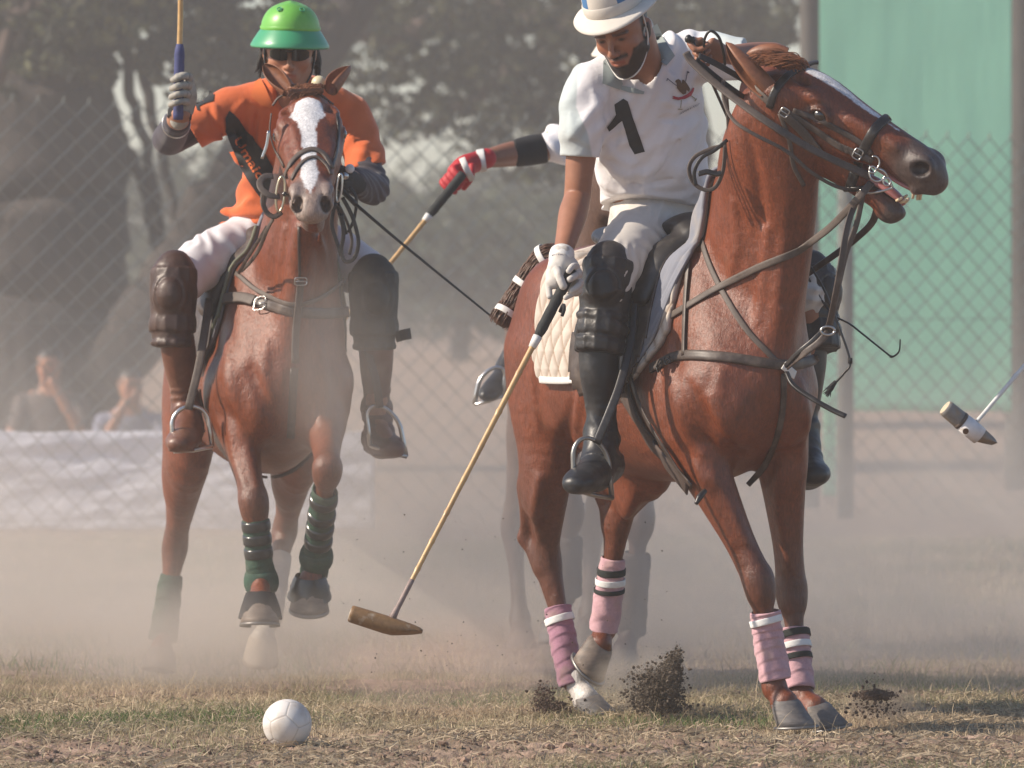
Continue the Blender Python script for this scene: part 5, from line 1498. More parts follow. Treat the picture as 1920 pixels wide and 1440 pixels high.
# ---------------------------------------------------------------- the rider in the white number 1 shirt
def build_rider1():
    o = H1[0]; B = H1[1]
    T = thing('person', P(1235, 430, 25.7), 'rider in a white shirt numbered 1, white helmet and black boots', 'person', 'riders')
    shl = nrm(P(1330, 112, 25.55) - P(1102, 185, 25.38))        # along the shoulders, to his left
    pel = B.l
    # --- body: one skin surface
    V = Vox((.05, 24.75, .50), (1.15, 26.1, 2.22), .0042)
    hc = P(1168, 60, 25.30); hf = nrm([-.36, -.80, -.42]); hu = nrm([-.235, -.22, .95])
    q, ax = human_head(V, hc, hf, hu, 1.02)
    V.chain([(P(1192, 70, 25.40), (.058, .062)), (P(1205, 120, 25.45), (.062, .066)), (P(1212, 175, 25.50), (.10, .075))], shl, k=.03)
    tor = [(P(1212, 180, 25.50), (.16, .085)), (P(1216, 250, 25.56), (.165, .11)), (P(1228, 340, 25.64), (.145, .10)), (P(1235, 405, 25.70), (.155, .11))]
    V.chain(tor, lerp(shl, pel, .3), k=.04)
    # right arm: upper arm, forearm with the bulge below the elbow, wrist
    sh, el, wr = P(1100, 178, 25.40), P(1082, 372, 25.40), P(1052, 488, 25.16)
    V.chain([(sh, .058), (lerp(sh, el, .4), (.050, .053)), (lerp(sh, el, .8), (.042, .046)), (el, (.041, .045)), (lerp(el, wr, .25), (.044, .046)), (lerp(el, wr, .6), (.035, .037)), (wr, (.026, .032))], V3(.9, .3, 0), k=.02)
    V.cone(sh, lerp(sh, el, .45) + V3(.012, -.012, 0), .045, .034, k=.03)
    # left arm goes behind the pony's poll and comes back to the reins
    s2, e2, w2 = P(1322, 118, 25.55), P(1452, 106, 25.28), P(1352, 102, 24.98)
    V.chain([(s2, .056), (lerp(s2, e2, .5), .048), (e2, .042), (lerp(e2, w2, .35), .041), (lerp(e2, w2, .8), (.030, .033)), (w2, (.026, .031))], V3(0, 0, 1), k=.02)
    grip_hand(V, w2, P(1318, 100, 24.93), V3(-.25, -.55, .75), V3(.25, .3, .8), V3(-.8, -.5, .0), .95, r_grip=.014)
    # legs under the clothes
    kR, aR = P(1137, 545, 25.26), P(1122, 800, 25.28)
    kL, aL = P(1508, 560, 25.55), P(1508, 800, 25.60)
    V.chain([(P(1222, 425, 25.64), .10), (P(1180, 480, 25.45), .078), (kR, .050), (lerp(kR, aR, .4), .046), (aR, .034), (P(1112, 885, 25.18), .024)], pel, k=.03)
    V.chain([(P(1262, 425, 25.78), .10), (P(1400, 480, 25.72), .075), (kL, .050), (lerp(kL, aL, .4), .043), (aL, .032), (P(1514, 875, 25.50), .022)], pel, k=.03)
    base = SKIN * V3(1.08, .96, .92)
    v, f = V.mesh(1)
    me = mk(v, f); set_col(me, face_colors(v, base, hc, ax, 1.02, beard=True)); link('body', me, M['skin1'], T)
    bv_body = bvh_of(v, f)
    # beard hair: short strands on chin, jaw and lip
    # --- shirt
    W = Vox((.10, 25.05, 1.42), (.95, 26.0, 2.20), .0042)
    st = [(P(1203, 128, 25.46), (.075, .070)), (P(1206, 150, 25.47), (.125, .085)), (P(1210, 185, 25.49), (.175, .108)), (P(1217, 250, 25.55), (.182, .132)), (P(1226, 320, 25.62), (.170, .130)), (P(1232, 375, 25.67), (.172, .135)), (P(1236, 402, 25.70), (.180, .142))]
    W.chain(st, lerp(shl, pel, .25), k=.03, m=12)
    W.chain([(P(1140, 140, 25.45), .062), (P(1103, 172, 25.40), .074), (P(1090, 225, 25.38), .067), (P(1087, 270, 25.39), .060), (P(1087, 312, 25.40), .056)], V3(1, .2, 0), k=.05)
    W.chain([(P(1260, 100, 25.52), .058), (P(1318, 105, 25.55), .075), (P(1360, 108, 25.46), .068), (P(1402, 110, 25.40), .060)], V3(0, 0, 1), k=.05)
    # folds from the armpits and belly
    place_folds(W, [([(1112, 172), (1124, 230), (1118, 300)], .012), ([(1140, 160), (1156, 230), (1150, 300)], -.010), ([(1108, 205), (1088, 245), (1070, 258)], .009), ([(1112, 220), (1098, 265)], .009),
                    ([(1308, 185), (1280, 196), (1240, 190)], .010), ([(1310, 205), (1275, 222), (1235, 222)], -.009), ([(1310, 225), (1280, 250), (1240, 268)], .011), ([(1310, 255), (1290, 300), (1262, 340)], .011), ([(1300, 290), (1268, 330), (1225, 345)], -.010),
                    ([(1130, 300), (1170, 322), (1240, 318)], .011), ([(1135, 322), (1190, 345), (1262, 342)], -.010), ([(1136, 342), (1190, 365), (1280, 362)], .012), ([(1318, 310), (1270, 345), (1205, 350)], .010),
                    ([(1140, 368), (1200, 385), (1290, 380)], -.009), ([(1320, 345), (1262, 372), (1190, 380)], .011), ([(1215, 325), (1240, 280), (1258, 236)], .009), ([(1225, 330), (1255, 290), (1275, 250)], -.008),
                    ([(1135, 260), (1150, 290), (1190, 304)], .010), ([(1240, 120), (1262, 150), (1290, 168)], .007), ([(1070, 215), (1080, 250), (1104, 272)], .008)], mul=1.55)
    displaced(W, lambda p: folds(p, V3(.45, .3, .85), .085, .011, 4., 3) * np.clip((1.72 - p[:, 2]) / .08, 0, 1) + folds(p, V3(.8, .2, -.6), .07, .009, 5., 8) + folds(p, V3(.2, .2, 1), .045, .006, 6, 12) * np.clip((1.60 - p[:, 2]) / .06, 0, 1))
    hem_c = P(1236, 398, 25.70)
    W.cut(hem_c, V3(-.06, -.22, -1), .003)
    W.cut(P(1087, 295, 25.40), V3(-.45, -.1, -1), .003) if False else None
    # sleeve openings: cut only near the sleeves
    def sleeve_cut(W, c, n, r):
        n = nrm(n); i = np.argwhere(W.f < .05); p = i * W.h + W.lo; d = (p - c).dot(n); far = np.linalg.norm(p - c - np.outer(d, n), axis=1) < r
        sel = far & (d > -.03) & (d < .16); ii = i[sel]; W.f[ii[:, 0], ii[:, 1], ii[:, 2]] = np.maximum(W.f[ii[:, 0], ii[:, 1], ii[:, 2]], d[sel])
    sleeve_cut(W, P(1088, 294, 25.40), V3(-.05, 0, -1), .075)
    sleeve_cut(W, P(1396, 110, 25.41), V3(1, -.2, 0), .085)
    # collar opening: a V at the throat
    nk = P(1200, 118, 25.42)
    W.cone(P(1203, 85, 25.40), P(1200, 140, 25.43), (.070, .066), (.064, .060), U=shl, k=.004, op=-1)
    W.cone(P(1202, 130, 25.33), P(1198, 168, 25.36), .034, .010, k=.006, op=-1)
    def sc(v):
        c = np.tile([.74, .73, .75], (len(v), 1)).astype(float)
        g = np.array([.46, .52, .53])
        # grey side panels and sleeves with the seam running from the neck to the armpit
        x = (v[:, 0] / v[:, 1] * F + CX); y = HY - (v[:, 2] - CH) / v[:, 1] * F
        seam = np.interp(y, [95, 140, 200, 250, 300], [1098, 1086, 1082, 1104, 1114])
        w = np.clip((seam - x) / 4, 0, 1) * (y < 302)
        w2 = np.clip((x - (1330 + (y - 60) * .7)) / 4, 0, 1) * (y < 135)
        c = blend(c, g, np.maximum(w, w2))
        c = blend(c, (.56, .50, .44), np.clip((fbm(v, 5, 3, 4) - .55) * 2, 0, .25))
        return c
    so, sv, sf = vox_obj('shirt', W, M['white_shirt'], T, 1, sc)
    bs = bvh_of(sv, sf)
    # collar: two grey-lined flaps
    def flap(pts, wid, mt, nm='collar'):
        p_, n_ = on(pts, [bs, bv_body], 6, .006); strap(nm, p_, n_, wid, .004, mt, so)
    def panel(poly, mt, nm, off=.004, parent=so, bvs=None):
        return surf_print(nm, grid_poly(poly, 9), lambda x, y: (x, y), bvs or [bs], mt, parent, off)
    panel([(1131, 118), (1137, 112), (1150, 134), (1162, 146), (1166, 158), (1160, 168), (1128, 158)], M['collar_grey'], 'collar', .007)
    panel([(1222, 52), (1232, 44), (1244, 70), (1262, 104), (1247, 124), (1232, 104), (1224, 78)], M['collar_grey'], 'collar', .007)
    panel([(1160, 160), (1190, 166), (1208, 172), (1206, 177), (1180, 174), (1162, 168)], M['collar_grey'], 'placket', .006)
    # the number and the crest
    panel([(1152, 196), (1169, 185), (1177, 190), (1187, 222), (1200, 258), (1209, 284), (1190, 289), (1180, 272), (1167, 226), (1142, 247), (1137, 238), (1155, 215)], M['print_black'], 'number', .003)
    cx, cy = 1278, 166
    def cr(poly, mt, nm): 
        panel([(1200 + x / 9., 100 + y / 9.) for x, y in poly], mt, nm, .003)
    cr([(588, 480), (600, 455), (640, 440), (672, 460), (690, 510), (700, 455), (725, 450), (760, 490), (810, 560), (835, 605), (820, 650), (775, 610), (770, 680), (720, 700), (660, 640), (615, 580), (610, 500)], M['print_brown'], 'crest')
    cr([(535, 725), (560, 720), (640, 745), (700, 735), (790, 690), (850, 630), (880, 578), (905, 590), (885, 650), (850, 720), (760, 775), (640, 795), (530, 765), (555, 748)], M['print_red'], 'crest_ribbon')
    for a_, b_ in (((460, 430), (610, 545)), ((790, 315), (755, 480)), ((692, 795), (680, 915)), ((850, 720), (935, 780))):
        d = nrm(V3(b_[0] - a_[0], b_[1] - a_[1], 0)); n_ = (-d[1] * 6, d[0] * 6)
        cr([(a_[0] + n_[0], a_[1] + n_[1]), (b_[0] + n_[0], b_[1] + n_[1]), (b_[0] - n_[0], b_[1] - n_[1]), (a_[0] - n_[0], a_[1] - n_[1])], M['print_gold'] if a_[1] > 600 else M['print_navy'], 'crest_mallet')
    for p_ in ([(440, 470), (450, 425), (480, 425), (470, 440), (458, 445), (455, 472)], [(775, 320), (795, 300), (830, 325), (815, 340)], [(630, 930), (710, 930), (705, 942), (635, 942)], [(905, 805), (940, 762), (948, 772), (918, 812)]):
        cr(p_, M['print_gold'] if p_[0][1] > 700 else M['print_navy'], 'crest_mallet')
    tm = text_mesh('JODHPUR POLO', 1.0, .25, bold=.012)
    xs = [x for x, y in tm[0]]; wd = max(xs) - min(xs)
    def place(x, y):
        t = x / wd; X = 662 + 320 * t; Y = 1022 - 155 * t - 38 * (t - t * t) * 0; dx, dy = .90, -.43
        return 1200 + (X + y * 52 * .40) / 9., 100 + (Y - y * 52) / 9.
    surf_print('lettering', tm, place, [bs], M['print_navy'], so, .003)
    # --- breeches
    Q = Vox((.10, 25.0, 1.15), (1.05, 26.05, 1.66), .005)
    Q.chain([(P(1236, 385, 25.68), (.155, .115)), (P(1236, 425, 25.72), (.165, .12)), (P(1236, 450, 25.76), (.15, .11))], pel, k=.03)
    Q.chain([(P(1228, 418, 25.64), (.105, .108)), (P(1196, 452, 25.48), (.092, .096)), (P(1160, 492, 25.34), (.080, .082)), (P(1140, 545, 25.27), (.062, .064)), (P(1137, 590, 25.26), .055)], V3(.8, .5, .3), k=.05)
    Q.chain([(P(1262, 418, 25.74), (.11, .115)), (P(1360, 465, 25.76), (.095, .1)), (P(1470, 520, 25.62), (.075, .08)), (P(1508, 560, 25.55), .065)], V3(.2, .9, .3), k=.05)
    displaced(Q, lambda p: folds(p, V3(.5, .2, .8), .05, .009, 7., 2) + folds(p, V3(.9, .2, -.5), .04, .005, 9., 6))
    vox_obj('breeches', Q, M['breeches1'], T, 2)
    # --- knee guards and boots
    def guard(kn, up_, dn, U, fw, big, mt, pz):
        """kn knee cap centre, up_/dn the guard's ends"""
        G = Vox(np.minimum(up_, dn) - .16, np.maximum(up_, dn) + .16, .004)
        ax_ = nrm(dn - up_); L_ = np.linalg.norm(dn - up_)
        G.chain([(up_, (.064, .060)), (lerp(up_, dn, .12), (.076, .074)), (lerp(up_, dn, .4), (.078, .074)), (lerp(up_, dn, .62), (.073, .070)), (lerp(up_, dn, .8), (.072, .070)), (dn, (.066, .064))], U, k=.01)
        G.cut(dn - ax_ * .005, ax_, .008)
        A_ = [np.cross(fw, ax_), fw, ax_]
        c_ = lerp(up_, dn, .30) + fw * .062
        G.ell(c_, (.060, .034, .064), A_, k=.012)
        G.ell(c_ + fw * .016, (.050, .026, .052), A_, k=.002, op=-1) if False else None
        a_ = np.linspace(0, 2 * np.pi, 20); rg = [c_ + fw * (.026 - .006 * abs(math.cos(t))) + A_[0] * math.cos(t) * .047 + A_[2] * math.sin(t) * .050 for t in a_]
        for i_ in range(19): G.cone(rg[i_], rg[i_ + 1], .0035, k=.004, op=-1)
        G.ell(c_ + fw * .022, (.042, .020, .045), A_, k=.004)
        # rolled edges and straps
        for t_, rr, w_ in ((.06, .0745, .016), (.60, .0765, .010), (.73, .0770, .018), (.90, .0740, .020)):
            q_ = lerp(up_, dn, t_); u_ = nrm(np.cross(ax_, fw)); vv = np.cross(ax_, u_)
            a_ = np.linspace(0, 2 * np.pi, 14)
            pts = q_ + np.outer(np.cos(a_) * rr, u_) + np.outer(np.sin(a_) * rr * .97, vv)
            for i_ in range(13): G.cone(pts[i_], pts[i_ + 1], (.0045, w_), U=nrm(pts[i_] - q_), k=.005)
        displaced(G, lambda p: (fbm(p, 28, 3, 2) - .5) * .004 - .0035 * np.abs(np.sin((p.dot(ax_) * 46 + fbm(p, 9, 2) * 5))) ** 6 * (((p - up_).dot(ax_)) > .1))
        return vox_obj('knee_guard', G, mt, pz, 1)
    guard(None, P(1142, 487, 25.29), P(1124, 668, 25.24), V3(1, .1, 0), nrm([-.12, -1, .12]), 1, M['pad_black'], T)
    guard(None, P(1520, 505, 25.62), P(1530, 660, 25.56), V3(.4, .9, 0), nrm([.70, -.7, .1]), 1, M['pad_black'], T)
    for top, an, toe, heel in ((P(1122, 640, 25.26), P(1128, 822, 25.26), P(1078, 908, 25.06), P(1146, 872, 25.28)),
                               (P(1515, 640, 25.60), P(1505, 815, 25.60), P(1527, 890, 25.38), P(1505, 880, 25.62))):
        K = Vox(np.minimum(np.minimum(top, toe), heel) - .14, np.maximum(np.maximum(top, toe), heel) + .14, .004)
        boot(K, top, an, toe, heel, (.060, .058), nrm(np.cross(toe - heel, V3(0, 0, 1))), 1.22)
        fd = nrm(toe - heel); dn_ = nrm(V3(0, 0, -1) - fd * np.dot(V3(0, 0, -1), fd))
        K.chain([(heel + dn_ * .030, (.030, .010)), (lerp(heel, toe, .4) + dn_ * .030, (.034, .007)), (lerp(heel, toe, .8) + dn_ * .023, (.041, .007)), (toe + dn_ * .015 + fd * .006, (.027, .006))], np.cross(fd, dn_), k=.003)
        displaced(K, lambda p: -.004 * np.abs(np.sin(p[:, 2] * 60 + fbm(p, 12, 2) * 9)) ** 4 * (np.linalg.norm(p - an, axis=1) < .11) + (fbm(p, 16, 2) - .5) * .005)
        vox_obj('boot', K, M['boot_black'], T, 1)
    # --- helmet: domed crown, broad brim, chin strap
    brim_c = q(0, .000, .077); r_, f_, u_ = ax
    tilt = nrm(u_ + f_ * .02)
    n = 56; a_ = np.arange(n) * 2 * np.pi / n
    def ring(rs, rfw, rbk, z, y0=0.):
        cs, sn = np.cos(a_), np.sin(a_)
        ry = np.where(sn > 0, rfw, rbk)
        return brim_c + np.outer(cs * rs, r_) + np.outer(sn * ry + y0, f_) + np.outer(z + .010 * (np.cos(2 * a_)) * (rs > .12), tilt)
    def rev(rows):
        v_ = np.vstack(rows); fs = []
        for i in range(len(rows) - 1):
            for j in range(n): fs.append((i * n + j, i * n + (j + 1) % n, (i + 1) * n + (j + 1) % n, (i + 1) * n + j))
        return v_, fs
    hel = thing('helmet', (0, 0, 0), None, None); hel.parent = T; hel.location = -T.location
    v_, fs = rev([ring(.082, .098, .098, .0), ring(.122, .138, .134, -.010), ring(.130, .147, .142, -.014), ring(.131, .149, .144, -.010), ring(.124, .140, .134, -.003), ring(.090, .106, .106, .010)])
    link('brim', mk(v_, fs), M['hat_white'], hel)
    v_, fs = rev([ring(.0895, .1055, .1055, .009), ring(.0925, .1085, .108, .018), ring(.0925, .1085, .108, .040), ring(.0895, .1055, .105, .045)])
    link('hat_band', mk(v_, fs), M['hat_white'], hel)
    rows = [ring(.088 * math.cos(t) ** .62 + .001, .104 * math.cos(t) ** .62 + .001, .104 * math.cos(t) ** .62 + .001, .035 + .105 * math.sin(t)) for t in np.linspace(0, math.pi / 2 - .01, 12)]
    v_, fs = rev(rows); me = mk(v_, fs); me.materials.append(M['hat_white']); me.materials.append(M['hat_blue'])
    mi = [1 if ((k % n) * 360 / n + 55) % 90 < 26 else 0 for k in range(len(fs))]
    me.polygons.foreach_set('material_index', mi)
    link('crown', me, None, hel)
    # chin strap along the left side of the face and below the chin
    tube('chin_strap', [q(.080, -.002, .045), q(.083, .004, .0), q(.076, .012, -.045), q(.058, .035, -.085), q(.03, .06, -.118), q(0, .066, -.124), q(-.035, .058, -.112), q(-.06, .03, -.08), q(-.080, .008, -.02), q(-.081, 0, .045)], .0024, M['white_tape'], hel, n=6)
    strap('chin_strap', *(lambda p: (np.array(p), np.array([r_] * len(p))))([q(.084, .004, .04), q(.087, .008, .0), q(.082, .012, -.04)]), .016, .003, M['white_tape'], hel)
    # --- right glove gripping the mallet
    gA, gB = P(1058, 532, 25.10), P(1000, 640, 25.03)
    axm = nrm(gB - gA)
    G = Vox(P(1055, 535, 25.12) - .14, P(1055, 535, 25.12) + .15, .0026)
    gc = P(1056, 536, 25.10)
    G.chain([(P(1053, 478, 25.17), (.034, .036)), (P(1052, 496, 25.15), (.032, .034))], V3(1, .2, 0), k=.01)
    # back of the hand and thumb to the left, fingers wrapping round from the right
    G.chain([(P(1050, 490, 25.15), (.030, .026)), (P(1044, 512, 25.13), (.033, .024)), (P(1040, 530, 25.11), (.028, .020))], V3(1, 0, 0), k=.014)
    G.chain([(P(1072, 497, 25.16), .020), (P(1076, 516, 25.16), .021), (P(1074, 540, 25.15), .020)], V3(1, 0, 0), k=.02)
    finger(G, [P(1044, 506, 25.10), P(1050, 522, 25.075), P(1056, 537, 25.068)], .0140)              # thumb
    finger(G, [P(1033, 520, 25.12), P(1029, 538, 25.11), P(1031, 556, 25.10)], .0115)                # index, pointing down the grip
    finger(G, [P(1080, 500, 25.14), P(1074, 499, 25.105), P(1066, 508, 25.08)], .0112)
    finger(G, [P(1086, 512, 25.14), P(1078, 518, 25.095), P(1068, 524, 25.075)], .0115)
    finger(G, [P(1088, 530, 25.13), P(1082, 538, 25.09), P(1072, 545, 25.072)], .0112)
    finger(G, [P(1086, 545, 25.12), P(1074, 550, 25.085), P(1061, 558, 25.070)], .0108)
    G.cone(P(1076, 505, 25.15), P(1080, 545, 25.14), .018, .018, k=.012)
    displaced(G, lambda p: (fbm(p, 60, 2) - .5) * .003)
    go, _, _ = vox_obj('glove', G, M['white_glove'], T, 1)
    # wrist band with lettering
    wb = [P(1054, 472, 25.185), P(1052, 494, 25.155)]; wa = nrm(wb[1] - wb[0])
    qq = wb[0] + np.outer(np.linspace(0, np.linalg.norm(wb[1] - wb[0]), 5), wa)
    v_, fs = loft(qq, [.0365, .0385, .0388, .0385, .0365], [.038, .040, .0405, .040, .038], uax=V3(1, .1, 0), n=30)
    wbm = mk(v_, fs); wo = link('wristband', wbm, M['white_tape'], T); bw = bvh_of(v_, fs)
    tm = text_mesh('ona', 1.0, .3)
    xs = [x for x, y in tm[0]]; wd = max(xs)
    surf_print('lettering', tm, lambda x, y: (1058 - (x / wd - .0) * 23, 473.5 + y * 10 - 5 * math.sin(math.pi * (x / wd)) * .4 + 5), [bw], M['print_navy'], wo, .002)
    return T, bv_body, bs, q
R1 = build_rider1()
# ---------------------------------------------------------------- the rider in the orange shirt
def guard_at(kn_up, kn_dn, U, fw, mt, pz, S=1.0, caps=.34, vox=.0045):
    G = Vox(np.minimum(kn_up, kn_dn) - .16, np.maximum(kn_up, kn_dn) + .16, vox)
    ax_ = nrm(kn_dn - kn_up)
    G.chain([(kn_up, (.060 * S, .056 * S)), (lerp(kn_up, kn_dn, .15), (.079 * S, .076 * S)), (lerp(kn_up, kn_dn, .45), (.077 * S, .074 * S)), (lerp(kn_up, kn_dn, .8), (.068 * S, .066 * S)), (kn_dn, (.060 * S, .058 * S))], U, k=.01)
    G.cut(kn_dn - ax_ * .005, ax_, .008)
    A_ = [np.cross(fw, ax_), fw, ax_]
    c_ = lerp(kn_up, kn_dn, caps) + fw * .058
    G.ell(c_, (.060, .034, .074), A_, k=.010)
    t_ = np.linspace(0, 2 * np.pi, 20); rg = [c_ + fw * (.026 - .006 * abs(math.cos(t))) + A_[0] * math.cos(t) * .046 + A_[2] * math.sin(t) * .058 for t in t_]
    for i_ in range(19): G.cone(rg[i_], rg[i_ + 1], .0035, k=.004, op=-1)
    G.ell(c_ + fw * .022, (.038, .022, .050), A_, k=.004)
    u_ = nrm(np.cross(ax_, fw)); vv = np.cross(ax_, u_); a_ = np.linspace(0, 2 * np.pi, 14)
    for t_, rr, w_ in ((.10, .076 * S, .022), (.70, .074 * S, .026), (.93, .066 * S, .010)):
        pts = lerp(kn_up, kn_dn, t_) + np.outer(np.cos(a_) * rr, u_) + np.outer(np.sin(a_) * rr * .97, vv)
        for i_ in range(13): G.cone(pts[i_], pts[i_ + 1], (.005, w_), U=nrm(np.cross(pts[i_ + 1] - pts[i_], ax_)), k=.005)
    displaced(G, lambda p: (fbm(p, 28, 3, 2) - .5) * .004)
    return vox_obj('knee_guard', G, mt, pz, 1)

def build_rider2():
    B = H2[1]
    T = thing('person', P(520, 450, 27.95), 'rider in an orange shirt with black sash, green helmet and dark glasses', 'person', 'riders')
    shl = nrm(P(655, 215, 27.78) - P(432, 198, 27.68)); pel = B.l
    V = Vox((-1.32, 26.85, .70), (-.30, 28.4, 2.24), .0046)
    hc = P(543, 104, 27.52); hf = nrm([.02, -.985, -.12]); hu = nrm([.03, -.12, .99])
    S = 1.0
    q, ax = human_head(V, hc, hf, hu, S)
    V.chain([(P(543, 128, 27.60), (.052, .055)), (P(545, 165, 27.66), (.055, .06)), (P(545, 210, 27.72), (.10, .075))], shl, k=.03)
    V.chain([(P(545, 215, 27.74), (.16, .08)), (P(545, 290, 27.80), (.15, .10)), (P(535, 380, 27.88), (.13, .10)), (P(528, 440, 27.95), (.15, .11))], shl, k=.04)
    sh, el, wr = P(432, 205, 27.66), P(318, 262, 27.52), P(338, 215, 27.22)
    V.chain([(sh, .056), (lerp(sh, el, .5), .050), (el, (.044, .047)), (lerp(el, wr, .3), .045), (wr, (.030, .034))], V3(0, 0, 1), k=.02)
    s2, e2, w2 = P(655, 215, 27.78), P(698, 352, 27.55), P(655, 335, 27.25)
    V.chain([(s2, .056), (lerp(s2, e2, .5), .050), (e2, (.044, .047)), (lerp(e2, w2, .3), .045), (w2, (.030, .034))], V3(0, 0, 1), k=.02)
    kR, aR = P(325, 560, 27.50), P(345, 770, 27.60)
    kL, aL = P(700, 560, 27.62), P(708, 775, 27.75)
    V.chain([(P(490, 455, 27.95), .10), (P(410, 485, 27.75), .078), (kR, .050), (aR, .036), (P(335, 825, 27.45), .026)], pel, k=.03)
    V.chain([(P(560, 455, 27.98), .10), (P(640, 485, 27.82), .078), (kL, .050), (aL, .036), (P(730, 835, 27.62), .026)], pel, k=.03)
    v, f = V.mesh(1)
    base = SKIN * V3(1.30, 1.2, 1.15)
    me = mk(v, f); set_col(me, face_colors(v, base, hc, ax, S)); link('body', me, M['skin'], T)
    bv_body = bvh_of(v, f)
    # --- shirt
    W = Vox((-1.25, 27.2, 1.42), (-.38, 28.3, 2.02), .0046)
    W.chain([(P(545, 168, 27.68), (.075, .07)), (P(545, 190, 27.70), (.14, .085)), (P(545, 225, 27.74), (.175, .10)), (P(546, 290, 27.79), (.165, .118)), (P(538, 350, 27.84), (.150, .115)), (P(524, 400, 27.90), (.150, .118)), (P(516, 432, 27.94), (.160, .125))], shl, k=.03, m=12)
    W.chain([(P(490, 190, 27.68), .060), (P(432, 205, 27.66), .072), (P(390, 228, 27.61), .067), (P(350, 252, 27.56), .063)], V3(0, 0, 1), k=.05)
    W.chain([(P(610, 195, 27.72), .062), (P(652, 218, 27.76), .074), (P(672, 262, 27.70), .068), (P(690, 318, 27.62), .064)], V3(0, 0, 1), k=.05)
    place_folds(W, [([(426, 256), (410, 222), (402, 196)], .011), ([(430, 254), (440, 215), (458, 190)], .011), ([(418, 252), (402, 232), (392, 205)], -.005), ([(430, 285), (460, 306), (500, 312)], .011), ([(414, 398), (455, 402), (500, 392)], .012),
                    ([(410, 412), (450, 412), (498, 404)], -.010), ([(410, 420), (450, 424), (500, 416)], .011), ([(474, 205), (468, 250), (476, 300)], .010), ([(482, 210), (478, 250), (484, 290)], -.009), ([(492, 215), (488, 270), (484, 310)], .009),
                    ([(366, 240), (388, 256), (420, 262)], .009), ([(655, 245), (668, 268), (690, 272)], .007), ([(664, 285), (688, 292)], .006), ([(440, 300), (438, 340), (430, 380)], .010)], mul=1.5)
    displaced(W, lambda p: folds(p, V3(.5, .3, .8), .08, .009, 4., 33) * np.clip((1.74 - p[:, 2]) / .08, 0, 1) + folds(p, V3(.85, .2, -.5), .08, .006, 4., 48))
    W.cut(P(520, 432, 27.92), V3(-.10, -.1, -1), .003)
    def sleeve_cut(c, n, r):
        n = nrm(n); i = np.argwhere(W.f < .05); p = i * W.h + W.lo; d = (p - c).dot(n); far = np.linalg.norm(p - c - np.outer(d, n), axis=1) < r
        sel = far & (d > -.03) & (d < .16); ii = i[sel]; W.f[ii[:, 0], ii[:, 1], ii[:, 2]] = np.maximum(W.f[ii[:, 0], ii[:, 1], ii[:, 2]], d[sel])
    sleeve_cut(P(361, 246, 27.56), V3(-.9, 0, -.5), .085); sleeve_cut(P(687, 314, 27.62), V3(.25, -.1, -1), .085)
    W.cone(P(544, 140, 27.60), P(546, 185, 27.60), (.062, .060), (.056, .052), U=shl, k=.004, op=-1)
    W.cone(P(546, 180, 27.54), P(548, 225, 27.56), .028, .006, k=.004, op=-1)
    so, sv, sf = vox_obj('shirt', W, M['orange_shirt'], T, 1, lambda v: np.tile([.62, .13, .035], (len(v), 1)) * (.95 + .1 * fbm(v, 7, 2)[:, None]))
    bs = bvh_of(sv, sf)
    def panel(poly, mt, nm, off=.004, parent=so, bvs=None, step=9):
        return surf_print(nm, grid_poly(poly, step), lambda x, y: (x, y), bvs or [bs], mt, parent, off)
    panel([(429, 208), (440, 216), (468, 250), (500, 290), (520, 330), (520, 400), (490, 372), (462, 330), (438, 285), (422, 245), (421, 222)], M['print_black'], 'sash', .005)
    sm = [c for c in so.children if c.name.startswith('sash')][0].data
    bsash = BVHTree.FromPolygons([v_.co[:] for v_ in sm.vertices], [p_.vertices[:] for p_ in sm.polygons])
    panel([(390, 182), (392, 170), (398, 172), (402, 180), (400, 190), (386, 194), (374, 200), (375, 208), (370, 208), (366, 194), (380, 188)], M['print_black'], 'number', .003)
    M['collar_orange'] = mat('orange_collar', (.66, .16, .04), .85)
    panel([(470, 182), (480, 156), (490, 150), (498, 165), (512, 196), (506, 202), (488, 196)], M['collar_orange'], 'collar', .008)
    tm = text_mesh('Umaid', 1.0, .25, bold=.015)
    xs = [x for x, y in tm[0]]; wd = max(xs)
    def place(x, y):
        t = x / wd; s_ = t * 88
        px = 437 + s_ * .545; py = 262 + s_ * .87
        return px + y * 25 * .84, py - y * 25 * .50
    surf_print('lettering', tm, place, [bsash], M['print_orange'], so, .002)
    # --- arm sleeves, breeches
    A_ = Vox((-1.27, 26.95, 1.55), (-.96, 27.75, 2.05), .004)
    A_.chain([(lerp(sh, el, .60), .050), (el, (.050, .053)), (lerp(el, wr, .3), (.050, .050)), (lerp(el, wr, .72), (.040, .043))], V3(0, 0, 1), k=.02)
    displaced(A_, lambda p: -.0016 * np.abs(np.sin(p.dot(nrm(wr - el)) * 210)) ) 
    vox_obj('arm_sleeve', A_, M['navy_sleeve'], T, 1)
    A_ = Vox((-.62, 27.1, 1.45), (-.36, 27.95, 1.95), .004)
    A_.chain([(lerp(s2, e2, .62), .050), (lerp(s2, e2, .8), .053), (e2, (.052, .056)), (lerp(e2, w2, .3), (.052, .052)), (lerp(e2, w2, .85), (.040, .043))], V3(0, 0, 1), k=.02)
    displaced(A_, lambda p: folds(p, V3(.3, .3, .9), .03, .004, 9., 5))
    vox_obj('arm_sleeve', A_, M['navy_sleeve'], T, 1)
    Q = Vox((-1.25, 27.2, 1.10), (-.35, 28.3, 1.64), .005)
    Q.chain([(P(520, 420, 27.90), (.14, .11)), (P(522, 450, 27.95), (.16, .115)), (P(525, 475, 27.98), (.15, .11))], pel, k=.03)
    Q.chain([(P(490, 450, 27.93), (.10, .105)), (P(410, 478, 27.76), (.088, .092)), (P(345, 522, 27.56), (.074, .076)), (P(325, 570, 27.5), .058)], V3(.5, .3, .8), k=.05)
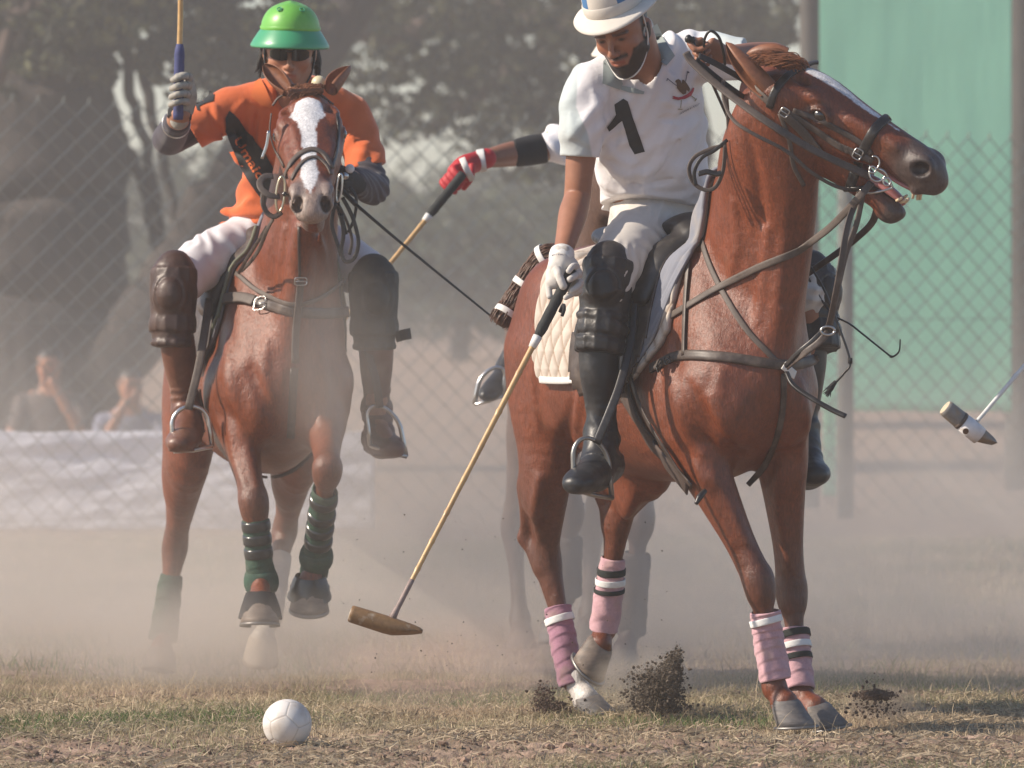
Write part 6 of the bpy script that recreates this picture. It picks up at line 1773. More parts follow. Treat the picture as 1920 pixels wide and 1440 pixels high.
    Q.chain([(P(560, 450, 27.96), (.10, .105)), (P(630, 478, 27.84), (.088, .092)), (P(690, 522, 27.68), (.074, .076)), (P(702, 570, 27.62), .058)], V3(-.5, .3, .8), k=.05)
    displaced(Q, lambda p: folds(p, V3(.8, .2, .5), .06, .006, 7., 2))
    vox_obj('breeches', Q, M['breeches2'], T, 2)
    guard_at(P(327, 500, 27.52), P(322, 655, 27.50), V3(1, 0, 0), nrm([-.15, -1, .05]), M['pad_brown'], T, 1.0)
    guard_at(P(700, 508, 27.64), P(702, 660, 27.64), V3(1, 0, 0), nrm([.15, -1, .05]), M['pad_dusty'], T, 1.04)
    for top, an, toe, heel in ((P(332, 640, 27.52), P(350, 765, 27.60), P(335, 832, 27.36), P(362, 806, 27.62)), (P(705, 645, 27.66), P(706, 770, 27.78), P(738, 842, 27.60), P(698, 822, 27.82))):
        K = Vox(np.minimum(np.minimum(top, toe), heel) - .14, np.maximum(np.maximum(top, toe), heel) + .14, .0045)
        boot(K, top, an, toe, heel, (.058, .054), nrm(np.cross(toe - heel, V3(0, 0, 1))), 1.12)
        fd = nrm(toe - heel); dn_ = nrm(V3(0, 0, -1) - fd * np.dot(V3(0, 0, -1), fd))
        K.chain([(heel + dn_ * .036, (.032, .011)), (lerp(heel, toe, .4) + dn_ * .036, (.038, .007)), (lerp(heel, toe, .8) + dn_ * .030, (.047, .007)), (toe + dn_ * .020 + fd * .006, (.032, .006))], np.cross(fd, dn_), k=.003)
        displaced(K, lambda p: -.004 * np.abs(np.sin(p[:, 2] * 60 + fbm(p, 12, 2) * 9)) ** 4 * (np.linalg.norm(p - an, axis=1) < .10) + (fbm(p, 16, 2) - .5) * .004)
        b_, _, _ = vox_obj('boot', K, M['boot_brown'], T, 1)
    # strap end flying off the left knee guard
    strap('guard_strap', np.array([P(742, 632, 27.62), P(756, 628, 27.60), P(770, 625, 27.58)]), np.tile(V3(0, -1, .1), (3, 1)), .036, .004, M['pad_black'], T)
    # --- green helmet
    hel = thing('helmet', (0, 0, 0), None, None); hel.parent = T; hel.location = -T.location
    r_, f_, u_ = ax
    bc = q(0, .006, .062); n = 56; a_ = np.arange(n) * 2 * np.pi / n
    def ring(rs, rf, rb, z):
        cs, sn = np.cos(a_), np.sin(a_)
        return bc + np.outer(cs * rs, r_) + np.outer(np.where(sn > 0, rf, rb) * sn, f_) + np.outer(z - .004 * np.cos(2 * a_), u_)
    def rev(rows, mt, nm, par, flip=False):
        v_ = np.vstack(rows); fs = []
        for i in range(len(rows) - 1):
            for j_ in range(n): fs.append((i * n + j_, i * n + (j_ + 1) % n, (i + 1) * n + (j_ + 1) % n, (i + 1) * n + j_))
        return link(nm, mk(v_, fs), mt, par)
    rev([ring(.085, .100, .100, -.004), ring(.125, .145, .130, -.028), ring(.129, .150, .134, -.030), ring(.130, .151, .135, -.024), ring(.122, .142, .128, -.008), ring(.108, .126, .118, .014), ring(.098, .114, .112, .028)], M['teal_brim'], 'brim', hel)
    rows = []
    for t in np.linspace(-.06, math.pi / 2 - .01, 15):
        c_, s_ = max(math.cos(t), 0) ** .72, math.sin(t)
        rows.append(ring(.097 * c_ + .0005, .114 * c_ + .0005, .111 * c_ + .0005, .026 + .088 * s_))
    rev(rows, M['green_hat'], 'shell', hel)
    rev([ring(.0985, .1155, .1125, .028), ring(.1005, .1175, .1145, .034), ring(.0985, .1150, .112, .040)], M['green_hat'], 'rim_fold', hel)
    for x_, y_ in ((-.035, .035), (.035, .035), (-.03, -.03), (.03, -.03)):
        c_ = bc + r_ * x_ * 1.05 + f_ * (y_ + .040) + u_ * .096
        nn_ = nrm(r_ * x_ + f_ * (y_ + .05) + u_ * .12)
        ring_band(c_ + nn_ * .002, nn_, .008, .004, M['teal_brim'], hel, 'vent_ring', th=.003, n=14)
    tube('chin_strap', [q(-.082, .0, .04), q(-.079, .012, -.03), q(-.055, .04, -.088), q(0, .06, -.122), q(.055, .04, -.088), q(.079, .012, -.03), q(.082, 0, .04)], .004, M['black_plastic'], hel, n=6)
    # hair behind the ears, ear stud
    mb = MB()
    for g in (1, -1):
        for k_ in range(14):
            b0 = q((.074 + .012 * RNG.rand()) * g, -.035 - .03 * RNG.rand(), .03 - .02 * RNG.rand())
            hair_lock(mb, [b0, b0 + (r_ * g * .012 - u_ * .04), b0 + (r_ * g * .018 - u_ * .085 + RNG.normal(0, .008, 3))], .011, n=5)
    link('hair', mb.mesh(), M['hair_black'], T, kind='stuff')
    # wraparound glasses
    gl = thing('glasses', (0, 0, 0), None, None); gl.parent = T; gl.location = -T.location
    for g in (1, -1):
        m_, n_ = 11, 6; vs = []
        for layer in (0, -.0025):
            for i in range(m_):
                t = i / (m_ - 1); th = .10 + t * .98
                hgt = .020 * (1 - .55 * t ** 2.2) * (1 - .35 * (1 - t) ** 4)
                for j_ in range(n_):
                    w_ = (j_ / (n_ - 1) - .5) * 2
                    vs.append(q(g * .074 * math.sin(th), (.020 + layer) + .090 * math.cos(th) ** .8, .012 + w_ * hgt - .004 * (1 - t) * (w_ < 0)))
        fs = []
        for L_ in (0, 1):
            for i in range(m_ - 1):
                for j_ in range(n_ - 1):
                    a0 = L_ * m_ * n_ + i * n_ + j_; fq = (a0, a0 + 1, a0 + n_ + 1, a0 + n_)
                    fs.append(fq if L_ == 0 else fq[::-1])
        link('lens', mk(vs, fs), M['lens'], gl)
    tube('frame', [q(-.082, -.01, .018), q(-.072, .045, .026), q(-.045, .090, .031), q(-.008, .108, .024), q(.008, .108, .024), q(.045, .090, .031), q(.072, .045, .026), q(.082, -.01, .018)], .0030, M['black_plastic'], gl, n=6)
    eyeball(q(-.086, .0, -.028), .0028, T, 'ear_stud')
    # --- right glove on the upright mallet
    ga, gb = P(337, 212, 27.18), P(342, 100, 27.12)
    G = Vox(P(338, 178, 27.2) - .14, P(338, 178, 27.2) + .14, .0028)
    c = P(341, 172, 27.16); ax_ = nrm(gb - ga)
    sdv = V3(-.55, -.83, 0)
    # forearm comes from below; fingers face the viewer
    G.chain([(P(336, 226, 27.24), (.030, .034)), (P(340, 208, 27.23), (.032, .034))], V3(1, 0, 0), k=.012)
    G.chain([(P(345, 205, 27.23), (.034, .024)), (P(350, 180, 27.21), (.036, .024)), (P(348, 155, 27.20), (.030, .020))], V3(.9, .4, 0), k=.015)
    for i_, (dz, r_f) in enumerate(((148, .0122), (164, .0125), (180, .0122), (195, .0112))):
        x0 = 356 - i_ * 1.5
        finger(G, [P(x0, dz - 3, 27.18), P(x0 - 9, dz - 5, 27.13), P(x0 - 22, dz - 2, 27.115), P(x0 - 32, dz + 2, 27.14)], r_f)
    finger(G, [P(352, 165, 27.20), P(354, 148, 27.17), P(345, 141, 27.135), P(332, 143, 27.13)], .0125)
    displaced(G, lambda p: (fbm(p, 60, 2) - .5) * .003)
    vox_obj('glove', G, M['grey_glove'], T, 1)
    wa = nrm(wr - el)
    ring_band(lerp(el, wr, .62), wa, .046, .012, M['steel'], T, 'bracelet', th=.003, n=30)
    ring_band(P(337, 214, 27.235), V3(.1, .2, 1), .038, .030, M['black_cloth'], T, 'wrist_strap', th=.004, n=30)
    # --- left glove at the reins with a watch above it
    G = Vox(P(648, 335, 27.2) - .13, P(648, 335, 27.2) + .14, .003)
    G.chain([(P(668, 345, 27.30), (.034, .034)), (P(655, 338, 27.22), (.036, .030)), (P(645, 332, 27.16), (.034, .028))], V3(0, 0, 1), k=.015)
    for i_ in range(4):
        y_ = 322 + i_ * 11
        finger(G, [P(655, y_, 27.16), P(644, y_ - 2, 27.11), P(635, y_ + 2, 27.13), P(640, y_ + 5, 27.17)], .0115)
    finger(G, [P(652, 325, 27.20), P(642, 316, 27.16), P(634, 315, 27.13)], .012)
    vox_obj('glove', G, M['black_cloth'], T, 1)
    return T, bv_body, bs, q
M['pad_dusty'] = mat('dust covered knee guard', (.045, .040, .032), .7, noise=(18, .3), bump=(22, .5, .010), var=((.10, .10, .08), 9, .4, .8))
R2 = build_rider2()

# ---------------------------------------------------------------- the third rider: an outstretched arm in a red glove
def build_rider3():
    B = H3[1]
    T = thing('person', P(1150, 430, 30.1), 'rider behind the others, red glove and dark elbow guard on an outstretched arm', 'person', 'riders')
    V = Vox((-.32, 29.3, .80), (.75, 30.6, 2.22), .006)
    hc = P(1180, 120, 29.95)
    q, ax = human_head(V, hc, nrm([-.3, -.95, -.1]), nrm([-.03, -.1, 1]), 1.0)
    V.chain([(P(1180, 150, 30.0), (.055, .06)), (P(1180, 220, 30.05), (.10, .075))], V3(1, 0, 0), k=.03)
    V.chain([(P(1175, 235, 30.05), (.17, .085)), (P(1170, 330, 30.1), (.15, .10)), (P(1165, 440, 30.15), (.15, .11))], V3(1, 0, 0), k=.04)
    sh, el, wr = P(1082, 262, 30.0), P(990, 283, 29.9), P(893, 301, 29.7)
    V.chain([(sh, .055), (el, (.045, .046)), (lerp(el, wr, .35), .044), (wr, (.027, .032))], V3(0, 0, 1), k=.02)
    V.chain([(P(1265, 262, 30.0), .055), (P(1300, 380, 29.95), .046), (P(1250, 400, 29.7), .03)], V3(0, 1, 0), k=.02)
    for g, x0 in ((-1, 1085), (1, 1245)):
        V.chain([(P(1165 + 35 * g, 455, 30.1), .10), (P(x0, 520, 29.75), .075), (P(x0 + 15 * g, 600, 29.7), .055), (P(x0 + 10 * g, 740, 29.8), .036)], V3(1, 0, 0), k=.03)
    v, f = V.mesh(1); me = mk(v, f); set_col(me, face_colors(v, SKIN * V3(.9, .8, .78), hc, ax, 1.)); link('body', me, M['skin'], T)
    W = Vox((-.05, 29.6, 1.42), (.75, 30.45, 2.05), .006)
    W.chain([(P(1178, 200, 30.02), (.09, .07)), (P(1176, 235, 30.05), (.18, .10)), (P(1170, 330, 30.1), (.165, .12)), (P(1160, 430, 30.15), (.17, .13)), (P(1155, 460, 30.15), (.17, .13))], V3(1, 0, 0), k=.03)
    W.chain([(P(1110, 245, 30.02), .07), (P(1082, 262, 30.0), .070), (P(1042, 272, 29.95), .062)], V3(0, 0, 1), k=.04)
    displaced(W, lambda p: folds(p, V3(.5, .2, .8), .07, .010, 5., 3))
    vox_obj('shirt', W, M['white_shirt'], T, 1, np.array([.74, .73, .75]))
    Q = Vox((-.05, 29.3, 1.15), (.85, 30.6, 1.55), .007)
    Q.chain([(P(1165, 430, 30.12), (.16, .12)), (P(1165, 465, 30.15), (.16, .12))], V3(1, 0, 0), k=.03)
    for g, x0 in ((-1, 1085), (1, 1245)): Q.chain([(P(1165 + 35 * g, 455, 30.1), .11), (P(x0, 520, 29.78), .088), (P(x0 + 5 * g, 570, 29.72), .065)], V3(1, 0, 0), k=.05)
    vox_obj('breeches', Q, M['breeches2'], T, 1)
    E_ = Vox((-.08, 29.6, 1.65), (.22, 30.2, 1.95), .005)
    E_.chain([(P(1030, 277, 29.95), .052), (P(1000, 281, 29.91), .054), (P(960, 288, 29.84), .049)], V3(0, 0, 1), k=.01)
    E_.cut(P(1026, 278, 29.95), V3(1, 0, .1), .006); E_.cut(P(965, 288, 29.85), V3(-1, 0, -.1), .006)
    vox_obj('elbow_guard', E_, M['black_cloth'], T, 1)
    ring_band(P(1028, 273, 29.95), V3(1, 0, 0), .056, .012, mat('yellow_tape', (.6, .42, .05), .7), T, 'arm_band', n=24)
    G = Vox(P(870, 325, 29.7) - .14, P(870, 325, 29.7) + .16, .0032)
    G.chain([(P(912, 297, 29.72), (.036, .036)), (P(893, 303, 29.70), (.034, .036)), (P(872, 312, 29.66), (.036, .040)), (P(856, 325, 29.64), (.032, .036))], V3(0, 1, 0), k=.015)
    for i_ in range(4):
        b0 = P(860 - i_ * 7, 312 + i_ * 8, 29.62)
        finger(G, [b0, b0 + V3(-.018, -.030, -.010), b0 + V3(.002, -.045, -.034), b0 + V3(.026, -.030, -.045)], .0125)
    finger(G, [P(885, 312, 29.62), P(882, 335, 29.60), P(870, 352, 29.62)], .013)
    go, _, _ = vox_obj('glove', G, M['red_glove'], T, 1)
    strap('glove_strap', np.array([P(866, 296, 29.56), P(874, 315, 29.55), P(886, 338, 29.58)]), np.tile(V3(0, -1, 0), (3, 1)), .022, .006, M['white_tape'], go)
    ring_band(P(903, 301, 29.71), V3(1, 0, .15), .040, .028, M['white_tape'], T, 'wristband', n=24)
    # foot in its stirrup at the far side
    toe, heel, an = P(912, 742, 29.45), P(940, 716, 29.6), P(952, 690, 29.65)
    K = Vox(np.minimum(toe, an) - .1, np.maximum(toe, an) + .16, .006)
    boot(K, P(1000, 590, 29.7), an, toe, heel, (.050, .045), V3(1, 0, 0), .82)
    vox_obj('boot', K, M['boot_black'], T, 1)
    stirrup('stirrup', P(926, 690, 29.5), V3(1, .1, .3), V3(0, -1, 0), P(916, 750, 29.5) - P(926, 690, 29.5), .10, T, M['steel'])
    hel = MB(); rows = []
    bc = q(0, .01, .055); a_ = np.arange(40) * 2 * np.pi / 40
    for rs, z in ((.085, -.004), (.13, -.022), (.13, -.014), (.10, .03), (.10, .06), (.085, .10), (.05, .13), (.005, .138)):
        rows.append(bc + np.outer(np.cos(a_) * rs, ax[0]) + np.outer(np.sin(a_) * rs * 1.15, ax[1]) + z * ax[2])
    vv = np.vstack(rows); fs = [(i * 40 + j, i * 40 + (j + 1) % 40, (i + 1) * 40 + (j + 1) % 40, (i + 1) * 40 + j) for i in range(7) for j in range(40)]
    link('helmet', mk(vv, fs), M['hat_white'], T)
    return T
R3 = build_rider3()
spectator(95, 54.5, 652, 'blurred seated onlooker leaning on one hand behind the sheet', (.10, .08, .075), -.5)
spectator(245, 55.5, 690, 'blurred seated onlooker in a pale blue top nearer the trunk', (.20, .21, .28), .4)
# ---------------------------------------------------------------- tack and gear of the front pony
def C3(pix, Y, m=6):
    """free hanging line: photo pixels with their distances"""
    if np.isscalar(Y): Y = [Y] * len(pix)
    return catmull(np.array([P(x, y, d) for (x, y), d in zip(pix, Y)]), m)

def belt(name, pix, bv, w, mt, par, th=.004, off=.004, m=6):
    p, n = on(pix, bv, m, off)
    return strap(name, p, n, w, th, mt, par)

def free_strap(name, pix, Y, w, mt, par, n=(0, -1, .15), th=.004, m=6, **kw):
    p = C3(pix, Y, m)
    return strap(name, p, np.tile(V3(*n), (len(p), 1)), w, th, mt, par, **kw)

def buckle(px, py, bv, w, h_, ang, par, off=.009, mt=None, Y=None):
    r = (hit(px, py, *bv) if bv else None) or (P(px, py, Y or 24.8), V3(0, -1, 0))
    c, n = r[0] + r[1] * off, r[1]
    x = nrm(V3(math.cos(ang), 0, -math.sin(ang)) - n * np.dot(V3(math.cos(ang), 0, -math.sin(ang)), n)); y = np.cross(n, x)
    a = np.linspace(0, 2 * np.pi, 17)
    sq = lambda t: np.sign(t) * np.abs(t) ** .45
    p = c + np.outer(sq(np.cos(a)) * w / 2, x) + np.outer(sq(np.sin(a)) * h_ / 2, y)
    v, f = loft(p, .0022, n=6); mb = MB(); mb.add(v, f)
    v, f = loft([c - x * w * .5, c + x * w * .5], .0018, n=6); mb.add(v, f)
    return link('buckle', mb.mesh(), mt or M['steel'], par)

def quilting(sz, d=.006):
    def fn(T_, F_):
        s_ = F_ * (math.pi / 180) * .27
        u, v = (T_ + s_ * .55) / sz, (T_ - s_ * .55) / sz
        return d * (np.minimum(np.abs(np.sin(u * np.pi)), np.abs(np.sin(v * np.pi))) ** .5)
    return fn

def tack1():
    o, B, bv, V, h, j, J = H1
    hb = [bv]
    br = thing('bridle', J['O'], 'bridle of dusty dark leather straps on the head of the open-mouthed chestnut', 'bridle', 'bridles')
    LD, LB, LK = M['leather_dusty'], M['leather'], M['leather_black']
    belt('browband', [(1443, 202), (1455, 168), (1484, 137), (1520, 121), (1534, 119)], hb, .024, LK, br, th=.007)
    belt('headpiece', [(1408, 160), (1426, 176), (1446, 194)], hb, .022, LD, br)
    belt('cheekpiece', [(1466, 206), (1522, 238), (1572, 273), (1606, 287), (1636, 302)], hb, .020, LD, br, th=.006)
    belt('cheekpiece', [(1486, 207), (1535, 224), (1572, 244), (1618, 270), (1634, 290)], hb, .017, LB, br)
    belt('strap_end', [(1464, 208), (1497, 238), (1541, 284)], hb, .026, LD, br, off=.010, th=.004)
    belt('throat_lash', [(1462, 212), (1480, 263), (1487, 309), (1507, 348)], hb, .013, LD, br)
    belt('noseband', [(1666, 220), (1658, 226), (1641, 242), (1626, 268), (1612, 296), (1601, 330), (1594, 352)], hb, .030, LK, br, th=.008)
    belt('jaw_strap', [(1584, 352), (1612, 352), (1640, 352), (1668, 352)], hb, .017, LK, br, off=.008, th=.006)
    for x, y in ((1572, 270), (1585, 277), (1594, 281)):
        belt('keeper', [(x - 3, y - 9), (x + 1, y), (x + 3, y + 10)], hb, .0022, M['leather_dusty'], br, off=.010, th=.002, m=3)
    buckle(1609, 288, hb, .026, .032, .5, br, .012); buckle(1471, 209, hb, .026, .026, .6, br, .012)
    # bit: cheek, rings, curb chain
    def ring(cx, cy, rx, ry, r, mt=M['steel'], a0=0, a1=360, off=.016, nm='bit_ring', Yd=None):
        hh = hit(cx, cy, bv); Y = (hh[0][1] - off) if (hh and Yd is None) else (Yd or 24.7)
        a = np.radians(np.linspace(a0, a1, 22)); pts = np.array([P(cx + rx * math.cos(t), cy + ry * math.sin(t), Y) for t in a])
        v, f = loft(pts, r, n=8, caps=abs(a1 - a0) < 359); link(nm, mk(v, f), mt, br)
    ring(1640, 305, 9, 12, .0032, a0=-120, a1=80); ring(1645, 325, 15, 15, .0030, a0=20, a1=200); ring(1663, 341, 7, 7, .0028); ring(1636, 318, 6, 6, .0026)
    hh = hit(1640, 310, bv); Yb = (hh[0][1] if hh else 24.74) - .016
    tube('bit_cheek', [P(1646, 316, Yb), P(1658, 322, Yb - .004), (P(1668, 340, Yb)), P(1674, 352, Yb)], [.006, .0045, .003], M['steel'], br, n=8)
    tube('curb_chain', [P(1674, 352, Yb), P(1655, 358, Yb), P(1630, 362, Yb + .01), P(1612, 356, Yb + .02)], .0035, M['steel'], br, n=6)
    # reins to the left hand
    Yh = 24.86
    hh = hit(1600, 315, bv) or hit(1590, 300, bv); Y1 = (hh[0][1] if hh else 24.74) - .03
    rn = thing('reins', P(1320, 110, Yh), 'double reins stretched from the open-mouthed pony\'s bit up to the rider\'s raised hand', 'reins', 'reins')
    ys = [Yh, Yh - .02, Yh - .08, Yh - .1, Y1 - .03, Y1, Y1]
    free_strap('rein', [(1286, 98), (1300, 118), (1346, 160), (1419, 215), (1474, 251), (1535, 286), (1632, 331)], [Yh, Yh - .01, Yh - .05, Yh - .12, Y1 - .10, Y1 - .05, Y1], .024, LD, rn, n=(.25, -1, .5), th=.0045)
    free_strap('rein', [(1356, 150), (1358, 190), (1376, 226), (1413, 251), (1474, 283), (1520, 322), (1560, 346), (1590, 356)], [Yh, Yh - .04, Yh - .1, Yh - .12, Y1 - .08, Y1 - .04, Y1, Y1 + .02], .011, LD, rn, n=(.2, -1, .3))
    free_strap('rein', [(1310, 104), (1340, 118), (1382, 142), (1412, 160)], [Yh, Yh + .01, Yh + .02, Yh + .05], .020, LK, rn, n=(.3, -1, .5))
    free_strap('rein', [(1305, 112), (1345, 146), (1380, 172), (1402, 186)], [Yh, Yh + .03, Yh + .04, Yh + .06], .018, LK, rn, n=(.3, -1, .5))
    free_strap('rein_end', [(1362, 180), (1366, 240), (1362, 268), (1330, 280), (1303, 294), (1292, 316), (1300, 342), (1322, 356), (1342, 350), (1356, 318), (1360, 270)], 24.98, .012, LD, rn, n=(.2, -1, .1))
    free_strap('rein_end', [(1364, 262), (1340, 282), (1316, 296), (1302, 322), (1305, 348)], 24.96, .011, LK, rn, n=(.2, -1, .1))
    free_strap('rein_end', [(1309, 326), (1326, 322), (1342, 326), (1352, 324)], 24.95, .016, LK, rn, n=(.1, -1, .3), th=.008)
    # martingale and breastplate
    bp = thing('breastplate', P(1400, 680, 25.0), 'dark leather breastplate with neck strap round the chest of the braking pony', 'breastplate', 'breastplates')
    belt('breast_strap', [(1222, 692), (1236, 684), (1264, 670), (1299, 666), (1368, 671), (1438, 681), (1480, 684), (1512, 679), (1531, 671)], hb, .031, LB, bp, th=.009, off=.006, m=8)
    belt('neck_strap', [(1316, 446), (1327, 486), (1354, 545), (1396, 614), (1438, 660), (1468, 690)], hb, .017, LD, bp, m=8, off=.005)
    belt('hanger', [(1296, 466), (1291, 520), (1288, 560), (1286, 612), (1285, 668)], hb, .015, LB, bp, off=.009)
    belt('martingale_strap', [(1469, 700), (1467, 767), (1456, 819), (1432, 875), (1404, 908)], hb, .019, LB, bp, m=8)
    buckle(1245, 687, hb, .036, .030, -.35, bp, .016, M['black_plastic']); buckle(1258, 679, hb, .020, .030, -.35, bp, .018, M['black_plastic'])
    belt('keeper', [(1464, 684), (1474, 694), (1482, 702)], hb, .026, M['white_tape'], bp, off=.018)
    free_strap('strap_end', [(1475, 698), (1488, 722), (1525, 748), (1560, 768), (1586, 780)], [24.90, 24.86, 24.82, 24.80, 24.78], .015, LK, bp, n=(.5, -1, .3), th=.008)
    Yf = 24.84
    free_strap('fork', [(1612, 362), (1590, 420), (1575, 507), (1560, 587), (1552, 618)], [Y1, Yf - .06, Yf - .08, Yf - .06, Yf - .04], .020, LB, bp, n=(.5, -1, .1))
    free_strap('fork', [(1618, 362), (1606, 420), (1585, 480), (1567, 560), (1556, 618)], [Y1 + .03, Yf, Yf, Yf - .02, Yf - .03], .017, LD, bp, n=(.2, -1, .1))
    free_strap('fork', [(1553, 622), (1535, 642), (1508, 662), (1476, 688)], [Yf - .04, Yf - .04, Yf - .02, 24.90], .020, LB, bp, n=(.2, -1, .5))
    free_strap('fork', [(1545, 618), (1522, 640), (1495, 662), (1472, 686)], [Yf - .02, Yf - .02, Yf, 24.90], .014, LK, bp, n=(.2, -1, .5))
    a = np.linspace(0, 2 * np.pi, 18); v, f = loft(np.array([P(1552 + 13 * math.cos(t), 620 + 8 * math.sin(t), Yf - .05) for t in a]), .0036, n=8)
    link('ring', mk(v, f), M['steel'], bp)
    # draw reins
    dr = thing('draw_reins', P(1210, 625, 25.1), 'wide dusty draw rein crossing the braking pony\'s neck from saddle to bit', 'reins', 'reins')
    p1, n1 = on([(1213, 624), (1255, 596), (1299, 569), (1351, 538), (1420, 503), (1470, 482), (1506, 465)], bv, 8, .007)
    p2 = C3([(1522, 452), (1552, 430), (1581, 402), (1612, 368), (1634, 342)], [24.93, 24.88, 24.83, 24.78, Yb], 6)
    p = np.vstack([p1, p2]); n_ = np.vstack([n1, np.tile(nrm(V3(.1, -1, .4)), (len(p2), 1))])
    for _ in range(4): p[1:-1] = p[:-2] * .25 + p[1:-1] * .5 + p[2:] * .25
    strap('draw_rein', p, n_, .022, .005, LD, dr)
    free_strap('draw_rein', [(1648, 362), (1638, 412), (1604, 448), (1570, 474), (1530, 502), (1490, 530)], [Yb + .04, 24.98, 25.08, 25.16, 25.26, 25.36], .022, LB, dr, n=(.1, -1, .4))
    # saddle pad, saddle, girth
    ts, ph = np.linspace(.18, .93, 120), np.linspace(-104, 104, 230)
    lim = lambda T_: (104 - 14 * np.clip((T_ - .86) / .07, 0, 1) ** 3 - 40 * np.clip((.34 - T_) / .16, 0, 1) ** 1.5) / 104.
    pd = thing('saddle_pad', B(.55, 1.35), 'white quilted saddle pad showing behind the black-booted rider\'s leg', 'saddle pad', 'saddle pads')
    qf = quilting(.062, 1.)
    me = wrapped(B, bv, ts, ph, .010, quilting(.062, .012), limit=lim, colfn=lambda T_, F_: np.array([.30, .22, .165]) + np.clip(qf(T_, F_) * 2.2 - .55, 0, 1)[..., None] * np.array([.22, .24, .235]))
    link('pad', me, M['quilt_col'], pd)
    q_ = [B.m - B.f * 0]  # rolled hem of the pad
    hem = []
    for t in np.linspace(.36, .86, 24):
        c = Vector(B(t, 1.10, 0)); d = Vector(-B.l * math.sin(R(103)) + V3(0, 0, 1) * math.cos(R(103)))
        l, n, i_, ds = bv.ray_cast(c + d * .8, -d); hem.append((np.array(l) + np.array(n) * .021, np.array(n)))
    strap('hem', [x[0] for x in hem], [x[1] for x in hem], .022, .012, M['white_tape'], pd)
    me = wrapped(B, bv, np.linspace(.16, .50, 34), np.linspace(-92, 92, 90), .022, quilting(.040, .005), limit=lambda t: 1 - .9 * np.clip((.30 - t) / .16, 0, 1) ** 1.3)
    link('front_pad', me, M['quilt_grey'], pd)
    sd = thing('saddle', B(.55, 1.45), 'black leather saddle under the rider in the white number shirt', 'saddle', 'saddles')
    me = wrapped(B, bv, np.linspace(.27, .66, 34), np.linspace(-112, -20, 40), .034, lambda T_, F_: .004 * np.sin(T_ * 40), mask=lambda T_, F_: (np.abs(T_ - .455 + (F_ + 65) * .0006) < .19 - .06 * np.clip((-F_ - 85) / 27, 0, 1) ** 2))
    link('flap', me, LB, sd)
    me = wrapped(B, bv, np.linspace(.27, .66, 34), np.linspace(20, 112, 40), .034, None, mask=lambda T_, F_: (np.abs(T_ - .455) < .19 - .06 * np.clip((F_ - 85) / 27, 0, 1) ** 2))
    link('flap', me, LB, sd)
    S_ = Vox(B(.55, 1.45) - .42, B(.55, 1.45) + .42, .008)
    S_.chain([(B(.30, 1.49), (.075, .035)), (B(.38, 1.515), (.09, .04)), (B(.5, 1.47), (.12, .04)), (B(.66, 1.46), (.16, .04)), (B(.80, 1.475), (.13, .035)), (B(.85, 1.49), (.10, .025))], B.l, k=.02)
    for g in (1, -1): S_.chain([(B(.32, 1.48, .05 * g), (.035, .05)), (B(.34, 1.40, .16 * g), (.035, .07)), (B(.36, 1.30, .22 * g), (.03, .08))], B.l, k=.03)
    vox_obj('seat', S_, LK, sd, 1)
    gi = belt('girth', [(1172, 728), (1198, 782), (1230, 832), (1262, 876), (1294, 912)], hb, .070, M['web'], sd, th=.008, off=.010, m=8)
    belt('girth_strap', [(1192, 706), (1215, 770), (1250, 830), (1282, 880), (1308, 908)], hb, .018, LB, sd, off=.020, m=8)
    tube('strap_end', [P(1322, 920, 25.0), P(1312, 932, 24.98), P(1305, 945, 24.97)], [.008, .010, .006], LK, sd, n=8)
    # stirrup leather and iron on the near side
    free_strap('stirrup_leather', [(1190, 560), (1182, 640), (1164, 715), (1144, 770), (1118, 832)], [25.30, 25.24, 25.18, 25.15, 25.14], .026, LK, sd, n=(-.2, -1, .1), th=.006)
    stirrup('stirrup', P(1106, 822, 25.14), V3(.92, .35, -.22), V3(-.4, -.9, 0), P(1112, 926, 25.14) - P(1106, 822, 25.14), .118, sd, mat('dull_steel', (.30, .29, .27), .4, .9))
    # whip carried in the left hand
    wp = thing('whip', P(1294, 72, 24.9), 'thin black riding whip with knob held in the raised rein hand', 'whip', 'whips')
    mb = MB(); v, f = loft(catmull([P(1285, 70, 24.9), P(1294, 74, 24.9), P(1304, 75, 24.9)], 3), [.006, .012, .013, .011, .010, .011, .004], n=10); mb.add(v, f)
    v, f = loft([P(1298, 74, 24.9), P(1302, 86, 24.9), P(1312, 104, 24.92)], .0055, n=8); mb.add(v, f)
    link('knob', mb.mesh(), M['black_plastic'], wp)
    tube('wrist_loop', [P(1320, 100, 24.9), P(1321, 74, 24.88), P(1332, 58, 24.87), P(1348, 70, 24.87), P(1357, 100, 24.89), P(1359, 122, 24.92)], .0045, M['black_plastic'], wp, n=6)
    tube('shaft', [P(1312, 104, 24.93), P(1420, 340, 25.42), P(1540, 562, 25.50), P(1600, 612, 25.3), P(1672, 670, 25.1)], [.005, .004, .0035, .003, .0028], M['black_plastic'], wp, n=6)
    tube('lash', [P(1668, 668, 25.1), P(1676, 668, 25.1), P(1686, 658, 25.1), P(1688, 636, 25.1)], [.0045, .003, .0025, .002], M['black_plastic'], wp, n=6)
    # loose cord with frayed end
    cd = tube('cord', [P(1520, 500, 25.1), P(1546, 545, 25.05), P(1572, 610, 25.0), P(1594, 677, 24.98), P(1582, 700, 24.98), P(1564, 720, 24.98)], .0038, M['black_plastic'], None, n=6, label='loose black cord with frayed tassel hanging beside the pony\'s chest', cat='cord')
    mb = MB(); hair_lock(mb, [P(1566, 716, 24.98), P(1556, 728, 24.98), P(1550, 738, 24.98)], .003, n=4, jit=.006, strands=26, spread=.004); 
    link('tassel', mb.mesh(), M['black_cloth'], cd, kind='stuff')
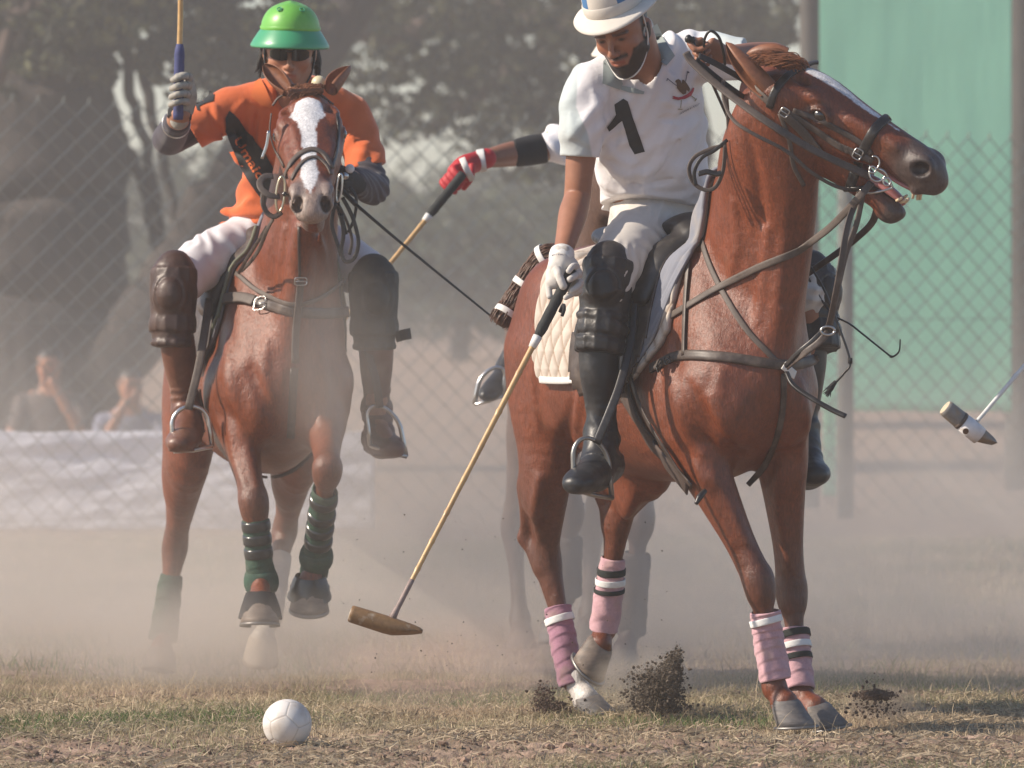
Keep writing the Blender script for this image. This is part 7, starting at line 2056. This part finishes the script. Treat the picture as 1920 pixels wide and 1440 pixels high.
    v, f = loft([P(1594, 671, 24.98), P(1594, 682, 24.98)], .007, n=8); link('knot', mk(v, f), M['black_cloth'], cd)
    # mane stubble and forelock
    mb = MB()
    A0 = h(-.02, .02, 0)
    for k_ in range(900):
        t = RNG.rand(); b0 = lerp(P(1456, 122, 24.88), P(1506, 124, 24.78), t) + RNG.normal(0, .010, 3) * V3(1, 1, .6)
        tip = b0 + V3(-.035 - .05 * RNG.rand(), .01 * RNG.normal(), .006 + .040 * RNG.rand() ** 1.5 * (1.1 - abs(t - .4)))
        hair_lock(mb, [b0, lerp(b0, tip, .45) + V3(.006, -.006, .010 + .006 * RNG.rand()), tip], .0014, n=3)
    for k_ in range(90):
        b0 = P(1440 + 20 * RNG.rand(), 110 + 14 * RNG.rand(), 24.84); tip = b0 + V3(-.035 - .04 * RNG.rand(), -.02, -.012 + .02 * RNG.rand())
        hair_lock(mb, [b0, lerp(b0, tip, .5) + V3(0, 0, .012), tip], .0020, n=3)
    link('forelock', mb.mesh(), M['hair'], o)
    mb = MB()
    for k_ in range(240):
        t = RNG.rand(); b0 = lerp(lerp(P(1325, 425, 25.36), P(1368, 320, 25.25), min(t * 2, 1)), P(1408, 190, 25.08), max(t * 2 - 1, 0)) + RNG.normal(0, .006, 3)
        hair_lock(mb, [b0, b0 + V3(-.016, .004, .010) * (1 + RNG.rand())], .003, n=4)
    link('mane', mb.mesh(), M['hair'], o)
    # tail: braided up and taped
    T_ = thing('tail', P(1010, 500, 26.35), None, None); T_.parent = o; T_.location = V3(0, 0, 0)
    path = catmull([P(1046, 472, 26.28), P(1014, 494, 26.30), P(990, 530, 26.30), (P(968, 562, 26.30)), P(950, 588, 26.28), P(936, 610, 26.28)], 6)
    rr = np.interp(np.linspace(0, 1, len(path)), [0, .12, .25, .42, .5, .62, .72, .82, .92, 1], [.034, .046, .036, .042, .032, .040, .032, .038, .042, .020])
    mb = MB(); v, f = loft(path, rr * .9, n=14); mb.add(v, f)
    for k_ in range(420):
        i0 = RNG.randint(0, len(path) - 4); a = RNG.rand() * 6.28; d_ = nrm(path[i0 + 2] - path[i0])
        u_ = nrm(np.cross(d_, V3(0, 1, 0))); w_ = np.cross(d_, u_); e = u_ * math.cos(a) + w_ * math.sin(a)
        b0 = path[i0] + e * rr[i0] * .85; b1 = path[min(i0 + 3, len(path) - 1)] + e * rr[min(i0 + 3, len(path) - 1)] * 1.02
        hair_lock(mb, [b0, lerp(b0, b1, .5) + e * .006, b1 + d_ * .012], .003, n=4)
    link('tail', mb.mesh(), M['dark_hair'], o)
    bpy.data.objects.remove(T_)
    tl = [x for x in o.children if x.name.startswith('tail')][-1]
    for t in (.16, .46, .80):
        i0 = int(t * (len(path) - 1)); ring_band(path[i0], path[i0 + 1] - path[i0 - 1], rr[i0] + .004, .020, M['white_tape'], tl, 'tail_tape')
tack1()

def mallet(label, A, Bp, head_a, head_b, grip, r=.0085, bands=True, group='polo mallets', mts=None, hr=.026, taper=True):
    """A the butt end, Bp where the cane meets the head; grip: fraction of the length wrapped"""
    gm, cm, hm = mts or (M['grip_black'], M['cane'], M['mallet_wood'])
    T = thing('polo_mallet', A, label, 'mallet', group)
    L = np.linalg.norm(Bp - A); d = nrm(Bp - A)
    g = np.linspace(0, grip, 14); rr = .0150 + .0022 * np.abs(np.sin(np.arange(14) * 1.3)); rr[-1] = .011; rr[0] = .016
    v, f = loft([lerp(A, Bp, t) for t in g], rr, n=14); link('grip', mk(v, f), gm, T)
    t0 = grip; pts = []; rs = []
    n_ = 90
    nodes = [.30, .41, .51, .60, .70, .78, .86]
    for t in np.linspace(t0 - .01, .90 if bands else 1.0, n_):
        w = sum(math.exp(-((t - x) / .0035) ** 2) for x in nodes)
        pts.append(lerp(A, Bp, t) + nrm(V3(.5, .5, .7)) * .0012 * math.sin(t * 37)); rs.append(r * (1.12 - .30 * t) * (1 + .22 * w))
    v, f = loft(pts, rs, n=12); link('cane', mk(v, f), cm, T)
    if bands:
        tt = np.linspace(.89, 1.0, 8); v, f = loft([lerp(A, Bp, t) for t in tt], np.interp(tt, [.89, .97, 1], [.0082, .0085, .012]), n=12)
        link('taped_end', mk(v, f), M['cane_dark'], T)
        tt = np.array([grip - .002, grip + .012, grip + .03]); v, f = loft([lerp(A, Bp, t) for t in tt], [.0145, .0135, .0115], n=14); link('tape', mk(v, f), M['white_tape'], T)
    # head: round billet with one slanted heel
    ax = nrm(head_b - head_a); Lh = np.linalg.norm(head_b - head_a); up_ = nrm(-d - ax * np.dot(-d, ax)); sd = np.cross(ax, up_)
    n = 24; rows = []; a = np.arange(n) * 2 * np.pi / n
    for t, rr in ((0, .86), (.015, .97), (.05, 1.0), (.3, 1.03), (.5, 1.05), (.62, 1.03), (.72, 1.0), (.80, .98), (.88, .94), (.95, .86), (1.0, .70)):
        c = head_a + ax * Lh * t; ca, sa = np.cos(a) * hr * rr, np.sin(a) * hr * rr
        if taper:
            lim = np.interp(t, [.58, 1.0], [-hr * 1.05, hr * .45]); ca = np.maximum(ca, lim)
        rows.append(c + np.outer(ca, up_) + np.outer(sa, sd))
    v = np.vstack(rows); f = [(i * n + j_, i * n + (j_ + 1) % n, (i + 1) * n + (j_ + 1) % n, (i + 1) * n + j_) for i in range(len(rows) - 1) for j_ in range(n)]
    f.append(tuple((len(rows) - 1) * n + j_ for j_ in range(n)))
    hd = link('mallet_head', mk(v, f), hm, T)
    v = np.vstack([rows[0] - ax * .0006, (rows[0].mean(0) - ax * .002)[None]]); link('end_face', mk(v, [(j_, (j_ + 1) % n, n) for j_ in range(n)]), M['mallet_end'], hd)
    return T, hd, (ax, up_, sd, Lh)
mA = lerp(P(1066, 518, 25.11), P(1010, 618, 25.04), -.12)
mallet('bamboo mallet with black grip and worn wooden head, swung low by the white-shirted rider', mA, P(735, 1160, 24.78), P(656, 1150, 24.78), P(790, 1192, 24.78), .195)
tube('wrist_sling', [P(1050, 585, 25.08), P(1056, 572, 25.07), P(1058, 580, 25.06), P(1054, 592, 25.07)], .006, M['black_cloth'], bpy.data.objects['polo_mallet'], n=6)
mallet('cane mallet with blue grip held upright in the grey glove of the orange-shirted rider', P(334, 224, 27.17), P(352, -640, 27.0), P(300, -650, 27.1), P(420, -640, 26.8), .165, bands=False, mts=(M['blue_grip'], M['cane'], M['mallet_wood']))
mallet('cane mallet with black grip trailing from the red glove', P(868, 326, 29.55), P(600, 655, 29.3), P(560, 640, 29.3), P(650, 690, 29.3), .24, mts=(M['grip_black'], M['cane'], M['mallet_wood']))
T_, hd_, (ax_, up_, sd_, Lh_) = mallet('mallet with grey and white painted head entering at the right edge of the field', P(2330, 205, 25.6), P(1832, 790, 25.0), P(1772, 764, 24.98), P(1862, 838, 25.02), .12, r=.0075, bands=False, mts=(M['grip_black'], M['white_tape'], M['grey_paint']), taper=True)
for t0, t1, mt_ in ((.30, .36, 'leather_dusty'), (.36, .72, 'white_paint')):
    c0, c1 = P(1772, 764, 24.98) + ax_ * Lh_ * t0, P(1772, 764, 24.98) + ax_ * Lh_ * t1
    v, f = loft([c0, lerp(c0, c1, .5), c1], [.0275, .0285, .0278], uax=up_, n=24); bo = link('painted_band', mk(v, f), M[mt_], hd_)
bvb = bvh_of(v, f)
a_ = np.linspace(0, 2 * np.pi, 15)[:-1]
surf_print('badge', grid_poly([(1811 + 5.5 * math.cos(t), 808 + 5.5 * math.sin(t)) for t in a_], 5), lambda x, y: (x, y), [bvb], M['print_brown'], hd_, .002)
# ---------------------------------------------------------------- tack of the blazed pony
def tack2():
    o, B, bv, V, h, j, J = H2
    hb = [bv]; LD, LB, LK = M['leather_dusty'], M['leather'], M['leather_black']
    br = thing('bridle', J['O'], 'grey-brown bridle with double noseband on the pony with the broad blaze', 'bridle', 'bridles')
    belt('browband', [(512, 200), (526, 183), (558, 174), (594, 176), (621, 196)], hb, .015, LD, br, th=.006)
    belt('cheekpiece', [(511, 212), (508, 245), (516, 278), (534, 312)], hb, .011, LD, br)
    belt('cheekpiece', [(632, 215), (634, 250), (630, 285), (622, 312)], hb, .011, LK, br)
    belt('noseband', [(536, 330), (548, 304), (568, 286), (588, 281), (608, 291), (622, 316)], hb, .019, LD, br, th=.007)
    belt('flash_band', [(548, 338), (557, 318), (574, 300), (594, 296), (612, 311), (620, 328)], hb, .012, LD, br, th=.005)
    free_strap('strap_end', [(504, 245), (500, 272), (491, 298)], 27.0, .010, LB, br)
    def oval(cx, cy, rx, ry, r, Y, mt, nm='bit_ring'):
        a = np.linspace(0, 2 * np.pi, 28); pts = np.array([P(cx + rx * math.cos(t) - 3 * math.sin(t), cy + ry * math.sin(t), Y) for t in a])
        v, f = loft(pts, r, n=8, caps=False); link(nm, mk(v, f), mt, br)
    hh = hit(545, 345, bv); Yb = (hh[0][1] if hh else 26.8) - .01
    oval(526, 364, 8, 33, .0042, Yb - .02, mat('brass_worn', (.55, .47, .33), .3, .9)); eyeball(P(534, 364, Yb - .02), .009, br, 'bit_end')
    bpy.data.objects[br.children[-1].name].data.materials.clear(); br.children[-1].data.materials.append(M['steel'])
    oval(636, 352, 5, 26, .0036, Yb + .02, M['steel'])
    tube('bit_mouthpiece', [P(534, 364, Yb - .02), P(560, 372, Yb + .03)], .006, M['steel'], br)
    rn = thing('reins', P(640, 340, 27.1), 'looped reins hanging both sides of the blazed pony\'s mouth to the rider\'s rein hand', 'reins', 'reins')
    free_strap('rein', [(524, 368), (506, 366), (491, 355), (487, 342), (496, 331), (512, 330)], [Yb - .02, Yb - .03, Yb - .02, Yb, Yb + .02, Yb + .03], .021, LD, rn, n=(.1, -1, .6))
    free_strap('rein', [(494, 362), (493, 380), (500, 398), (514, 406), (528, 398)], [Yb, Yb - .01, Yb - .01, Yb - .01, Yb], .017, LD, rn, n=(.1, -1, .5))
    free_strap('rein', [(512, 410), (500, 432), (486, 466), (470, 490), (452, 508)], [Yb, 27.0, 27.15, 27.3, 27.4], .013, LD, rn)
    free_strap('rein', [(500, 425), (478, 462), (460, 490), (447, 512)], [27.05, 27.2, 27.3, 27.4], .011, LB, rn)
    for pts, w, m_ in (([(640, 345), (632, 375), (640, 408), (648, 440)], .016, LK), ([(642, 370), (658, 400), (668, 430), (672, 458), (664, 484), (648, 490), (640, 470), (644, 440), (640, 400)], .013, LK),
                       ([(628, 380), (622, 420), (632, 455), (640, 480)], .013, LK), ([(634, 382), (650, 415), (660, 450), (655, 478)], .010, LB), ([(655, 350), (668, 372), (664, 410), (652, 436)], .010, LK)):
        free_strap('rein_loop', pts, 27.08 + .05 * RNG.rand(), w, m_, rn, n=(.2, -1, .1))
    bp = thing('breastplate', P(550, 580, 27.3), 'buckled brown breastplate with a hanging strap on the galloping blazed pony', 'breastplate', 'breastplates')
    belt('breast_strap', [(409, 578), (427, 562), (455, 561), (490, 569), (550, 583), (607, 588), (650, 585)], hb, .035, LB, bp, th=.008, off=.008, m=8)
    belt('breast_strap_cover', [(409, 578), (427, 562), (455, 561), (482, 567)], hb, .036, LD, bp, th=.005, off=.016, m=8)
    buckle(493, 573, hb, .046, .048, .15, bp, .018)
    belt('neck_strap', [(447, 514), (478, 542), (523, 563), (556, 570), (590, 560), (620, 542), (640, 525)], hb, .015, LD, bp, off=.012)
    belt('hanging_strap', [(562, 520), (561, 545), (557, 585), (553, 625), (551, 682)], hb, .024, LD, bp, off=.022, th=.005)
    belt('martingale_strap', [(561, 425), (561, 470), (562, 520)], hb, .009, LB, bp)
    buckle(563, 522, hb, .040, .026, .0, bp, .03)
    belt('martingale_strap', [(552, 690), (548, 760), (545, 820)], hb, .026, LB, bp)
    pd = thing('saddle_pad', B(.5, 1.35), 'dark saddle pad with pale olive edging on the blazed pony', 'saddle pad', 'saddle pads')
    mask = lambda T_, F_: np.abs(F_) <= 104 - 40 * np.clip((.34 - T_) / .14, 0, 1) ** 1.5
    me = wrapped(B, bv, np.linspace(.20, .92, 44), np.linspace(-104, 104, 90), .012, quilting(.05), limit=lambda t: 1 - .385 * np.clip((.34 - t) / .14, 0, 1) ** 1.5, z0=1.16)
    link('pad', me, M['quilt_grey'], pd)
    for g in (-1, 1):
        hem = []
        for ph in np.linspace(8, 100, 26):
            t = .20 + .14 * (max(ph - 64, 0) / 40) ** .67; c = Vector(B(t, 1.16, 0)); d = Vector(B.l * g * math.sin(R(ph)) + V3(0, 0, 1) * math.cos(R(ph)))
            l, n, i_, ds = bv.ray_cast(c + d * .8, -d)
            if l is not None: hem.append((np.array(l) + np.array(n) * .018, np.array(n)))
        strap('piping', [x[0] for x in hem], [x[1] for x in hem], .012, .012, M['edge_green'], pd)
    sd = thing('saddle', B(.55, 1.45), 'brown leather saddle with steel stirrups under the orange-shirted rider', 'saddle', 'saddles')
    for g in (-1, 1):
        me = wrapped(B, bv, np.linspace(.24, .62, 28), np.sort(np.linspace(14, 112, 36) * g), .030, lambda T_, F_: .004 * np.sin(T_ * 40), z0=1.16, mask=lambda T_, F_: (np.abs(T_ - .43) < .19 - .06 * np.clip((np.abs(F_) - 85) / 27, 0, 1) ** 2))
        link('flap', me, LB, sd)
        me = wrapped(B, bv, np.linspace(.34, .42, 8), np.sort(np.linspace(100, 178, 30) * g), .016, None, z0=1.05)
        link('girth', me, M['web'], sd)
    S_ = Vox(B(.55, 1.45) - .42, B(.55, 1.45) + .42, .009)
    S_.chain([(B(.28, 1.47), (.075, .04)), (B(.38, 1.52), (.09, .04)), (B(.5, 1.48), (.12, .04)), (B(.66, 1.46), (.16, .04)), (B(.80, 1.47), (.14, .035)), (B(.86, 1.49), (.11, .025))], B.l, k=.02)
    for g in (1, -1): S_.chain([(B(.28, 1.47, .06 * g), (.04, .05)), (B(.30, 1.38, .17 * g), (.035, .07)), (B(.32, 1.28, .22 * g), (.03, .08))], B.l, k=.03)
    vox_obj('seat', S_, LB, sd, 1)
    dull = M['steel']
    free_strap('stirrup_leather', [(392, 560), (384, 620), (372, 690), (353, 768)], [27.62, 27.5, 27.42, 27.40], .027, LD, sd, n=(-.1, -1, .1), th=.006)
    stirrup('stirrup', P(354, 762, 27.42), V3(.97, .15, .12), V3(0, -1, 0), P(362, 842, 27.42) - P(354, 762, 27.42), .122, sd, dull)
    free_strap('stirrup_leather', [(672, 600), (690, 660), (706, 720), (712, 764)], [27.72, 27.62, 27.58, 27.6], .026, LB, sd, n=(.1, -1, .1), th=.006)
    stirrup('stirrup', P(714, 762, 27.62), V3(.95, .15, -.3), V3(0, -1, 0), P(728, 846, 27.62) - P(714, 762, 27.62), .12, sd, dull)
    wp = thing('whip', P(642, 360, 27.05), 'long straight black whip pointing down from the orange-shirted rider\'s rein hand', 'whip', 'whips')
    tube('handle', [P(636, 352, 27.1), P(668, 384, 27.07)], .009, M['black_plastic'], wp, n=8)
    tube('shaft', [P(668, 384, 27.07), P(755, 458, 27.0), P(932, 602, 26.85)], [.0058, .0048, .0034], M['black_plastic'], wp, n=8)
    mb = MB()
    for k_ in range(380):
        t = RNG.rand() - .5; b0 = h(-.02 + .05 * RNG.rand(), .006, t * .085)
        hair_lock(mb, [b0, b0 + V3(-.006 - t * .01, -.012, .004 + .008 * RNG.rand()), b0 + V3(-.020 - .03 * RNG.rand() + t * .03, -.014, -.024 + .034 * RNG.rand())], .0024, n=3)
    link('forelock', mb.mesh(), M['hair'], o)
    # third rider's stirrup arc
    # watch of the orange rider
    wt = thing('watch', P(652, 318, 27.1), None, None); wt.parent = R2[0]; wt.location = -R2[0].location
    for (x, y, r_, m_) in ((656, 316, .015, 'white_paint'), (647, 330, .012, 'steel')):
        a = np.arange(20) * 2 * np.pi / 20; c = P(x, y, 27.05)
        v, f = loft([c + V3(.0, -.004, 0), c, c + V3(0, .008, 0)], [r_ * .9, r_, r_], uax=V3(1, 0, 0), n=20); link('watch_case', mk(v, f), M[m_], wt)
tack2()
ball = None
def make_ball():
    """hand-stitched ball: twelve pentagons and twenty hexagons with recessed seams"""
    import bmesh
    r = .0715; c = P(538.5, 1357, 24.36)
    phi = (1 + 5 ** .5) / 2
    ico = [V3(*p) for p in [(-1, phi, 0), (1, phi, 0), (-1, -phi, 0), (1, -phi, 0), (0, -1, phi), (0, 1, phi), (0, -1, -phi), (0, 1, -phi), (phi, 0, -1), (phi, 0, 1), (-phi, 0, -1), (-phi, 0, 1)]]
    ico = np.array([nrm(p) for p in ico])
    tri = [(a, b, d) for a in range(12) for b in range(a + 1, 12) for d in range(b + 1, 12) if all(np.linalg.norm(ico[i] - ico[j]) < 1.1 for i, j in ((a, b), (b, d), (a, d)))]
    cen = ico
    bm = bmesh.new(); bmesh.ops.create_icosphere(bm, subdivisions=6, radius=1.0)
    v = np.array([x.co[:] for x in bm.verts]); f = np.array([[x.index for x in q.verts] for q in bm.faces]); bm.free()
    A = Matrix.Rotation(.5, 3, 'X') @ Matrix.Rotation(.35, 3, 'Z') @ Matrix.Rotation(.5, 3, 'Y'); A = np.array(A)
    cc = cen @ A.T
    bias = 0.
    d = v @ cc.T + bias; s_ = np.sort(d, axis=1); gap = s_[:, -1] - s_[:, -2]
    seam = np.exp(-(gap / .020) ** 2)
    vv = c + v * (r * (1 - .022 * seam))[:, None]
    me = mk(vv, f); set_col(me, blend(np.tile([.66, .63, .60], (len(v), 1)), (.36, .32, .28), seam * .8))
    o = link('ball', me, M['ball'], None, label='scuffed white stitched ball resting on the churned turf', cat='ball', group='balls')
make_ball()
def cream_ball():
    import bmesh
    bm = bmesh.new(); bmesh.ops.create_uvsphere(bm, u_segments=24, v_segments=16, radius=.025)
    me = bpy.data.meshes.new('cb'); bm.to_mesh(me); bm.free(); c = P(598, 156, 27.28)
    for v in me.vertices: v.co += Vector(c)
    me.polygons.foreach_set('use_smooth', np.ones(len(me.polygons), bool))
    link('ball', me, M['ball_cream'], None, label='small cream ball in the air behind the blazed pony\'s ear', cat='ball', group='balls')
cream_ball()
# ---------------------------------------------------------------- air: even haze round everything, dust raised by the ponies
def box_mesh(lo, hi):
    v = [(x, y, z) for x in (lo[0], hi[0]) for y in (lo[1], hi[1]) for z in (lo[2], hi[2])]
    return mk(v, [(0, 1, 3, 2), (4, 6, 7, 5), (0, 4, 5, 1), (2, 3, 7, 6), (0, 2, 6, 4), (1, 5, 7, 3)], False)
def haze():
    m = bpy.data.materials.new('pale_air'); m.use_nodes = True; nt = m.node_tree; N, L = nt.nodes, nt.links
    N.remove(N['Principled BSDF']); v = N.new('ShaderNodeVolumePrincipled')
    v.inputs['Color'].default_value = (.98, .94, .89, 1); v.inputs['Density'].default_value = HAZE; v.inputs['Anisotropy'].default_value = .35
    L.new(v.outputs[0], N['Material Output'].inputs['Volume'])
    link('haze', box_mesh((-125, -35, -1.1), (125, 330, 9.5)), m, kind='stuff', label='thin pale dusty air over the whole ground')
HAZE = .0018
haze()
def dust(name, label, lo, hi, dens, build, color=(.92, .85, .77), aniso=.3):
    m = bpy.data.materials.new('dust_air'); m.use_nodes = True; nt = m.node_tree; N, L = nt.nodes, nt.links
    N.remove(N['Principled BSDF']); v = N.new('ShaderNodeVolumePrincipled')
    v.inputs['Color'].default_value = (*color, 1); v.inputs['Anisotropy'].default_value = aniso
    g = N.new('ShaderNodeTexCoord'); sp = N.new('ShaderNodeSeparateXYZ'); L.new(g.outputs['Object'], sp.inputs[0])
    def math_(op, a, b=None, c=None):
        n = N.new('ShaderNodeMath'); n.operation = op
        for i, x in enumerate((a, b, c)):
            if x is None: continue
            if isinstance(x, (int, float)): n.inputs[i].default_value = x
            else: L.new(x, n.inputs[i])
        return n.outputs[0]
    def ss(x, a, b):
        n = N.new('ShaderNodeMapRange'); n.interpolation_type = 'SMOOTHSTEP'; n.inputs['From Min'].default_value = a; n.inputs['From Max'].default_value = b; L.new(x, n.inputs['Value']); return n.outputs[0]
    def noise(sc, d=3, st=(1, 1, 1)):
        mp = N.new('ShaderNodeMapping'); mp.inputs['Scale'].default_value = st; L.new(g.outputs['Object'], mp.inputs[0])
        n = N.new('ShaderNodeTexNoise'); n.inputs['Scale'].default_value = sc; n.inputs['Detail'].default_value = d; L.new(mp.outputs[0], n.inputs['Vector']); return n.outputs['Fac']
    d = build(sp.outputs[0], sp.outputs[1], sp.outputs[2], math_, ss, noise)
    L.new(math_('MULTIPLY', d, dens), v.inputs['Density'])
    L.new(v.outputs[0], N['Material Output'].inputs['Volume'])
    m.cycles.volume_step_rate = 1.0
    return link(name, box_mesh(lo, hi), m, kind='stuff', label=label)
def low_dust(x, y, z, M_, ss, noise):
    h = M_('EXPONENT', M_('MULTIPLY', M_('POWER', M_('MULTIPLY', M_('MAXIMUM', z, 0.), 1 / .62), 1.7), -1.))
    f = M_('MULTIPLY', ss(y, 26.5, 27.9), ss(y, 35.5, 30.5))
    f = M_('MULTIPLY', f, M_('MULTIPLY', ss(x, -5.4, -3.6), ss(x, 5.6, 3.8)))
    n = M_('ADD', M_('MULTIPLY', M_('MAXIMUM', M_('SUBTRACT', noise(1.1, 4, (1, .6, 1.3)), .38), 0.), 6.4), .12)
    return M_('MULTIPLY', M_('MULTIPLY', h, f), M_('MULTIPLY', n, ss(z, 1.75, 1.2)))
dust('dust_cloud', 'thick bank of tan dust hanging low behind the ponies', (-5.5, 26.4, -.02), (5.7, 36., 1.8), .46, low_dust)
def puff(cx, cy, cz, rx, ry, rz, sc=4.):
    def fn(x, y, z, M_, ss, noise):
        q = lambda v, c, r: M_('POWER', M_('DIVIDE', M_('SUBTRACT', v, c), r), 2.)
        d = M_('ADD', M_('ADD', q(x, cx, rx), q(y, cy, ry)), q(z, cz, rz))
        return M_('MULTIPLY', M_('POWER', ss(d, 1.0, .0), 1.8), ss(noise(sc, 3), .30, .64))
    return fn
def add_puff(label, px, py, Y, rx, ry, rz, dens, sc=4., color=(.90, .82, .74)):
    c = P(px, py, Y); r = V3(rx, ry, rz)
    dust('dust_puff', label, c - r, c + r, dens, puff(c[0], c[1], c[2], rx, ry, rz, sc), color)
add_puff('dust drifting across the chest and leg of the galloping blazed pony', 640, 720, 27.0, .34, .30, .62, 1.5, 2.5)
add_puff('dust billowing at the hooves of the galloping pony', 440, 1190, 27.4, .75, .6, .22, 2.2, 3.)
add_puff('reddish dust curling up below the low mallet head', 840, 1245, 26.2, .55, .35, .22, 2.6, 3.5, (.90, .72, .62))
add_puff('grey dust round the thrown plume of soil', 1200, 1275, 25.9, .20, .15, .13, 9., 9., (.80, .72, .62))
add_puff('dust behind the leading hooves', 1650, 1320, 25.4, .17, .12, .08, 10., 9., (.86, .70, .56))
add_puff('dust swallowing the legs of the hindmost bay pony', 1080, 1060, 28.3, .95, .9, .75, .8, 2.)
def soil_mass(label, pts, amp=.016):
    q = np.array([p_ for p_, r_ in pts]); V = Vox(q.min(0) - .09, q.max(0) + .09, .0048)
    V.chain([(p_, (r_, r_ * .6)) for p_, r_ in pts], V3(1, 0, 0), k=.02, m=4)
    displaced(V, lambda p: (fbm(p, 22, 4, 3) - .5) * amp * 3.4)
    v, f = V.mesh(0); me = mk(v, f); set_col(me, np.array([.085, .066, .052]) * (.55 + .8 * fbm(v, 60, 3, 2)[:, None])); link('flying_soil', me, M['clod'], kind='stuff', label=label)
soil_mass('ragged black sheet of soil torn up behind the braking pony', [(P(1270, 1236, 25.8), .006), (P(1266, 1256, 25.8), .018), (P(1256, 1280, 25.8), .028), (P(1240, 1300, 25.8), .032), (P(1222, 1318, 25.8), .022)])
soil_mass('flat dark clod of soil flying right of the leading hooves', [(P(1618, 1300, 25.3), .006), (P(1640, 1300, 25.3), .012), (P(1664, 1308, 25.3), .010)], .008)
def veil():
    m = bpy.data.materials.new('dusty_veil'); m.use_nodes = True; nt = m.node_tree; N, L = nt.nodes, nt.links
    N.remove(N['Principled BSDF']); v = N.new('ShaderNodeVolumePrincipled')
    v.inputs['Color'].default_value = (.97, .93, .88, 1); v.inputs['Density'].default_value = .013; v.inputs['Anisotropy'].default_value = .35
    L.new(v.outputs[0], N['Material Output'].inputs['Volume'])
    link('dust_veil', box_mesh((-9, 31.2, .09), (9, 40., 5.)), m, kind='stuff', label='thin settled dust still hanging between the ponies and the fence')
veil()
